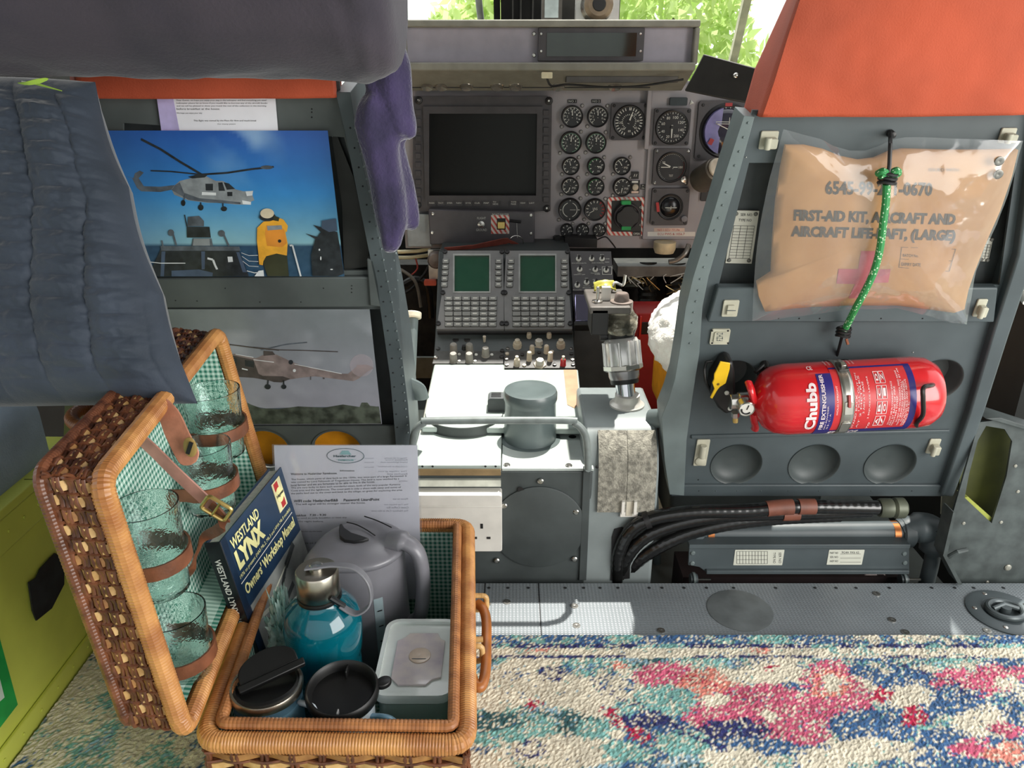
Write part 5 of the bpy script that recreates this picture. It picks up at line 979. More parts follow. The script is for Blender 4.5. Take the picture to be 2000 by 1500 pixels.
# pillar at the far right with an olive recess, pierced white rib behind
PL = thing('door_pillar', 'dark grey sheet metal pillar with olive recess at the right edge', 'pillar', (.68, 1.1, 0))
FPl = Frame((0, 1.10, 0), (1, 0, 0), (0, 0, 1)); 
po = FPl.uvs([(1912, 825), (1950, 820), (2040, 850), (2050, 1142), (1872, 1142), (1842, 1085), (1862, 1000)]); ph = FPl.uvs([(1926, 832), (1962, 838), (1977, 862), (1966, 930), (1937, 1022), (1884, 972), (1893, 925), (1910, 860)])
plm = M('pillar_paint', '4b5251', .5, var=.2, scale=30)
mb = MB(); mb.plate(FPl, po, [ph], -.004, .0, plm); mb.prism(FPl, FPl.uvs([(1925, 818), (1955, 816), (2045, 845), (2045, 852), (1950, 824)], .012), -.03, .012, plm); mb.build('face', PL, bevel=.001)
mb = MB(); mb.prism(FPl, FPl.uvs([(1880, 826), (2000, 826), (2000, 1030), (1870, 1030)], -.04), -.045, -.04, M('olive_paint', '484b18', .5, var=.1)); mb.ppoly(FPl, [(1884, 972), (1890, 970), (1938, 1012), (1937, 1022)], -.03, -.006, M('olive_light', 'a8ae4e', .5)); mb.build('olive_recess', PL)
mb = MB(); mb.ppoly(FPl, [(1842, 1085), (1862, 1000), (1866, 1002), (1850, 1086), (1880, 1142), (1872, 1142)], -.0, .03, plm); mb.build('side_flange', PL)
for x, y, r in ((1983, 910, 3), (1988, 960, 3), (1955, 1020, 3), (1968, 1108, 6), (1882, 1022, 3), (1928, 1137, 3)): mb = MB(); mb.screw(FPl.P(x, y, 0), FPl.N, .001*r, M('worn_rivet', 'aaa89c', .4, .4)); mb.build('rivet', PL)
mb = MB(); mb.tube([FPl.P(1852, 1088, .02), FPl.P(1870, 1078, .025), FPl.P(1888, 1074, .02)], .004, plm, 8); mb.build('small_lever', PL)
FW2 = Frame((0, 1.26, 0), (1, 0, 0), (0, 0, 1)); hl = [FW2.uv(x, y) for x, y in ((1892, 850), (1872, 905), (1862, 960))]
mb = MB(); mb.plate(FW2, FW2.uvs([(1900, 822), (1916, 822), (1880, 1000), (1838, 1005), (1840, 960)]), [circ(c, .012, 20) for c in hl[:2]], -.003, 0, M('pierced_white', 'dcdcc8', .5)); o = mb.build('pierced_rib'); tag(o, 'pale pierced metal rib between the right seat and the pillar', 'rib')
mb = MB(); c = onY(1980, 566, 1.10); mb.cyl(c, c+V((.004, -.02, 0)), .006, white, 12); mb.cyl(c+V((.004, -.02, -.002)), c+V((.006, -.03, -.008)), .009, white, 12); o = mb.build('white_peg'); tag(o, 'small white peg on the dark wall at the right edge', 'peg')

# ================================================================ FIRST AID POUCH, CORD, EXTINGUISHER
cp = crop(1380, 220, 3.226)
FA_ = thing('first_aid_pouch', 'tan first-aid kit envelope in a clear bag held by a green cord', 'first aid kit', tuple(FS.P(1700, 610, .0)))
bagQ = [(485, 105), (610, 140), (720, 165), (800, 210), (900, 238), (1000, 240), (1090, 210), (1160, 170), (1250, 155), (1500, 160), (1750, 168), (1995, 178), (1960, 320), (1900, 520), (1830, 700), (1760, 850), (1700, 1000), (1670, 1150), (1640, 1335), (1540, 1320), (1400, 1280), (1200, 1235), (900, 1240), (600, 1280), (400, 1305), (290, 1315), (295, 1130), (310, 900), (350, 620), (400, 400)]
envQ = [(500, 208), (620, 208), (740, 235), (850, 280), (960, 302), (1060, 290), (1150, 250), (1240, 232), (1500, 240), (1750, 240), (1965, 235), (1925, 400), (1850, 620), (1770, 800), (1690, 1000), (1650, 1120), (1625, 1240), (1560, 1262), (1400, 1240), (1200, 1215), (900, 1215), (650, 1225), (500, 1240), (370, 1255), (330, 1160), (318, 1070), (410, 1010), (420, 800), (440, 550), (470, 350)]
def blob(F, pix, amp, base, m, nm, root, seed, nr=14, wr=.0, edge=.0, dbl=0):
    """puffed sheet inside a pixel outline: rings shrinking to the centre"""
    uv = F.uvs(pix, base); k = 3; U = []
    n = len(uv)
    for i in range(n):
        a, b = uv[i], uv[(i+1) % n]
        for j in range(k): U.append((a[0]+(b[0]-a[0])*j/k, a[1]+(b[1]-a[1])*j/k))
    cx = sum(p[0] for p in uv)/n; cy = sum(p[1] for p in uv)/n; N_ = len(U)
    def H(u, v, t): return base+amp*(1-t**3.5)+wr*(1-t**6)*(noise.noise(V((u*22, v*22, seed)))+.6*noise.noise(V((u*60, v*35, seed+3))))+edge*noise.noise(V((u*30, v*30, seed)))
    vs = []; fs = []
    for r_ in range(nr):
        t = 1-(r_/nr)
        for u, v in U: vs.append(F.w(cx+(u-cx)*t, cy+(v-cy)*t, H(cx+(u-cx)*t, cy+(v-cy)*t, t)))
    vs.append(F.w(cx, cy, H(cx, cy, 0)))
    for r_ in range(nr-1):
        for i in range(N_): fs.append((r_*N_+i, r_*N_+(i+1) % N_, (r_+1)*N_+(i+1) % N_, (r_+1)*N_+i))
    for i in range(N_): fs.append(((nr-1)*N_+i, (nr-1)*N_+(i+1) % N_, nr*N_))
    if dbl:
        b0 = len(vs); vs += [F.w(u, v, base-dbl) for u, v in U]; fs += [(i, b0+i, b0+(i+1) % N_, (i+1) % N_) for i in range(N_)]; fs.append(tuple(range(b0+N_-1, b0-1, -1)))
    mb = MB(); mb.add(vs, fs, m); o = mb.build(nm, root, smooth=70); return o, H, (cx, cy)
kraft = M('kraft_envelope', 'bd8b57', .75, var=.08, scale=12, bump=.25, bscale=40, col2='aa7849')
env, HE, _c = blob(FS, [cp(*p) for p in envQ], .016, .020, kraft, 'envelope', FA_, 2.0, wr=.002, dbl=.006)
def surfN(outline, base, H, c):
    P_ = FS.uvs(outline, base)
    def n_of(u, v):
        dx, dy = u-c[0], v-c[1]; best = 0
        for (x1, y1), (x2, y2) in zip(P_, P_[1:]+P_[:1]):
            ex, ey = x2-x1, y2-y1; den = dx*ey-dy*ex
            if abs(den) < 1e-12: continue
            s_ = ((x1-c[0])*ey-(y1-c[1])*ex)/den; q_ = ((x1-c[0])*dy-(y1-c[1])*dx)/den
            if s_ > 0 and -.001 <= q_ <= 1.001: best = max(best, 1/s_)
        return H(u, v, min(1, best))
    return n_of
nEnv = surfN([cp(*p) for p in envQ], .020, HE, _c)
def drape(mb, n0, lift=.0007):
    """lay the flat print in mb on the puffed envelope"""
    for i in range(n0, len(mb.v)):
        p = V(mb.v[i]); d = p-CAM; q_ = p
        for _k in range(3):
            r_ = q_-FS.O; n_ = nEnv(r_.dot(FS.U), r_.dot(FS.V))+lift; q_ = CAM+d*((FS.O+FS.N*n_-CAM).dot(FS.N)/d.dot(FS.N))
        mb.v[i] = tuple(q_)
inkc = M('stencil_ink', '4e4238', .7, var=.15, scale=120); crossm = M('faded_red_cross', 'b0525a', .75, var=.08)
mb = MB(); L_ = lambda X, Y, n=.0395: FS.P(*cp(X, Y), n)
mb.fit('6545-99-211-0670', L_(750, 518), L_(1420, 528), L_(750, 428), inkc, .035); mb.fit('FIRST-AID KIT, AIRCRAFT AND', L_(548, 695), L_(1562, 722), L_(552, 610), inkc, .05); mb.fit('AIRCRAFT LIFE-RAFT, (LARGE)', L_(530, 800), L_(1560, 828), L_(536, 712), inkc, .05)
mb.fit('BATCH No.', L_(1238, 908), L_(1335, 912), L_(1238, 890), inkc); mb.fit('EXPIRY DATE', L_(1228, 965), L_(1350, 970), L_(1228, 945), inkc); mb.fit('ISSUED WITH', L_(1400, 370), L_(1590, 372), L_(1400, 350), inkc)
for a, b in (((1230, 848), (1570, 860)), ((1570, 860), (1530, 1000)), ((1530, 1000), (1212, 975)), ((1212, 975), (1230, 848)), ((1222, 922), (1548, 935))): mb.tube([L_(*a), L_(*b)], .0003, inkc, 4)
drape(mb, 0); mb.build('printed_text', FA_)
mb = MB(); mb.prism(FS, FS.uvs([cp(*p) for p in ((975, 872), (1062, 872), (1050, 975), (1160, 985), (1145, 1070), (1010, 1070), (965, 1170), (895, 1170), (935, 1080), (818, 1078), (832, 985), (955, 985))], .0385), .036, .0388, crossm)
mb.v = []; mb.f = []; mb.m = []; cq = lambda X, Y: FS.P(*cp(X, Y), .037)
for q_ in (((975, 872), (1062, 872), (1046, 990), (955, 985)), ((955, 985), (1046, 990), (1010, 1075), (935, 1080)), ((935, 1080), (1010, 1075), (965, 1170), (895, 1170)), ((832, 985), (955, 985), (935, 1080), (818, 1078)), ((1046, 990), (1160, 985), (1145, 1070), (1010, 1075))):
    a_, b_, c__, d__ = [cq(*p) for p in q_]; mb.grid(lambda a, b: d__.lerp(c__, a).lerp(a_.lerp(b_, a), b), 6, 6, crossm)
drape(mb, 0, .0006); mb.build('red_cross', FA_)
for X, Y in ((1842, 305), (1836, 388)): mb = MB(); mb.lathe(FS.P(*cp(X, Y), .034), FS.N, [(.006, 0), (.006, .0015), (.0045, .002), (0, .001)], M('eyelet', '74736e', .4, .7), 18); mb.build('eyelet', FA_)
bagm = clear_mat('clear_bag', (.97, .98, .98), .045, .13, .5, 22, milk=.10, fres=.15)
bag, _, _ = blob(FS, [cp(*p) for p in bagQ], .021, .024, bagm, 'clear_bag', FA_, 5.0, wr=.003, edge=.003)
cg = bpy.data.materials.new('green_braid'); cg.use_nodes = True; t = cg.node_tree; b = t.nodes['Principled BSDF']; co = t.nodes.new('ShaderNodeTexCoord'); ck = t.nodes.new('ShaderNodeTexVoronoi'); ck.inputs['Scale'].default_value = 260; rp2 = t.nodes.new('ShaderNodeMath'); rp2.operation = 'LESS_THAN'; rp2.inputs[1].default_value = .28; mx = t.nodes.new('ShaderNodeMix'); mx.data_type = 'RGBA'; mx.inputs[6].default_value = (*lin('2f8a4a'), 1); mx.inputs[7].default_value = (*lin('cfe8c4'), 1); k = t.links.new; k(co.outputs['Object'], ck.inputs[0]); k(ck.outputs['Distance'], rp2.inputs[0]); k(rp2.outputs[0], mx.inputs[0]); k(mx.outputs[2], b.inputs['Base Color'])
CDR = thing('elastic_cord', 'green flecked elastic cord tied over the first-aid bag with black cable ties', 'cord', tuple(FS.P(1640, 690, .02)))
P = smoothpath([L_(1135, 450, .052), L_(1130, 560, .052), L_(1115, 680, .053), L_(1092, 860, .053), L_(1055, 1000, .053), L_(1000, 1120, .05), L_(940, 1230, .044), L_(895, 1320, .03), L_(862, 1385, .022)], 5)
mb = MB(); mb.tube(P, .0048, cg, 10); mb.build('cord', CDR)
mb = MB(); mb.tube(smoothpath([L_(1080, 385, .05), L_(1110, 370, .056), L_(1150, 385, .052), L_(1195, 365, .056), L_(1205, 385, .05), L_(1150, 400, .053), L_(1095, 395, .055)]), .0045, cg, 8, closed=False); mb.build('knot', CDR)
mb = MB(); mb.tube([L_(1158, 130, .012), L_(1158, 200, .04), L_(1152, 330, .054), L_(1142, 420, .055)], .0026, black, 8); mb.lathe(L_(1157, 130, .002), FS.N, [(.005, 0), (.004, .010), (0, .011)], black, 10); mb.build('cable_tie', CDR)
for (X, Y), n_, r_ in (((1140, 418), .052, .010), ((862, 1385), .022, .009)):
    mb = MB(); c = L_(X, Y, n_)
    for dz in (-.004, .001, .006): mb.tube([c+V((r_*cos(a), r_*.8*sin(a), dz+.001*sin(a*2))) for a in np.linspace(0, 2*pi, 16)[:-1]], .0024, black, 6, closed=True)
    mb.build('cable_tie', CDR)
mb = MB(); mb.tube([FS.P(1645, 655, .018), FS.P(1640, 675, .012), FS.P(1634, 697, -.004)], .0022, black, 8); mb.build('cable_tie', CDR)
mb = MB(); c = L_(880, 1425, .022); mb.tube([c, c+V((.003, -.002, -.008))], .002, M('copper_wire', 'a8654a', .4, .5), 6); mb.build('frayed_end', CDR)

# ---- extinguisher
EX = thing('fire_extinguisher', 'red fire extinguisher clamped horizontally across the right seat back', 'fire extinguisher', tuple(FS.P(1650, 840, .05)))
ce = crop(1350, 680, 4.0)
nE = .058; A = FS.P(*ce(505, 410), nE); B = FS.P(*ce(1905, 335), nE); ax = (B-A).normalized(); LE = (B-A).length
Re = (FS.P(1660, 706, nE)-FS.P(1660, 828, nE)).length/2*.93
upE = (FS.V-ax*FS.V.dot(ax)).normalized(); nn_ = ax.cross(upE).normalized()
if nn_.dot(FS.N) < 0: nn_ = -nn_
def CY(s_, th, k=1.0): th += math.radians(26); return A+ax*(s_*LE)+(nn_*cos(th)+upE*sin(th))*Re*k
mb = MB(); mb.lathe(A, ax, [(.015, -.006), (.028, .002), (Re*.78, .010), (Re*.93, .022), (Re, .04), (Re, LE-.035), (Re*.96, LE-.018), (Re*.82, LE-.006), (Re*.6, LE), (Re*.5, LE-.003), (0, LE-.003)], red, 56); mb.build('cylinder', EX, smooth=50)
labred = M('label_red', 'c83034', .35, var=.03); labblue = M('label_blue', '2b2470', .35, var=.03); labw = M('label_print', 'f0dcdc', .45)
def wrap(s0, s1, t0, t1, m, k, mb_): mb_.grid(lambda a, b: CY(s0+(s1-s0)*a, math.radians(t0+(t1-t0)*b), k), 2, 24, m)
mb = MB(); wrap(.285, .365, -75, 48, labblue, 1.012, mb); wrap(.365, .765, -75, -56, labblue, 1.012, mb); wrap(.765, .80, -75, 60, labblue, 1.012, mb); wrap(.365, .765, -56, 80, labred, 1.010, mb); wrap(.365, .79, 56, 60, labblue, 1.013, mb); lb = mb.build('label', EX)
mb = MB()
def etext(t_, s0, s1, d0, d1, bold=.0, m=labw):
    """reads up the cylinder: letters' feet at s1, tops at s0"""
    mb.fitfn(t_, lambda a, b: CY(s1+(s0-s1)*b, math.radians(d0+(d1-d0)*a), 1.022), m, bold, 3)
etext('Chubb', .215, .272, -48, 32, .04); etext('FIRE EXTINGUISHER', .297, .318, -50, 46, .02); etext('DRY POWDER', .325, .333, -50, -5); etext('34 B : C : A', .34, .348, -50, -18)
mb.fitfn('POWDER', lambda a, b: CY(.53-(.53-.36)*a, math.radians(-73+14*b), 1.022), labw, .03, 3)
mb.fitfn('CE', lambda a, b: CY(.25+.03*a, math.radians(56+10*b), 1.022), labw, .02, 2)
for i, (s0, t_, d0, d1) in enumerate(((.375, 'HOLD UPRIGHT', -20, 25), (.475, 'STAND BACK', -50, 10), (.488, '1 PULL OUT PIN', -15, 45), (.50, 'AT 2 METRES', -50, 40), (.515, '2 AIM AT BASE', -20, 30), (.545, '3 SQUEEZE LEVERS', -30, 38), (.56, '70', -55, -38),
        (.665, 'DO NOT USE IN CONFINED SPACE', -45, 28), (.678, 'AIM AT BASE OF FIRE', -48, 20), (.69, 'MAINTAIN SWEEP', -48, 5), (.705, 'DO NOT USE ON ALCOHOL FIRES ABOVE', -40, 46), (.718, 'HAVE SERVICED ANNUALLY BY AN', -48, 50), (.73, 'AUTHORISED ENGINEER', -40, 28), (.742, 'STORE BELOW 60 C AND ABOVE', -50, 30), (.752, 'MINUS 20 C', -48, -5))): etext(t_, s0, s0+.009, d0, d1)
for s0 in (.36, .38, .47, .49, .51): etext('THIS EXTINGUISHER CAN BE USED', s0, s0+.008, 66, 84)
for j, d0 in enumerate((-46, -22, 2, 26)):
    for s0, ic in ((.59, 'ABCD'[j]), (.618, ('/', 'O', '-', 'Z')[j])):
        q = [(s0, d0), (s0+.024, d0), (s0+.024, d0+20), (s0, d0+20)]
        for (a0, b0), (a1, b1) in zip(q, q[1:]+q[:1]): mb.tube([CY(a0+(a1-a0)*t_/3, math.radians(b0+(b1-b0)*t_/3), 1.02) for t_ in range(4)], .0004, labw, 4)
        etext(ic, s0+.005, s0+.019, d0+4, d0+16, .03)
mb.build('label_print', lb)
strapm = M('clamp_steel', 'b9b6ae', .28, .9, var=.06)
mb = MB(); mb.grid(lambda a, b: CY(.405+.065*a, math.radians(-100+210*b), 1.035), 3, 30, strapm); bk = mb.build('clamp_band', EX); so_ = bk.modifiers.new('t', 'SOLIDIFY'); so_.thickness = .0015
mb = MB()
for s0, s1, d0, d1, k0, m_ in ((.415, .462, -20, 0, 1.07, strapm), (.43, .445, -8, 10, 1.12, M('latch_red', 'a33a36', .4)), (.41, .465, 48, 66, 1.12, M('latch_dark', '4a4947', .4, .5)), (.425, .45, 52, 60, 1.2, strapm), (.412, .46, -56, -34, 1.08, strapm)):
    c0 = [CY(s0, math.radians(d0), k0), CY(s1, math.radians(d0), k0), CY(s1, math.radians(d1), k0), CY(s0, math.radians(d1), k0)]; c1 = [CY(s, math.radians(dd), 1.03) for s, dd in ((s0, d0), (s1, d0), (s1, d1), (s0, d1))]
    mb.add(c1+c0, [(0, 1, 2, 3), (7, 6, 5, 4), (0, 4, 5, 1), (1, 5, 6, 2), (2, 6, 7, 3), (3, 7, 4, 0)], m_)
mb.build('clamp_latch', bk, bevel=.0008)
mb = MB(); w1 = [ce(1935, 262), ce(1880, 290), ce(1815, 310), ce(1812, 400), ce(1810, 520), ce(1760, 585), ce(1775, 605), ce(1850, 570), ce(1848, 548)]
mb.tube(smoothpath([FS.P(*ce(1885, 205), .02)]+[FS.P(*q, n_) for q, n_ in zip(w1, (.03, .10, .116, .122, .118, .108, .085, .04, .015))], 4), .0032, M('black_wire', '1d1513', .35), 8); mb.build('wire_bail', EX)
valm = silver; H0 = A-ax*.004
mb = MB(); mb.cyl(H0+ax*.006, H0-ax*.022, .0145, valm, 20); mb.cyl(H0-ax*.018, H0-ax*.034, .012, valm, 8); mb.build('valve', EX, bevel=.001)
g0 = FS.P(*ce(432, 475), nE+.022); mb = MB(); mb.lathe(g0-nn_*.012, nn_, [(.0125, 0), (.0125, .013), (.0112, .0145), (.0108, .013), (0, .013)], silver, 28); gg = mb.build('pressure_gauge', EX)
mb = MB(); mb.lathe(g0+nn_*.0012, nn_, [(.0104, 0), (0, .0002)], white, 24); mb.tube([g0+nn_*.0018+(ax*cos(a)+upE*sin(a))*.0075 for a in np.linspace(pi*.95, pi*1.75, 14)], .0013, black, 6); mb.tube([g0+nn_*.002, g0+nn_*.002+(ax*.3+upE*.9)*.008], .0007, black, 5); mb.build('gauge_face', gg)
mb = MB(); mb.cyl(FS.P(*ce(345, 520), nE+.01), FS.P(*ce(345, 575), nE+.01), .0042, brass, 12); mb.cyl(FS.P(*ce(345, 500), nE+.01), FS.P(*ce(345, 535), nE+.01), .006, silver, 6); mb.build('test_nipple', EX)
mb = MB(); mb.tube(smoothpath([FS.P(*ce(448, 270), nE+.0), FS.P(*ce(470, 330), nE+.012), FS.P(*ce(492, 395), nE+.012), FS.P(*ce(538, 420), nE)]), .0072, red, 12, flat=.7); mb.build('carry_handle', EX)
mb = MB(); mb.tube(smoothpath([FS.P(*ce(485, 510), nE+.01), FS.P(*ce(490, 560), nE+.006), FS.P(*ce(500, 610), nE-.004), FS.P(*ce(495, 632), nE-.01)]), .0062, red, 12, flat=.7); mb.build('squeeze_lever', EX)
hb = M('holster_black', '1f1e1d', .4)
mb = MB(); mb.ppoly(FS, [ce(*p) for p in ((330, 120), (300, 100), (250, 130), (170, 250), (150, 360), (210, 470), (270, 520), (330, 500), (350, 400), (345, 200))], .0, .032, hb); mb.build('black_plastic_holder', EX, bevel=.004)
mb = MB(); mb.tube(smoothpath([FS.P(*ce(118, 108), .01), FS.P(*ce(104, 170), .02), FS.P(*ce(115, 260), .025), FS.P(*ce(150, 330), .02)]), .0022, hb, 8); mb.tube([FS.P(*ce(118, 108), .01), FS.P(*ce(165, 100), .01)], .0022, hb, 8); mb.build('wire_guard', EX)
mb = MB(); 
for X, Y in ((278, 350), (330, 388), (303, 472)): mb.screw(FS.P(*ce(X, Y), .033), FS.N, .0035, legend)
mb.build('holder_screws', EX)
ty = [(228, 105), (305, 118), (302, 165), (272, 275), (225, 305), (205, 330), (165, 398), (148, 388), (182, 320), (165, 272), (178, 245), (180, 205), (200, 165)]
mb = MB(); mb.ppoly(FS, [ce(*p) for p in ty], .036, .0385, yellow); mb.lathe(FS.P(*ce(210, 282), .0386), FS.N, [(.0028, 0), (0, .0004)], M('tag_hole', '7a5a12', .6), 12); mb.build('yellow_tag', EX, bevel=.001)
mb = MB(); 
for X, Y in ((572, 125), (550, 160), (1655, 108)): mb.lathe(FS.P(*ce(X, Y), .001), FS.N, [(.007, 0), (.006, .008), (.003, .012), (0, .012)], hb, 10)
mb.tube([FS.P(*ce(572, 125), .006), FS.P(*ce(500, 190), .02)], .003, hb, 8); mb.build('mounting_bolts', EX)
# ================================================================ LEFT: photo prints on the seat back
def print_sheet(pxc, skyfn, nm, lab, nb=.009, nu=60, nv=40):
    """pxc TL TR BR BL"""
    TL, TR, BR, BL = [FS.P(x, y, nb) for x, y in pxc]; f = lambda a, b: BL.lerp(BR, a).lerp(TL.lerp(TR, a), b)
    pm_ = M('photo_print_gloss', 'ffffff', .25, var=0, attr='picture', col2='f4f4f4')
    vs = [f(i/nu, j/nv) for j in range(nv+1) for i in range(nu+1)]; cols = [(*lin(skyfn(i/nu, j/nv)), 1) for j in range(nv+1) for i in range(nu+1)]
    fs = [(j*(nu+1)+i, j*(nu+1)+i+1, (j+1)*(nu+1)+i+1, (j+1)*(nu+1)+i) for j in range(nv) for i in range(nu)]
    b0 = len(vs); vs += [FS.P(x, y, nb-.0008) for x, y in pxc]; cols += [(.8, .8, .8, 1)]*4; fs.append((b0, b0+1, b0+2, b0+3))
    me = bpy.data.meshes.new(nm); O = FS.P(pxc[3][0]*.5+pxc[2][0]*.5, pxc[3][1], nb); me.from_pydata([v-O for v in vs], [], fs); me.materials.append(pm_)
    at = me.color_attributes.new('picture', 'FLOAT_COLOR', 'POINT'); at.data.foreach_set('color', np.array(cols, dtype=np.float32).ravel())
    o = bpy.data.objects.new(nm, me); COL.objects.link(o); o.location = O; tag(o, lab, 'photograph'); return o
def mixc(a, b, t): t = max(0, min(1, t)); return tuple(x+(y-x)*t for x, y in zip(a, b))
def hx(h): return tuple(int(h[i:i+2], 16)/255 for i in (0, 2, 4))
def sky1(a, b):
    if b < .245: return mixc(hx('2f4a63'), hx('3b5a74'), noise.noise(V((a*30, b*60, 1)))+.5)
    t = (b-.245)/.755; c = mixc(hx('8fbfcb'), hx('3f8fd0'), t*2.2); c = mixc(c, hx('2f5aa8'), (t-.45)*1.8)
    c = mixc(c, hx('3a5f90'), (.35-a)*1.2)
    cl = noise.noise(V((a*5+1, b*4, 2)))+.4*noise.noise(V((a*14, b*10, 4))); d = max(0, 1-abs(a-.62)*5)*max(0, (b-.55)*2.2)
    return mixc(c, hx('b8d2e4'), max(0, cl*1.6+.25)*d)
PR1 = print_sheet([(188, 255), (640, 255), (673, 540), (255, 540)], sky1, 'photo_print', 'photo print of a helicopter hovering over a ship beside a man in yellow')
c2 = crop(200, 240, 3.704)
hg = M('print_heli_grey', '8d9396', .35, var=.12, scale=80); hd = M('print_dark', '2c3034', .35, var=.2, scale=90); hm_ = M('print_mid_grey', '5b626a', .35, var=.2, scale=70); hl_ = M('print_light', 'dfe3e4', .35); hy = M('print_yellow', 'efae3a', .35, var=.08, scale=70); ho = M('print_dark_green', '3c3e2c', .35, var=.15)
hbl = M('print_bluegrey', '4b5a70', .35, var=.12)
def art(root, cr, items, nb, nm='printed_picture'):
    mb = MB(); n = nb
    for it in items:
        n += .00004
        if it[0] == 'p': mb.prism(FS, FS.uvs([cr(*p) for p in it[2]], n), n-.00003, n, it[1])
        elif it[0] == 'e':
            x, y = cr(*it[2]); rx = it[3]/ (cr(1000, 0)[0]-cr(0, 0)[0])*0+it[3]*(cr(1, 0)[0]-cr(0, 0)[0]); ry = it[4]*(cr(1, 0)[0]-cr(0, 0)[0])
            mb.prism(FS, FS.uvs([(x+rx*cos(2*pi*i/20), y+ry*sin(2*pi*i/20)) for i in range(20)], n), n-.00003, n, it[1])
        elif it[0] == 'l':
            for (a, b_) in zip(it[2][:-1], it[2][1:]):
                A_, B_ = FS.P(*cr(*a), n), FS.P(*cr(*b_), n); mb.strap([A_, B_], FS.N.cross(B_-A_), it[3]*.001, .00004, it[1])
    return mb.build(nm, root, smooth=0)
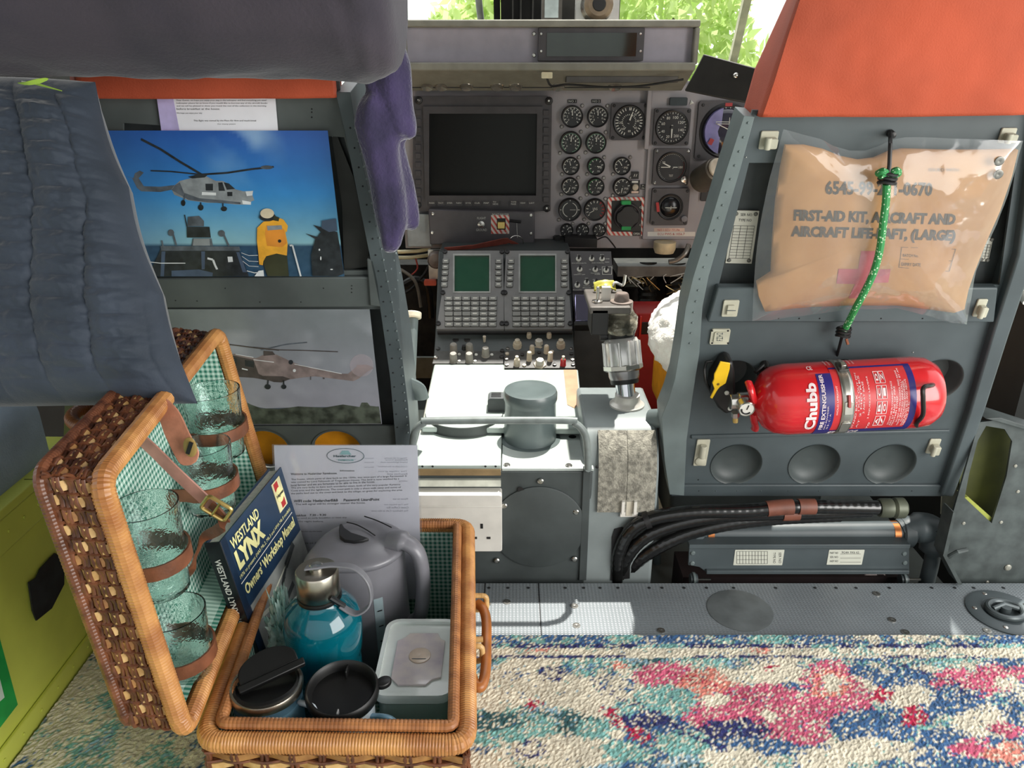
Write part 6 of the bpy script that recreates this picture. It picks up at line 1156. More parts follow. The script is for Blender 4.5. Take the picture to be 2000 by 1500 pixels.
art(PR1, c2, [
 ('p', hm_, [(170, 385), (215, 400), (250, 470), (280, 495), (420, 500), (520, 480), (520, 450), (420, 462), (300, 458), (262, 400), (300, 360), (270, 345), (235, 365), (225, 400)]),
 ('p', hg, [(500, 480), (525, 450), (560, 420), (640, 400), (660, 380), (740, 380), (820, 420), (870, 420), (910, 440), (960, 480), (1020, 495), (1060, 495), (1090, 490), (1085, 520), (1098, 560), (1075, 570), (1075, 592), (1020, 592), (960, 590), (870, 580), (760, 578), (620, 560), (560, 535), (520, 520)]),
 ('p', hm_, [(500, 485), (620, 555), (760, 575), (870, 582), (1000, 588), (1000, 575), (870, 560), (700, 545), (590, 505), (560, 430), (525, 452)]),
 ('p', hd, [(745, 440), (800, 440), (800, 490), (748, 490)]), ('p', hd, [(838, 432), (868, 430), (888, 492), (842, 492)]), ('p', hd, [(878, 430), (915, 438), (960, 478), (900, 484)]), ('p', hd, [(903, 500), (940, 500), (940, 530), (905, 530)]),
 ('p', hl_, [(1010, 560), (1075, 572), (1075, 592), (1015, 588)]), ('p', hl_, [(1035, 495), (1090, 492), (1085, 525), (1045, 530)]), ('p', hl_, [(720, 500), (822, 505), (822, 525), (718, 522)]),
 ('p', hd, [(620, 390), (690, 372), (760, 378), (740, 395), (650, 402)]),
 ('l', hd, [(715, 372), (560, 280), (420, 190), (280, 118)], 3.2), ('l', hd, [(715, 374), (500, 352), (350, 346)], 1.8), ('l', hd, [(715, 374), (900, 362), (1080, 335), (1240, 318)], 2.4), ('e', hm_, (1190, 322), 45, 14),
 ('e', hd, (585, 580), 16, 22), ('e', hd, (712, 612), 20, 22), ('e', hd, (880, 622), 22, 18), ('l', hd, [(712, 600), (712, 575)], 1.5), ('l', hd, [(872, 605), (872, 580)], 1.5), ('l', hm_, [(590, 560), (600, 520)], 1.5),
 # ship
 ('p', hd, [(610, 750), (775, 752), (785, 830), (612, 830)]), ('p', hm_, [(620, 680), (700, 672), (735, 710), (735, 748), (615, 748)]), ('l', hd, [(595, 665), (612, 750)], 1.5), ('p', hm_, [(655, 835), (790, 835), (800, 890), (645, 890)]), ('p', M('print_pale_grey', '8a9092', .35), [(660, 838), (775, 838), (778, 888), (655, 888)]),
 ('e', hm_, (497, 795), 22, 24), ('e', hm_, (863, 800), 24, 24), ('l', hm_, [(510, 800), (535, 885)], 2.5), ('l', hm_, [(875, 800), (915, 890)], 2.5), ('l', hm_, [(430, 850), (440, 900)], 2),
 ('p', hd, [(330, 1110), (430, 900), (980, 900), (1060, 1110)]), ('p', hm_, [(420, 890), (990, 895), (1000, 925), (425, 925)]), ('p', hbl, [(428, 930), (455, 930), (445, 1110), (420, 1110)]), ('p', hbl, [(715, 930), (742, 930), (740, 1060), (718, 1060)]), ('p', hbl, [(968, 935), (990, 935), (1045, 1080), (1015, 1080)]),
 ('p', hbl, [(500, 1070), (700, 1060), (800, 1085), (795, 1110), (500, 1110)]), ('l', hl_, [(760, 980), (800, 990), (815, 1030), (830, 1060)], 3), ('p', hl_, [(905, 968), (940, 968), (945, 1005), (910, 1008)]), ('l', hl_, [(330, 1005), (420, 1015), (600, 1015)], 1.2), ('l', hm_, [(240, 850), (290, 970), (330, 1060)], 1.6),
 ('l', hl_, [(1005, 940), (1060, 960), (1125, 958)], .7), ('l', hl_, [(1010, 965), (1060, 1000), (1128, 1003)], .7), ('l', hl_, [(1015, 1000), (1060, 1035), (1130, 1040)], .7), ('l', hl_, [(1045, 1070), (1100, 1085), (1160, 1080)], 1.2), ('p', hl_, [(1130, 1070), (1165, 1065), (1170, 1110), (1100, 1110)]),
 # deck hand
 ('p', ho, [(1175, 960), (1225, 940), (1335, 955), (1350, 1110), (1195, 1110), (1165, 1020)]), ('p', hy, [(1120, 760), (1165, 715), (1230, 705), (1290, 690), (1335, 740), (1325, 800), (1340, 870), (1335, 960), (1260, 945), (1185, 965), (1165, 1000), (1160, 1030), (1135, 1025), (1128, 940), (1118, 850)]),
 ('p', M('print_orange', 'e8963a', .35, var=.08), [(1185, 740), (1310, 745), (1335, 870), (1300, 900), (1190, 890), (1175, 800)]), ('p', hg, [(1190, 745), (1300, 740), (1300, 770), (1195, 778)]), ('p', hy, [(1285, 690), (1310, 700), (1342, 745), (1335, 790), (1300, 760)]),
 ('e', hd, (1195, 680), 60, 32), ('e', M('print_helmet', 'e4d6b8', .35), (1192, 655), 50, 36), ('p', ho, [(1240, 670), (1280, 685), (1275, 712), (1235, 705)]), ('e', hd, (1282, 855), 12, 12),
 ('l', hl_, [(1355, 888), (1375, 885), (1435, 1110)], 2.4), ('p', hd, [(1470, 800), (1555, 825), (1580, 790), (1525, 738), (1600, 760), (1700, 790), (1748, 1090), (1700, 1110), (1520, 1108), (1510, 960), (1540, 840)]), ('p', hbl, [(1588, 708), (1690, 692), (1700, 780), (1640, 790), (1585, 760)]), ('e', hl_, (1570, 918), 6, 8), ('e', hl_, (1658, 1060), 10, 4), ('e', hl_, (1580, 980), 5, 14)], .0091)
def sky2(a, b):
    c = mixc(hx('9d9da8'), hx('7c8286'), b*1.1); c = mixc(c, hx('b5b8bf'), max(0, noise.noise(V((a*4, b*4, 3)))+.4*noise.noise(V((a*12, b*9, 3)))-.1)); return mixc(c, hx('6f7a72'), (.35-a)*1.5)
PR2 = print_sheet([(290, 604), (722, 604), (746, 828), (325, 830)], sky2, 'photo_print', 'photo print of a brown-grey helicopter flying over a line of trees')
c3 = crop(320, 590, 4.0)
hb1 = M('print_heli_brown', '857875', .35, var=.15, scale=60); hb2 = M('print_heli_brown_dark', '4c4644', .35, var=.15, scale=60); tr_ = M('print_trees', '4f564c', .35, var=.3, scale=60)
art(PR2, c3, [
 ('p', M('print_far_trees', '596270', .35), [(600, 800), (800, 830), (1100, 820), (1500, 820), (1680, 815), (1690, 860), (620, 870)]),
 ('p', tr_, [(20, 790), (300, 800), (620, 770), (680, 800), (760, 830), (900, 835), (1050, 815), (1250, 825), (1400, 800), (1530, 820), (1545, 785), (1590, 785), (1610, 810), (1680, 818), (1700, 950), (640, 955), (20, 955)]),
 ('p', hb1, [(450, 430), (480, 405), (560, 405), (720, 440), (800, 400), (880, 410), (985, 460), (1060, 490), (1400, 560), (1440, 560), (1510, 500), (1500, 490), (1590, 490), (1640, 515), (1590, 545), (1520, 600), (1480, 618), (1380, 605), (1180, 580), (1080, 590), (980, 605), (920, 625), (860, 620), (700, 590), (560, 582), (500, 560), (470, 500)]),
 ('p', hb2, [(450, 430), (480, 405), (700, 450), (740, 560), (860, 620), (700, 592), (560, 584), (500, 560), (470, 500)]), ('p', hb2, [(700, 575), (930, 580), (990, 600), (920, 628), (860, 625)]), ('p', hd, [(632, 452), (705, 462), (705, 512), (635, 500)]), ('p', hd, [(528, 432), (570, 440), (565, 500), (530, 488)]),
 ('e', hd, (992, 470), 18, 18), ('l', hl_, [(700, 450), (860, 470)], 1), ('l', hl_, [(560, 408), (700, 432)], 1), ('l', hl_, [(1020, 485), (1390, 560)], 1), ('p', hb2, [(780, 380), (850, 385), (870, 412), (780, 420)]), ('e', hl_, (1020, 535), 12, 12), ('l', hl_, [(610, 520), (655, 530)], 2),
 ('l', hb2, [(830, 372), (500, 330), (130, 272)], 2.0), ('l', hb2, [(830, 372), (1100, 378), (1360, 388)], 1.6), ('l', hm_, [(760, 375), (960, 330), (1120, 315)], 1.6), ('l', hb2, [(700, 355), (900, 375)], 2.4),
 ('e', hd, (555, 635), 26, 16), ('e', hd, (812, 662), 24, 20), ('e', hd, (938, 662), 20, 18), ('l', hd, [(812, 650), (815, 610)], 2), ('l', hd, [(938, 650), (935, 610)], 2), ('l', hd, [(560, 625), (560, 590)], 1.5), ('l', hb2, [(1148, 580), (1148, 608)], 1), ('l', hb2, [(1250, 590), (1250, 602)], 2)], .0091)
mb = MB(); disc = [(1545+92*cos(2*pi*i/30), 495+88*sin(2*pi*i/30)) for i in range(30)]
mb.prism(FS, FS.uvs([c3(*p) for p in disc], .0096), .00955, .0096, clear_mat('print_rotor_haze', (1, .95, .96), .01, .5, milk=.10, fres=0)); mb.build('tail_rotor_disc', PR2)
# the sheet of paper standing above the blue print
mb = MB(); pq = [(306, 190), (537, 190), (543, 262), (316, 262)]; mb.ppoly(FS, pq, .002, .004, paperm); ps = mb.build('printed_notice'); tag(ps, 'white printed notice tucked in above the blue helicopter print', 'paper')
mb = MB(); mb.ppoly(FS, [(306, 190), (338, 190), (352, 262), (316, 262)], .004, .0042, M('lilac_edge', 'b9aeda', .6)); 
for i, t_ in enumerate(('Dear Guests, we hope you enjoy your stay in the helicopter and find everything you need', 'helicopter please let us know if you would like to borrow any of the aircraft books', 'and we will be pleased to show you round the rest of the collection in the morning', 'before breakfast at the house.', 'We hope you enjoy your stay')): mb.ptext(FS, t_, 345, (520, 522, 520, 430, 395)[i], 198+i*5.5+(3 if i == 4 else 0), 194.5+i*5.5+(3 if i == 4 else 0), .0045, ink)
mb.ptext(FS, 'This flight was owned by the Fleet Air Arm and much loved', 378, 500, 238, 234, .0045, ink); mb.ptext(FS, 'for many years', 425, 460, 244, 241, .0045, ink); mb.build('notice_text', ps)

# ================================================================ GREEN LOCKER, PAD, CUSHIONS, BLANKET
FXB = Frame((-.625, 0, 0), (0, 1, 0), (0, 0, 1)); lime = M('lime_paint', 'dde566', .45, var=.07, scale=6)
def XB(px, py, n=0): return FXB.P(px, py, n)
LK = thing('locker', 'lime green riveted metal locker along the left side of the cabin', 'locker', (-.88, .5, .0))
ZT = .306
mb = MB(); mb.box(Frame((0, 0, 0), (1, 0, 0), (0, 1, 0)), -1.16, -.628, .02, 1.02, .0005, ZT, lime); 
mb.build('body', LK, bevel=.004)
mb = MB(); mb.box(FXB, .02, 1.02, ZT-.052, ZT-.010, -.002, .003, lime); mb.box(FXB, .02, 1.02, ZT-.008, ZT+.004, -.02, .006, lime)
for Y in np.arange(.3, 1.0, .032): mb.lathe(FXB.w(Y, ZT-.030, .003), (1, 0, 0), [(.003, 0), (.002, .0012), (0, .0016)], lime, 10)
mb.build('top_flange', LK, bevel=.0015)
mb = MB(); mb.box(FXB, .02, 1.02, .002, .034, -.002, .003, lime)
for Y in np.arange(.5, 1.0, .04): mb.lathe(FXB.w(Y, .02, .003), (1, 0, 0), [(.003, 0), (.002, .0012), (0, .0016)], lime, 10)
mb.build('bottom_flange', LK, bevel=.0015)
for Y in (.55, .72, .88):
    mb = MB(); mb.box(FXB, Y, Y+.0015, ZT-.009, ZT+.0045, -.01, .0066, M('lime_seam', '5b6018', .6)); mb.build('flange_seam', LK)
c7 = crop(0, 780, 2.083)
mb = MB(); mb.prism(FXB, FXB.uvs([c7(*p) for p in ((118, 745), (150, 725), (165, 690), (225, 625), (245, 640), (262, 700), (262, 752), (212, 850), (150, 900), (135, 860))], .002), .0, .002, M('black_tape_patch', '23262a', .7, var=.3)); mb.build('black_patch', LK, label='black rough-edged patch')
sg = thing('safety_sign', 'green bordered white sign stuck low on the lime locker at the left edge', 'sign', tuple(XB(5, 1400)))
mb = MB(); mb.prism(FXB, FXB.uvs([(-60, 1120), (-2, 1240), (35, 1376), (-60, 1500)], .0035), .0005, .0035, M('sign_green', '1fa34c', .4)); mb.build('border', sg)
mb = MB(); mb.prism(FXB, FXB.uvs([(-60, 1215), (-4, 1310), (9, 1362), (-60, 1425)], .0045), .0035, .0045, M('sign_white', 'd8e6dc', .4)); mb.build('centre', sg)
padm = M('blue_pad_cloth', 'a3b6c6', .9, var=.12, scale=10, bump=.4, bscale=300, sheen=.2)
def padf(a, b):
    y = .05+b*.95; th = a*pi*.9; k = 4
    x = -.70+.055*abs(cos(a*pi/2)**.5)*(1 if a < 1 else 0)
    return None
mb = MB()
def padfn(a, b):
    Y = .02+b*.93
    if a < .5: t = a/.5*pi/2; return V((-.695+.055*cos(t)**.6, Y, ZT+.008+.055+.045*sin(t)-.0 if t > 0 else ZT+.008))
    return V((-.695-(a-.5)*.9, Y, ZT+.108+.006*noise.noise(V((a*5, b*6, 1)))))
mb.grid(padfn, 24, 30, padm); mb.box(Frame((0, 0, 0), (1, 0, 0), (0, 1, 0)), -1.14, -.6405, .02, .95, ZT+.002, ZT+.064, padm); o = mb.build('seat_pad', smooth=60); tag(o, 'blue-grey cloth seat pad on top of the lime locker', 'seat pad')
# quilted velvet cushion
vel = M('velvet_quilt', '353e4c', .75, var=.12, scale=14, bump=.15, bscale=500, sheen=.45, col2='27303c')
BRp = onY(386, 788, .745); TRp = onY(186, 160, .90); BLp = onY(-330, 800, .76); TLp = onY(-330, 140, .92)
nq = ((BRp-BLp).cross(TRp-BRp)).normalized(); 
if nq.y > 0: nq = -nq
def qf(a, b, side):
    p = BLp.lerp(BRp, a).lerp(TLp.lerp(TRp, a), b); e = min(1, min(a, 1-a, b, 1-b)*8); bul = (1-(abs(2*a-1))**4)*(1-(abs(2*b-1))**4)
    ea = sin(pi*b)*.012; eb = -.022*sin(pi*a); inn = (BLp.lerp(BRp, .5).lerp(TLp.lerp(TRp, .5), .5)-p).normalized(); p = p+inn*.006*(1-e)*abs(sin(b*3*pi))
    if side > 0:
        u = a*7+.35*sin(b*5+1)+.1*noise.noise(V((a*3, b*8, 0))); ku = abs(sin(pi*u)); row = b*15+(.5 if int(u) % 2 else 0)+.25*noise.noise(V((a*5, b*5, 3))); kv = abs(sin(pi*row))
        q = (ku**.5)*(.35+.65*kv**.6)
        return p+nq*(.045*bul**.5+.009*q*e+.0022*noise.noise(V((a*25, b*60, 1)))*e+.0012*noise.noise(V((a*60, b*110, 5)))*e)
    return p-nq*(.055*bul**.5)
mb = MB(); mb.grid(lambda a, b: qf(a, b, 1), 260, 200, vel); mb.grid(lambda a, b: qf(a, b, -1), 40, 30, vel)
o = mb.build('quilted_cushion', smooth=180); tag(o, 'slate blue quilted velvet cushion leaning on the left seat', 'cushion')
# dark rolled throw on top
thm = M('dark_plush_throw', '433c45', .9, var=.15, scale=7, bump=.35, bscale=260, sheen=.2, col2='322f3a')
cz = .926; cy = .92; xr = onY(772, 100, .86).x
def tf(a, b):
    th = b*2*pi; L0 = -1.15; s = a; r = .130+.006*noise.noise(V((a*8, cos(th)*2, sin(th)*2)))+.004*noise.noise(V((a*25, cos(th)*5, sin(th)*5)))
    if a > .8: t = (a-.8)/.2; x = (xr-.06)+.06*sin(t*pi/2); r *= (.42+.58*cos(t*pi/2)**.55) if t < 1 else .42
    else: x = L0+(xr-.06-L0)*a/.8
    if a > .995: r = .002
    return V((x, cy-.0+r*cos(th)*.95, cz+r*sin(th)-.022*max(0, (a-.72)/.28)**1.5))
mb = MB(); mb.grid(lambda a, b: tf(b, a), 56, 130, thm, cu=True); o = mb.build('rolled_throw', smooth=180); tag(o, 'dark plush roll lying over the top of the left seat', 'throw')
# purple fleece hanging behind it
flm = M('purple_fleece', '453a60', .95, var=.12, scale=18, bump=.8, bscale=240, sheen=.8, col2='2f2a45')
mb = MB()
def lobe(yL, Y, seed, th=.022):
    """yL: rows (py, left px, right px)"""
    rows = []
    n = len(yL)
    def at(t):
        t *= n-1; i = min(int(t), n-2); f = t-i; return [yL[i][k]+(yL[i+1][k]-yL[i][k])*f for k in range(3)]
    def fn(a, b):
        py, l, r = at(b); an = a*2*pi; L3 = onY(l, py, Y); R3 = onY(r, py, Y); c = (L3+R3)/2; w2 = (R3-L3).length/2; end = min(1, sqrt(max(0, 1-(2*b-1)**8))+.02)
        rip = 1+.13*sin(an*5+seed+b*3)+.05*noise.noise(V((cos(an)*3, sin(an)*3, b*9+seed)))
        return V((c.x+cos(an)*w2*end*(1+.04*sin(b*17+seed)), c.y+sin(an)*th*rip*end, c.z+.004*sin(an*3)))
    mb.grid(fn, 48, 50, flm, cu=True)
lobe([(20, 690, 778), (60, 690, 785), (120, 700, 800), (180, 720, 806), (230, 740, 812), (262, 765, 814), (268, 785, 808)], .985, 1)
lobe([(180, 690, 770), (240, 692, 775), (300, 708, 780), (380, 725, 792), (440, 738, 795), (475, 745, 785), (490, 752, 772)], .975, 4, .018)
lobe([(200, 740, 785), (290, 755, 792), (350, 765, 806), (400, 775, 818), (435, 782, 820), (447, 790, 812)], 1.0, 7, .016)
fl = mb.build('fleece_blanket', smooth=180); tag(fl, 'purple fleece blanket hanging in folds beside the left seat top', 'blanket')
rm = fl.modifiers.new('re', 'REMESH'); rm.mode = 'VOXEL'; rm.voxel_size = .004; rm.use_smooth_shade = True
sm_ = fl.modifiers.new('sm', 'SMOOTH'); sm_.iterations = 4
mb = MB(); lf = M('fresh_leaf_green', '9cbc48', .5); a = onY(35, 162, .80); b = onY(95, 158, .80)
mb.strap(smoothpath([a, a.lerp(b, .4)+V((0, -.004, -.001)), b+V((0, 0, .002))]), V((0, -.6, .8)), [.0005, .001, .0015, .002, .003, .003, .004, .0045, .005, .005, .004, .003, .001], .0006, lf)
mb.strap([b+V((-.015, 0, -.002)), b+V((.012, -.002, -.009))], V((0, -.6, .8)), [.003, .0006], .0006, lf); mb.strap([a+V((.02, 0, -.001)), a+V((.004, 0, .001))], V((0, -.6, .8)), .002, .0006, legend)
o = mb.build('leaf_sprig'); tag(o, 'small bright green leaf lying on the quilted cushion top edge', 'leaf')
# ================================================================ PICNIC BASKET
ging = bpy.data.materials.new('gingham'); ging.use_nodes = True
def gingham(name, ax1, ax2, col=('2f7a66', 'cfe6da'), n=150):
    m = bpy.data.materials.new(name); m.use_nodes = True; t = m.node_tree; b = t.nodes['Principled BSDF']; b.inputs['Roughness'].default_value = .9; k = t.links.new
    co = t.nodes.new('ShaderNodeTexCoord'); sp = t.nodes.new('ShaderNodeSeparateXYZ'); k(co.outputs['Object'], sp.inputs[0]); outs = []
    for a in (ax1, ax2):
        mu = t.nodes.new('ShaderNodeMath'); mu.operation = 'MULTIPLY'; mu.inputs[1].default_value = n; k(sp.outputs[a], mu.inputs[0])
        si = t.nodes.new('ShaderNodeMath'); si.operation = 'FRACT'; k(mu.outputs[0], si.inputs[0]); g = t.nodes.new('ShaderNodeMath'); g.operation = 'GREATER_THAN'; g.inputs[1].default_value = .5; k(si.outputs[0], g.inputs[0]); outs.append(g.outputs[0])
    ad = t.nodes.new('ShaderNodeMath'); ad.operation = 'ADD'; k(outs[0], ad.inputs[0]); k(outs[1], ad.inputs[1]); hf = t.nodes.new('ShaderNodeMath'); hf.operation = 'MULTIPLY'; hf.inputs[1].default_value = .5; k(ad.outputs[0], hf.inputs[0])
    mx = t.nodes.new('ShaderNodeMix'); mx.data_type = 'RGBA'; mx.inputs[6].default_value = (*lin(col[1]), 1); mx.inputs[7].default_value = (*lin(col[0]), 1); k(hf.outputs[0], mx.inputs[0]); k(mx.outputs[2], b.inputs['Base Color']); return m
gX = gingham('gingham_lining_side', 1, 2); gY = gingham('gingham_lining_end', 0, 2); gZ = gingham('gingham_lining_floor', 0, 1)
BF = {(0, 0): V((-.303, .566, 0)), (1, 0): V((-.044, .562, 0)), (1, 1): V((-.064, .955, 0)), (0, 1): V((-.334, .957, 0))}
def bk_(a, b, z, ins=0):
    """across, back, height; ins insets in metres; walls lean in towards the foot"""
    i = ins+(.2-z)*.04; p = BF[0, 0].lerp(BF[1, 0], a).lerp(BF[0, 1].lerp(BF[1, 1], a), b); p.x += i*(1-2*a); p.y += i*(1-2*b); p.z = z; return p
def weave(mb, fn, nrm, L, H, pitch_s, pitch_w, seed=0, ms=None, mw=None, wide=.62):
    """wicker: paired dark strands along v every pitch_s, pale flat strips along u going over and under. fn(u, v) metres -> point"""
    ms = ms or cane_d; mw = mw or cane_p; ns = max(2, round(L/pitch_s)); nw = max(2, round(H/pitch_w)); ps = L/ns; pw = H/nw; amp = .0028
    for i in range(ns+1):
        for dx in (-.0022, .0022):
            u = min(max(i*ps+dx, .001), L-.001); pts = []
            for j in range(nw*2+1):
                v = j*pw/2; s_ = (1 if ((j//1) % 4 in (0, 1)) else -1)*(1 if i % 2 else -1); pts.append(fn(u+.0006*sin(j+i+dx*900), v)+nrm*(amp*.75*sin(pi*(j/2+.5*0))*(1 if i % 2 else -1)+.001))
            mb.tube(pts, .0021, ms, 6)
    for j in range(nw):
        v = (j+.5)*pw; pts = []; K = ns*4
        for k_ in range(K+1):
            u = L*k_/K; pts.append(fn(u, v)+nrm*(amp*1.1*cos(pi*u/ps)*(1 if j % 2 else -1)))
        side = (fn(L/2, v+.001)-fn(L/2, v-.001)); mb.strap(pts, side, pw*wide, .0014, mw if (j+seed) % 3 else M('mid_cane', 'b07f48', .45, var=.2, scale=60, col2='85582f'))
        for dv in (-.48, .48):
            if 0 < v+dv*pw < H: mb.tube([fn(L*k_/K, v+dv*pw)+nrm*(-amp*.9*cos(pi*(L*k_/K)/ps)*(1 if j % 2 else -1)) for k_ in range(K+1)], .0017, ms, 5)
wrapd = M('cane_gap', '6e3f20', .6)
def wrapped(mb, pts, r, m, step=.0030, closed=False, flat=None, up=None):
    """cane wound round a core: ridge rings along the path"""
    P = [V(p) for p in pts]; 
    if closed: P = P+[P[0]]
    Ls = [0]
    for p, q in zip(P[:-1], P[1:]): Ls.append(Ls[-1]+(q-p).length)
    n = int(Ls[-1]/step); Q = []; rr = []; j = 0
    for k_ in range(n*3+1 if not closed else n*3):
        s_ = min(Ls[-1]*k_/(n*3), Ls[-1]-1e-6)
        while Ls[j+1] < s_: j += 1
        Q.append(P[j].lerp(P[j+1], (s_-Ls[j])/(Ls[j+1]-Ls[j]))); rr.append(r*(1.0, 1.0, .93)[k_ % 3]*(1+.02*noise.noise(V((s_*40, 0, 1)))))
    mb.tube(Q, rr, m, 12, closed=closed, flat=flat, up=up)
def rounded(cs, r, k=5):
    """round the corners of a closed point list"""
    out = []; n = len(cs)
    for i in range(n):
        p = cs[i]; a = (cs[i-1]-p).normalized(); b = (cs[(i+1) % n]-p).normalized(); A_ = p+a*r; B_ = p+b*r
        for j in range(k+1): t = j/k; out.append(A_*(1-t)**2+p*2*t*(1-t)+B_*t*t)
    return out
PB = thing('picnic_basket', 'open wicker picnic basket with gingham lining standing on the rug', 'picnic basket', (-.19, .76, .01))
zb0, zr = .014, .193
def side(c0, c1, nrm, nm, seed):
    a = bk_(*c0, zr); b = bk_(*c1, zr); L_ = (b-a).length
    def fn(u, v): t = u/L_; p = bk_(*c0, zb0+v); q = bk_(*c1, zb0+v); return p.lerp(q, t)
    mb = MB(); weave(mb, fn, nrm, L_, zr-zb0-.012, .0275, .0125, seed); return mb.build(nm, PB, smooth=60)
side((0, 0), (1, 0), V((0, -1, 0)), 'woven_side', 0); side((1, 0), (1, 1), V((1, 0, 0)), 'woven_side', 1); side((1, 1), (0, 1), V((0, 1, 0)), 'woven_side', 2); side((0, 1), (0, 0), V((-1, 0, 0)), 'woven_side', 3)
mb = MB()
for (c0, c1, g_) in (((0, 0), (1, 0), gY), ((1, 0), (1, 1), gX), ((1, 1), (0, 1), gY), ((0, 1), (0, 0), gX)):
    for i0, flip in ((.0050, 0),):
        q = [bk_(*c0, zb0, i0), bk_(*c1, zb0, i0), bk_(*c1, zr, i0), bk_(*c0, zr, i0)]; q2 = [bk_(*c0, zb0, i0+.002), bk_(*c1, zb0, i0+.002), bk_(*c1, zr, i0+.002), bk_(*c0, zr, i0+.002)]
        mb.add(q, [(0, 1, 2, 3)], M('lining_back', '6d4a33', .9)); mb.add(q2, [(3, 2, 1, 0)], g_)
q = [bk_(0, 0, zb0, .003), bk_(1, 0, zb0, .003), bk_(1, 1, zb0, .003), bk_(0, 1, zb0, .003)]; mb.add(q, [(0, 1, 2, 3)], gZ); mb.add([p-V((0, 0, .003)) for p in q], [(3, 2, 1, 0)], cane_d); mb.build('gingham_lining', PB, label='green and white gingham lining')
mb = MB(); wrapped(mb, rounded([bk_(0, 0, zr), bk_(1, 0, zr), bk_(1, 1, zr), bk_(0, 1, zr)], .02), .0105, cane, .0031, True, flat=1.0); mb.build('wrapped_rim', PB, smooth=25)
mb = MB(); wrapped(mb, rounded([bk_(0, 0, zr+.010, .014), bk_(1, 0, zr+.010, .014), bk_(1, 1, zr+.010, .014), bk_(0, 1, zr+.010, .014)], .008), .0062, M('inner_cane', 'b97c4a', .4, var=.2, scale=40, col2='8f5a34'), .0040, True); mb.build('inner_rim', PB, smooth=25)
mb = MB(); wrapped(mb, rounded([bk_(0, 0, .019), bk_(1, 0, .019), bk_(1, 1, .019), bk_(0, 1, .019)], .02), .007, cane, .0032, True); mb.build('foot_rim', PB, smooth=25)
# closing strap of the base, over the hinge side, and the side handle
def pw_(px, py, Y): return onY(px, py, Y)
mb = MB(); hp = [pw_(932, 1178, .80), pw_(944, 1190, .79), pw_(950, 1215, .77), pw_(950, 1265, .73), pw_(948, 1312, .69), pw_(940, 1340, .67), pw_(928, 1338, .67), pw_(922, 1322, .68)]
mb.tube(smoothpath(hp, 8), .0062, M('handle_cane', 'a9652f', .35, var=.15, scale=30), 12); mb.build('side_handle', PB)
for x, y, Y in ((932, 1176, .80), (922, 1275, .715)):
    mb = MB(); c = pw_(x, y, Y); wrapped(mb, rounded([c+V((.012, 0, .010)), c+V((.012, 0, -.012)), c+V((-.012, 0, -.012)), c+V((-.012, 0, .010))], .006), .0034, cane_p, .003, True); mb.build('handle_loop', PB)
mb = MB(); c = pw_(930, 1250, .73); mb.cyl(c+V((-.012, 0, 0)), c+V((.008, 0, .001)), .0035, cane_p, 10); mb.build('toggle_peg', PB)
# ---- lid, standing open
F0, F1, B0, B1 = V((-.316, .560, .212)), V((-.346, .567, .484)), V((-.345, .957, .212)), V((-.385, .957, .486)); OUT = V((-.052, 0, .006))
def ld(a, b, c, ins=0):
    p = F0.lerp(F1, b).lerp(B0.lerp(B1, b), a)+OUT*c; up = (F1-F0).normalized(); p = p+up*ins*(1-2*b)+V((0, 1, 0))*ins*(1-2*a); return p
def lside(fn2, L_, H_, nrm, seed, ps, pw2): mb = MB(); weave(mb, fn2, nrm, L_, H_, ps, pw2, seed); return mb.build('lid_woven_side', PB, smooth=60)
Lb = (F1-F0).length; La = (B0-F0).length
lside(lambda u, v: ld(0, 1-v/Lb, .12+.8*u/.052, .002), .052, Lb, V((0, -1, 0)), 1, .013, .0150)
lside(lambda u, v: ld(1, v/Lb, .12+.8*u/.052, .002), .052, Lb, V((0, 1, 0)), 2, .013, .0150)
lside(lambda u, v: ld(v/La, 1, .12+.8*u/.052, .002), .052, La, V((0, 0, 1)), 0, .013, .0150)
lside(lambda u, v: ld(v/La, 0, .12+.8*u/.052, .002), .052, La, V((0, 0, -1)), 0, .013, .0150)
lside(lambda u, v: ld(u/La, v/Lb, 1.0, .002), La, Lb, V((-1, 0, 0)), 0, .0275, .0140)
mb = MB(); q = [ld(0, 0, .92, .004), ld(1, 0, .92, .004), ld(1, 1, .92, .004), ld(0, 1, .92, .004)]
KU = 40; mb.grid(lambda a, b: ld(a, b, .82-.22*max(0, .35*sin(a*9+2)*sin(b*pi)*exp_ if (exp_ := max(0, 1-abs(a-.42)*7)) else 0), .009), KU, 24, gX)
for (a0, b0, a1, b1) in ((0, 0, 1, 0), (1, 0, 1, 1), (1, 1, 0, 1), (0, 1, 0, 0)): mb.add([ld(a0, b0, .1, .010), ld(a1, b1, .1, .010), ld(a1, b1, .84, .010), ld(a0, b0, .84, .010)], [(0, 1, 2, 3)], gX if a0 != a1 else gY)
mb.build('lid_lining', PB, label='green and white gingham lid lining')
mb = MB(); wrapped(mb, rounded([ld(0, 0, 0), ld(1, 0, 0), ld(1, 1, 0), ld(0, 1, 0)], .018), .0098, cane, .0032, True); mb.build('lid_rim', PB, smooth=25)
mb = MB(); wrapped(mb, rounded([ld(0, 0, 1.0), ld(1, 0, 1.0), ld(1, 1, 1.0), ld(0, 1, 1.0)], .018), .0055, cane_d, .0036, True); mb.build('lid_back_rim', PB, smooth=25)
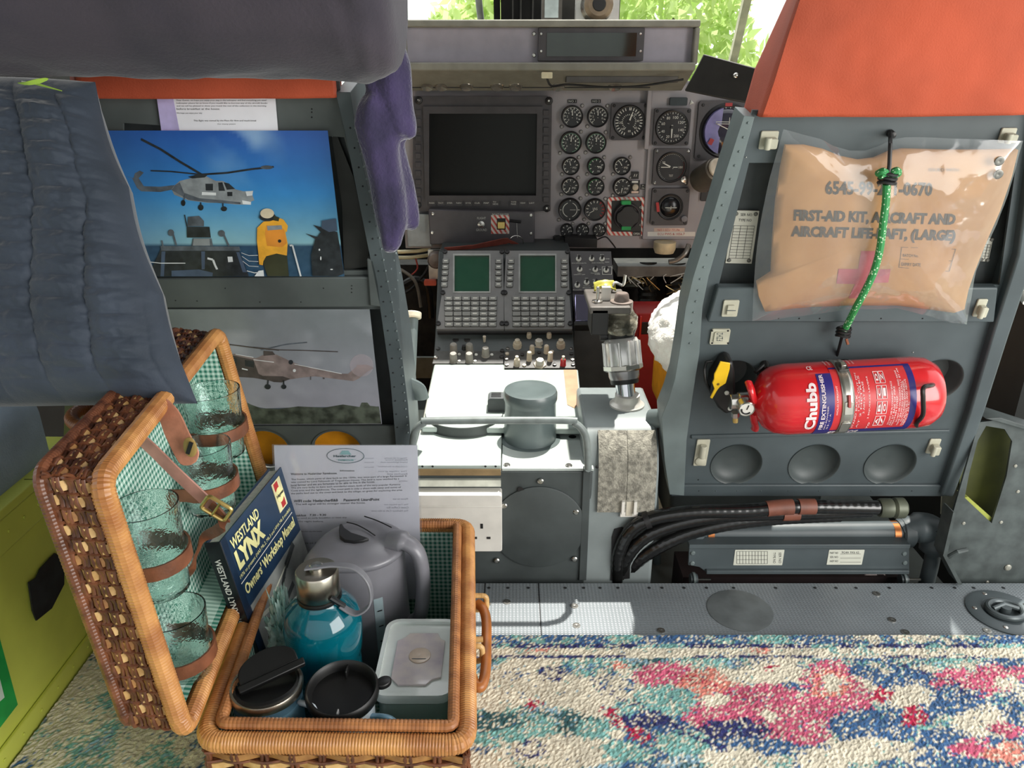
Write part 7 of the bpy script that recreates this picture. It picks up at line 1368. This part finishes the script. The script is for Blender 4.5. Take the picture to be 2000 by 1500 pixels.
# lid handle
mb = MB(); hz = [onY(252, 838, .74), onY(225, 833, .745), onY(185, 836, .75), onY(150, 830, .76), onY(140, 815, .775), onY(160, 800, .80), onY(215, 790, .84), onY(270, 775, .86)]
wrapped(mb, smoothpath(hz, 8), .0075, M('handle_cane_dark', '8a5730', .4, var=.2, scale=40), .0036); mb.build('lid_handle', PB)
mb = MB(); c = [onY(200, 838, .735), onY(235, 828, .73), onY(252, 832, .73), onY(240, 846, .73), onY(205, 852, .735)]; mb.tube(rounded(c, .006), .0035, cane_p, 8, closed=True); mb.build('handle_loop', PB)
# leather fittings of the lid
mb = MB(); P = smoothpath([onY(262, 812, .735), onY(285, 794, .73), onY(308, 792, .722), onY(330, 812, .715), onY(345, 845, .708), onY(362, 880, .70), onY(378, 905, .695)], 6); n = len(P)
mb.strap(P, V((.8, .1, .35)), [.014+.010*min(1, i/(n*.6)) if i < n-5 else (.024, .0225, .019, .013, .006)[i-(n-5)] for i in range(n)], .0022, leather_l); cs = mb.build('closing_strap', PB, label='pale brown leather closing strap', bevel=.0006)
mb = MB(); c = onY(372, 873, .694); mb.lathe(c, (-.1, -1, .1), [(.0070, 0), (.0070, .0012), (.0055, .002), (0, .002)], M('dull_brass', 'b99b5c', .5, .4), 24, U=(1, 0, 0), sq=1.5); mb.box(Frame(c+V((0, -.0022, 0)), (.9, 0, -.4), (.4, 0, .9)), -.002, .002, -.007, .007, -.0005, .001, black); mb.build('brass_slot', cs)
mb = MB(); P = smoothpath([onY(272, 855, .70), onY(300, 880, .695), onY(340, 920, .69), onY(385, 962, .685), onY(415, 990, .68)], 5); mb.strap(P, V((.5, 0, .8)), .013, .0022, M('pinkish_leather', 'b98577', .4, var=.12, scale=40)); mb.build('stay_strap', PB, label='pinkish leather stay strap with buckle')
mb = MB(); P = smoothpath([onY(412, 985, .678), onY(430, 1003, .676), onY(438, 1022, .68), onY(425, 1035, .69), onY(400, 1050, .70), onY(385, 1080, .70), onY(372, 1110, .70), onY(350, 1130, .71)], 5); mb.strap(P, V((.4, -.3, .8)), .012, .0022, leather); mb.build('stay_strap', PB)
mb = MB(); fb = Frame(onY(423, 993, .672), (.80, 0, -.6), (.6, 0, .80)); mb.tube(rounded([fb.w(-.0135, -.0085), fb.w(.0135, -.0085), fb.w(.0135, .0085), fb.w(-.0135, .0085)], .004), .0021, brass, 8, closed=True); mb.tube([fb.w(0, -.0085, .001), fb.w(0, .0085, .001)], .0014, brass, 6); mb.build('buckle', PB)
def tumbler(px, py, Y, r, h, lab, zoff=0, tilt=.03):
    c = onY(px, py, Y); ax = V((-tilt, 0, 1)).normalized(); base = c-ax*h/2
    t_ = MB(); rb = r*.80
    t_.lathe(base, ax, [(0, .0), (rb*.85, 0), (rb, .003), (r, h), (r-.0016, h), (rb-.0016, .007), (0, .006)], glassm, 40); g = t_.build('glass_tumbler', smooth=60, loc=tuple(base)); tag(g, lab, 'glass', 'hammered tumblers strapped in the lid')
    # loop of the lid that holds it
    zc = c-ax*h*.06; lx = ld(0, 0, .92).x; pts = []
    for i in range(15):
        a = math.radians(-115+230*i/14); pts.append(zc+V((cos(a)*(r*.93+.0035), sin(a)*(r*.93+.0035), .002*sin(a))))
    mb = MB(); mb.strap([pts[0]+V((-.022, -.0, 0))]+pts+[pts[-1]+V((-.022, 0, 0))], [ax]*17, .0155, .0022, leather); mb.build('glass_loop', PB, label='brown leather loop holding a glass'); return g
tumbler(422, 826, .865, .0350, .088, 'hammered glass tumbler highest and farthest back in the basket lid')
tumbler(405, 932, .80, .0330, .085, 'hammered glass tumbler in the lid below the farthest one, behind the buckle strap')
tumbler(300, 1072, .645, .0325, .100, 'hammered glass tumbler near the front of the lid, upper of the front pair')
tumbler(352, 1262, .635, .0325, .088, 'hammered glass tumbler lowest in the lid beside the hinge')

# ================================================================ THINGS IN THE BASKET
# ---- aircraft manual
TLn = onY(430, 1058, .735); TRf = onZ(549, 912, TLn.z-.002); e1 = (TRf-TLn); 
BLb = onY(512, 1305, .725); e2 = (BLb-TLn).normalized(); e1n = e1.normalized(); e2 = (e2-e1n*e2.dot(e1n)).normalized(); nb_ = e2.cross(e1n).normalized()
if nb_.x < 0: nb_ = -nb_
HB = .272; WB = e1.length; TB_ = .019
FBk = Frame(TLn, e1n, -e2)
if FBk.N.dot(nb_) < 0: pass
sgn = 1 if FBk.N.x > 0 else -1
def bkp(u, v, n=0): return TLn+e1n*u+e2*v+nb_*n
cover = M('book_navy', '1c3550', .3, var=.05, coat=.3); spine = M('book_spine_black', '15171c', .3, var=.05)
def slab(mb, u0, u1, v0, v1, n0, n1, m):
    q = [bkp(u, v, n) for n in (n0, n1) for u, v in ((u0, v0), (u1, v0), (u1, v1), (u0, v1))]; mb.add(q, [(0, 3, 2, 1), (4, 5, 6, 7), (0, 1, 5, 4), (1, 2, 6, 5), (2, 3, 7, 6), (3, 0, 4, 7)], m)
BK = thing('book', 'navy hardback aircraft manual standing in the basket', 'book', tuple(bkp(WB/2, HB, -TB_/2)))
mb = MB(); slab(mb, 0, WB, 0, HB, -.002, 0, cover); slab(mb, 0, WB, 0, HB, -TB_, -TB_+.002, cover); slab(mb, -.001, .001, 0, HB, -TB_, 0, spine); slab(mb, 0, .012, 0, HB, 0, .0004, M('book_hinge_navy', '16293f', .3)); mb.build('cover', BK, bevel=.0006)
mb = MB(); slab(mb, .001, WB-.003, .003, HB-.003, -TB_+.002, -.002, M('page_block', 'dcd8cc', .8, var=.06, scale=200)); mb.build('pages', BK)
mb = MB(); slab(mb, .014, WB-.001, .098, HB-.004, .0002, .0006, M('cover_picture_grey', 'a9aca8', .35, var=.25, scale=14, col2='6f7472')); mb.build('cover_picture', BK)
mb = MB(); cyel = M('cover_yellow_print', 'ece6a4', .4)
def bt(t_, u0, u1, v0, v1, m=cyel, bold=0): mb.fitfn(t_, lambda a, b: bkp(u0+(u1-u0)*a, v1+(v0-v1)*b, .0009), m, bold, 3)
K_ = .76
bt('WESTLAND', .016, .092, .012*K_, .030*K_, bold=.02); bt('LYNX', .016, .092, .034*K_, .066*K_, bold=.06); bt('1976 to present (HAS Mk.2, Mk.3 and HMA Mk.8 models)', .012, WB-.012, .072*K_, .080*K_); mb.add([bkp(.010, .084*K_, .0009), bkp(WB-.010, .084*K_, .0009), bkp(WB-.010, .0855*K_, .0009), bkp(.010, .0855*K_, .0009)], [(0, 1, 2, 3)], legend); bt("Owners' Workshop Manual", .014, WB-.012, .091*K_, .115*K_, bold=.03)
mb.fitfn('WESTLAND LYNX', lambda a, b: bkp(-.0016, .022+.075*a, -.014+.0075*b), legend, .02, 3); mb.fitfn('1976 TO PRESENT', lambda a, b: bkp(-.0016, .104+.070*a, -.014+.0075*b), M('spine_grey_text', '9a9c9e', .4), 0, 3)
# badge
slab(mb, WB-.040, WB-.014, .006, .048, .0004, .0010, M('badge_cream', 'e9dfae', .4)); slab(mb, WB-.036, WB-.024, .008, .019, .0010, .0012, redm); slab(mb, WB-.030, WB-.018, .035, .046, .0010, .0012, redm)
mb.lathe(bkp(WB-.027, .027, .0011), nb_, [(.0105, 0), (.0105, .0003), (0, .0003)], cyel, 24); mb.fitfn('Haynes', lambda a, b: bkp(WB-.037+.021*a, .030-.006*b, .0018), ink, .03, 3); mb.build('cover_print', BK)
mb = MB(); lp = M('picture_light', 'dfe0cf', .4); hdk = M('picture_dark', '3e4344', .4)
for pts, w_, m_ in ((((.020, .150), (.062, .160)), .0055, lp), (((.062, .160), (.105, .150)), .002, hdk), (((.075, .165), (.118, .118+.02)), .006, hdk), (((.115, .140), (.150, .128)), .010, hdk), (((.060, .150), (.135, .135)), .0026, lp), (((.025, .215), (.060, .185)), .003, lp), (((.03, .19), (.045, .187)), .004, lp), (((.07, .18), (.12, .17)), .008, hdk)):
    a, b = [bkp(u, v-.028, .0010) for u, v in pts]; mb.strap([a, b], nb_.cross(b-a), w_, .0002, m_)
mb.build('picture_shapes', BK)
# ---- information sheet
FPa = Frame((0, .930, 0), (1, 0, 0), (0, 0, 1)); IS = thing('information_sheet', 'white printed information sheet standing behind the kettle in the basket', 'sheet', (-.2, .93, .03))
sp4 = [(535, 870), (815, 870), (824, 1170), (548, 1170)]
mb = MB(); mb.ppoly(FPa, sp4, -.0006, 0, M('sheet_paper', 'e6e6ee', .55, var=.02)); mb.build('paper', IS)
mb = MB(); cpz = crop(530, 860, 4.348)
def pt_(t_, x0, x1, yb, yt, m=ink, bold=0, dy=0): mb.fit(t_, FPa.P(*cpz(x0, yb), .0006), FPa.P(*cpz(x1, yb+dy), .0006), FPa.P(*cpz(x0, yt), .0006), m, bold)
pt_('Information', 583, 705, 264, 252, bold=.02); pt_('Welcome to Haelarcher Farmhouse.', 165, 560, 296, 278, dy=-8, bold=.01)
for i, (t_, x1) in enumerate((('The house, which parts of date back to the 1500s, was once part of a large Farmstead. It', 1150), ('was owned by Lord Falmouth of Tregothnan House. The land is now worked by a', 1085), ('local farmer and we are fortunate to be able to live in the house.', 880), ('We are very lucky to have such wonderful views, both of the very popular Kynance', 1095), ('Cove area and the lighthouse. The coast path is only a short walk away and some of', 1100), ('the paths lead out to the coast and back to the village, so great for exploring the area.', 1115))): pt_(t_, 168, x1, 343+i*24, 325+i*24, dy=-30)
pt_('WIFI code: HaelarcherB&B     Password: LizardPoint', 190, 918, 528, 506, dy=-16, bold=.02); pt_('The wifi signal will be stronger nearer the house.', 205, 800, 556, 536, dy=-14); pt_('Breakfast   7.30 - 9.30', 175, 465, 648, 630, dy=-6, bold=.015); pt_('If you need an early breakfast or have any', 180, 640, 672, 656, dy=-8); pt_('us the night before.', 190, 445, 698, 682); pt_('You may use the kettle', 240, 430, 782, 766); pt_('Please ask if', 250, 380, 880, 862)
# faint mirrored print showing through
for i, (t_, x0, x1) in enumerate((('Things to do nearby', 960, 1155), ('Kynance Cove', 970, 1155), ('Lizard lighthouse walk', 925, 1155), ('Coast path to the harbour', 905, 1155), ('The village green', 910, 1155), ('Beaches and', 985, 1155), ('swimming', 1085, 1155), ('Places to eat', 1030, 1160), ('The Top House Inn', 960, 1165), ('Coast Coffee Bar', 975, 1165), ('The Harbour Cafe at the cove', 850, 1165))):
    y = (160, 175, 195, 232, 272, 293, 355, 505, 555, 578, 606)[i]; mb.fit(t_, FPa.P(*cpz(x1, y), .0005), FPa.P(*cpz(x0, y), .0005), FPa.P(*cpz(x1, y-15), .0005), inkfaint)
for i, y in enumerate((160, 195, 235)): mb.fit('Opening times', FPa.P(*cpz(870, y), .0005), FPa.P(*cpz(790, y), .0005), FPa.P(*cpz(870, y-13), .0005), inkfaint)
c = FPa.P(*cpz(630, 132), .0006); mb.fit('Haelarcher', FPa.P(*cpz(528, 144), .0008), FPa.P(*cpz(720, 144), .0008), FPa.P(*cpz(528, 124), .0008), M('logo_teal_dark', '2d5560', .5), .03); mb.fit('* FARMHOUSE *', FPa.P(*cpz(552, 176), .0008), FPa.P(*cpz(715, 176), .0008), FPa.P(*cpz(552, 160), .0008), M('logo_teal', '58b0b0', .5), .02)
r1 = abs(FPa.P(*cpz(788, 132)).x-c.x); r2 = abs(FPa.P(*cpz(630, 192)).z-c.z); mb.tube([c+V((r1*cos(a), 0, r2*sin(a))) for a in np.linspace(0, 2*pi, 41)[:-1]], .0004, MT['logo_teal_dark'], 5, closed=True)
mb.ppoly(FPa, [cpz(*p) for p in ((580, 122), (600, 88), (655, 88), (680, 122))], .0006, .0007, M('logo_light_teal', '9fd2d4', .5)); mb.build('printed_text', IS)
mb = MB(); mb.ppoly(FPa, [(531, 868), (818, 868), (829, 1175), (545, 1175)], .0012, .0016, clear_mat('sheet_sleeve', (.97, .97, .98), .05, .12, milk=.05, fres=.4)); mb.build('plastic_sleeve', IS)
# ---- kettle
KT = thing('kettle', 'grey plastic jug kettle at the back of the basket', 'kettle', (-.19, .855, .018)); km = M('kettle_grey', '77767c', .28, var=.04, spec=.5); kc_ = onY(706, 1060, .852); kx, ky, kz = kc_.x, .852, kc_.z
def kf(a, b):
    th = a*2*pi; prof_ = [(0, .058), (.03, .060), (.10, .0595), (.75, .0550), (.9, .0555), (.94, .0545)]
    for (b0, r0), (b1, r1_) in zip(prof_[:-1], prof_[1:]):
        if b <= b1 or b1 == .94: r = r0+(r1_-r0)*min(1, (b-b0)/(b1-b0)); break
    sx = 1; x = r*cos(th); y = r*sin(th)*.96; z = .018+(kz-.018-.010)*min(1, b/.94)
    d = max(0, cos(th-math.radians(218)))**8*max(0, (b-.62)/.38)**1.5*.020; x += cos(math.radians(218))*d; y += sin(math.radians(218))*d
    return V((kx+x, ky+y, z+.006*cos(th)*0))
mb = MB(); mb.grid(kf, 64, 40, km, cu=True); mb.build('body', KT, smooth=60)
def topf(a, b):
    th = a*2*pi; q = kf(a, 1.0); c = V((kx, ky, q.z+.020)); t = b
    if t < .12: k = 1+.07*sin(t/.12*pi*.75); p = V((c.x+(q.x-c.x)*k, c.y+(q.y-c.y)*k, q.z+.010*t/.12)); return p
    t = (t-.12)/.88; p = V((c.x+(q.x-c.x)*1.045, c.y+(q.y-c.y)*1.045, q.z)).lerp(V((c.x, c.y, q.z)), t); p.z = q.z+.010+.011*(1-(1-t)**2.4); return p
mb = MB(); mb.grid(topf, 64, 20, km, cu=True); mb.build('lid', KT, smooth=60)
tz = kf(0, 1).z; ck_ = crop(530, 860, 4.348); FKt = Frame((kx, ky, tz+.021), (1, 0, 0), (0, 1, 0))
mb = MB(); mb.ppoly(FKt, [ck_(*p) for p in ((578, 712), (600, 705), (622, 740), (680, 780), (760, 805), (828, 830), (770, 848), (700, 855), (620, 845), (580, 810), (572, 760))], -.010, .0035, M('kettle_dark', '161618', .4)); mb.build('thumb_recess', KT, bevel=.001)
mb = MB()
for P_ in (((640, 695), (720, 715), (800, 755), (880, 808)), ((790, 645), (880, 675), (950, 705), (1020, 740))):
    mb.tube(smoothpath([FKt.P(*ck_(*p), .0022) for p in P_]), .0008, MT['kettle_dark'], 6)
mb.build('lid_groove', KT)
mb = MB(); sp_ = kf(218/360, .9); mb.ball(sp_+V((.006, .006, .002)), .017, .014, .016, MT['kettle_dark'], 20, 12); mb.build('spout_opening', KT)
mb = MB(); hx_ = kx+.053; hb_ = [V((kx+.040, ky-.006, tz+.018)), V((hx_+.004, ky-.012, tz+.020)), V((hx_+.021, ky-.016, tz+.008)), V((hx_+.027, ky-.018, tz-.020)), V((hx_+.026, ky-.018, tz-.060)), V((hx_+.020, ky-.016, tz-.095)), V((hx_+.006, ky-.010, tz-.112)), V((hx_-.002, ky-.006, tz-.122))]
mb.tube(smoothpath(hb_, 7), [.012]*8+[.0095]*34+[.010]*8, km, 16, flat=1.35, up=(0, 1, 0)); mb.build('handle', KT, smooth=60)
mb = MB(); a0 = math.radians(-62)
def gfn(a, b): th = a0+(a-.5)*.22; r = .0590-.0045*b; return V((kx+r*cos(th)*1.012, ky+r*sin(th)*.975, .075+.105*b))
mb.grid(gfn, 6, 14, M('gauge_window', '9fb0b5', .15, coat=.5)); gw = mb.build('water_gauge', KT)
mb = MB()
for b in (.15, .38, .6, .82): p = gfn(.3, b)+V((.0006, -.0012, 0)); mb.box(Frame(p, (cos(a0+pi/2), sin(a0+pi/2), 0), (0, 0, 1)), 0, .006, 0, .0012, -.0005, .0003, ink)
mb.build('gauge_mark', gw)
mb = MB(); th = math.radians(-38); c = V((kx+.0575*cos(th), ky+.0555*sin(th), .125)); mb.cyl(c, c+V((cos(th), sin(th), 0))*.003, .006, M('red_switch', 'a83030', .4), 14); mb.build('switch_mark', KT)
# ---- teal bottle
BT = thing('water_bottle', 'translucent teal water bottle with steel cap and grey carrying strap', 'bottle', (-.215, .72, .018)); bc = onY(626, 1180, .72); bx_, by_ = bc.x, .72
teal = M('teal_plastic', '0e9fb4', .08, var=.03, trans=.75, ior=1.4, coat=.6)
zs = lambda y: .8-.72*tan(PITCH+math.atan((y-750)/FPX))
mb = MB(); mb.lathe((bx_, by_, .018), (0, 0, 1), [(.030, 0), (.038, .003), (.040, .012), (.0405, .030), (.0385, .045), (.0405, .06), (.0405, zs(1285)-.018), (.0395, zs(1275)-.018), (.043, zs(1262)-.018), (.0445, zs(1235)-.018), (.0448, zs(1212)-.018), (.0405, zs(1190)-.018), (.0305, zs(1172)-.018), (.0225, zs(1162)-.018), (.0215, zs(1150)-.018), (.0205, zs(1150)-.018), (.027, zs(1178)-.018), (.041, zs(1225)-.018), (.0375, zs(1290)-.018), (.0375, .010), (0, .008)], teal, 56); mb.build('body', BT, smooth=50)
mb = MB(); mb.lathe((bx_, by_, zs(1168)), (0, 0, 1), [(.0245, 0), (.0252, .003), (.0245, .006), (.0225, .006)], M('gasket_black', '15181a', .3), 40); mb.build('neck_ring', BT)
brushed = M('brushed_steel', 'b9b2a4', .28, 1, var=.1, scale=40)
mb = MB(); z0 = zs(1160); z1 = zs(1112); mb.lathe((bx_, by_, z0), (0, 0, 1), [(.0225, 0), (.0240, .002), (.0240, z1-z0-.002), (.0226, z1-z0), (0, z1-z0+.0005)], brushed, 48); cpb = mb.build('cap', BT, smooth=40)
mb = MB(); mb.lathe((bx_, by_, z1), (0, 0, 1), [(.0085, 0), (.0085, .004), (.006, .0065), (0, .007)], silver, 24); mb.build('cap_button', BT)
mb = MB(); P = smoothpath([V((bx_-.012, by_-.002, z1+.003)), V((bx_+.002, by_-.001, z1+.0045)), V((bx_+.022, by_+.0, z1+.006)), V((bx_+.045, by_-.004, z1+.004)), V((bx_+.060, by_-.010, z1-.012)), V((bx_+.060, by_-.014, z1-.036)), V((bx_+.044, by_-.016, z1-.048)), V((bx_+.026, by_-.012, z1-.040))], 6)
mb.strap(P, V((0, -.9, .25)), .0135, .0024, M('strap_grey', '7e7e84', .4, var=.08)); mb.build('carrying_strap', BT, bevel=.0008)
mb = MB(); mb.tube([V((bx_+.030, by_-.012, z1-.041)), V((bx_+.016, by_-.016, z1-.026))], .0035, MT['gasket_black'], 10); mb.build('strap_anchor', BT)
# ---- travel mugs
mugw = M('mug_wrap_white', 'd9e3ea', .3, var=.06, coat=.4); mugb = M('mug_wrap_blue', '8fb9cf', .3, var=.2, scale=12, coat=.4, col2='5a8fae'); rub = M('lid_rubber_black', '141414', .42, spec=.4)
def mug(px, py, Y, r, lab, ang):
    c = onY(px, py, Y); t_ = thing('travel_mug', lab, 'mug', (c.x, Y, .018), 'travel mugs at the front of the basket'); zt_ = c.z
    mb = MB(); mb.lathe((c.x, Y, .018), (0, 0, 1), [(r*.80, 0), (r*.84, .003), (r*.96, zt_-.018-.018), (r*.93, zt_-.018-.018)], mugb if ang else mugw, 40); mb.build('body', t_, smooth=50)
    return t_, c, zt_
m1, c1_, z1_ = mug(520, 1335, .628, .037, 'travel mug with steel rim and flip-open black lid, front left of the basket', 1)
mb = MB(); mb.lathe((c1_.x, .628, z1_-.008), (0, 0, 1), [(.0372, 0), (.0378, .006), (.0365, .009), (.034, .009), (.033, .0)], brushed, 44); mb.build('steel_rim', m1, smooth=50)
mb = MB(); tl = V((-.10, .38, 1)).normalized(); q = V((c1_.x, .628, z1_-.002)); mb.lathe(q, V((-.05, .12, 1)).normalized(), [(.034, -.004), (.0345, .001), (.031, .002), (.028, -.003), (0, -.003)], rub, 40); mb.build('lid', m1, smooth=50)
mb = MB(); fr_ = Frame(q+V((.004, .006, .006)), V((.82, .50, .10)), V((-.4, .6, .45))); mb.ppoly; pts = [(.031*cos(a), .012+.018*sin(a)) for a in np.linspace(0, pi, 16)]; mb.prism(fr_, pts+[(-.031, .004), (.031, .004)], -.001, .0015, rub); mb.prism(fr_, [(-.034, -.004), (.036, -.004), (.036, .004), (-.034, .004)], -.006, .004, rub); mb.build('flip_lid', m1, bevel=.0015)
mb = MB(); P = [V((c1_.x+.036, .622, z1_-.02)), V((c1_.x+.054, .610, z1_-.018)), V((c1_.x+.058, .606, z1_-.05)), V((c1_.x+.050, .610, z1_-.09)), V((c1_.x+.034, .622, z1_-.095))]; mb.tube(smoothpath(P, 5), .0055, mugw, 12, flat=.6); mb.build('handle', m1)
m2, c2_, z2_ = mug(668, 1345, .628, .034, 'travel mug with round black rubber lid and side tab, front centre of the basket', 0)
mb = MB(); q = V((c2_.x, .628, z2_-.010)); mb.lathe(q, V((.03, -.10, 1)).normalized(), [(.0335, 0), (.0375, .002), (.0385, .006), (.038, .012), (.0355, .0145), (.033, .012), (.0315, .003), (0, .002)], rub, 48); mb.build('lid', m2, smooth=50)
mb = MB(); mb.lathe(q+V((.042, .010, .006)), (0, 0, 1), [(.009, 0), (.009, .005), (.007, .006), (0, .006)], rub, 22, sq=.8); mb.box(Frame(q+V((.0, .028, .004)), (1, 0, 0), (0, 1, 0)), -.0012, .0012, -.008, .004, 0, .010, rub); mb.box(Frame(q+V((.001, -.028, .002)), (1, 0, 0), (0, 1, 0)), -.001, .001, -.004, .003, 0, .006, M('rub_mark', '8e8e8e', .5)); mb.build('lid_tab', m2, bevel=.0012)
mb = MB(); P = [V((c2_.x+.030, .620, z2_-.03)), V((c2_.x+.052, .612, z2_-.026)), V((c2_.x+.064, .608, z2_-.045)), V((c2_.x+.058, .612, z2_-.085)), V((c2_.x+.032, .622, z2_-.095))]; mb.tube(smoothpath(P, 5), .006, mugb, 12, flat=.6); mb.build('handle', m2)
# ---- lidded food box
FBx = Frame((-.111, .722, .018), (1, 0, 0), (0, 1, 0)); bxm = M('frosted_box', 'd5e6dd', .25, var=.03, trans=.35, coat=.3)
LB = thing('food_box', 'frosted plastic food box with embossed lid at the right of the basket', 'food box', (-.111, .722, .018))
hh = .138; mb = MB(); mb.box(FBx, -.041, .041, -.058, .060, 0, hh, bxm, .014); mb.build('tub', LB, bevel=.003)
lm_ = M('frosted_lid', 'f2f8f4', .22, var=.03, coat=.4); mb = MB(); mb.box(FBx, -.0455, .0455, -.063, .066, hh-.008, hh+.003, lm_, .017); mb.build('lid', LB, bevel=.002)
def rr_(w_, h_, r, k=6):
    pts = []
    for cx, cy, a0 in ((w_-r, -h_+r, -90), (w_-r, h_-r, 0), (-w_+r, h_-r, 90), (-w_+r, -h_+r, 180)):
        for j in range(k): a = math.radians(a0+j*90/(k-1)); pts.append((cx+r*cos(a), cy+r*sin(a)))
    return pts
mb = MB(); mb.plate(FBx, rr_(.0455, .0645, .017), [rr_(.0405, .0595, .013)], hh+.003, hh+.007, lm_); mb.build('lid_ridge', LB, bevel=.0012)
em = [(-.027, -.036), (-.018, -.046), (.014, -.046), (.020, -.038), (.030, -.034), (.030, .026), (.024, .030), (.020, .040), (-.014, .040), (-.020, .032), (-.028, .026)]
mb = MB(); mb.prism(FBx, em, hh+.003, hh+.0055, M('embossed_label', 'efe2dc', .12, var=.12, scale=25, col2='c9bccb', coat=.6)); mb.lathe(FBx.w(.002, .000, hh+.0055), FBx.N, [(.013, 0), (.013, .001), (.0115, .0012), (0, .0006)], M('stamp_cream', 'e8cfb8', .25, coat=.3), 28); mb.box(FBx, -.007, .010, -.007, -.0055, hh+.006, hh+.0068, grey); mb.build('embossed_badge', LB, bevel=.0006)
# ---- crumpled clear film beside the book
mb = MB(); fc = onY(563, 1225, .735)
mb.ball(fc+V((-.004, 0, -.030)), .019, .018, .070, M('crumpled_film', 'dbeee6', .15, var=.15, scale=60, trans=.2, ior=1.3, bump=1, bscale=60, col2='8fbdb2', coat=.8), 50, 50, lambda d: 1+.5*noise.noise(d*5)+.3*noise.noise(d*12)+.15*noise.noise(d*26)); o = mb.build('crumpled_film', smooth=15); tag(o, 'crumpled clear film bundle between the book and the teal bottle', 'plastic film')
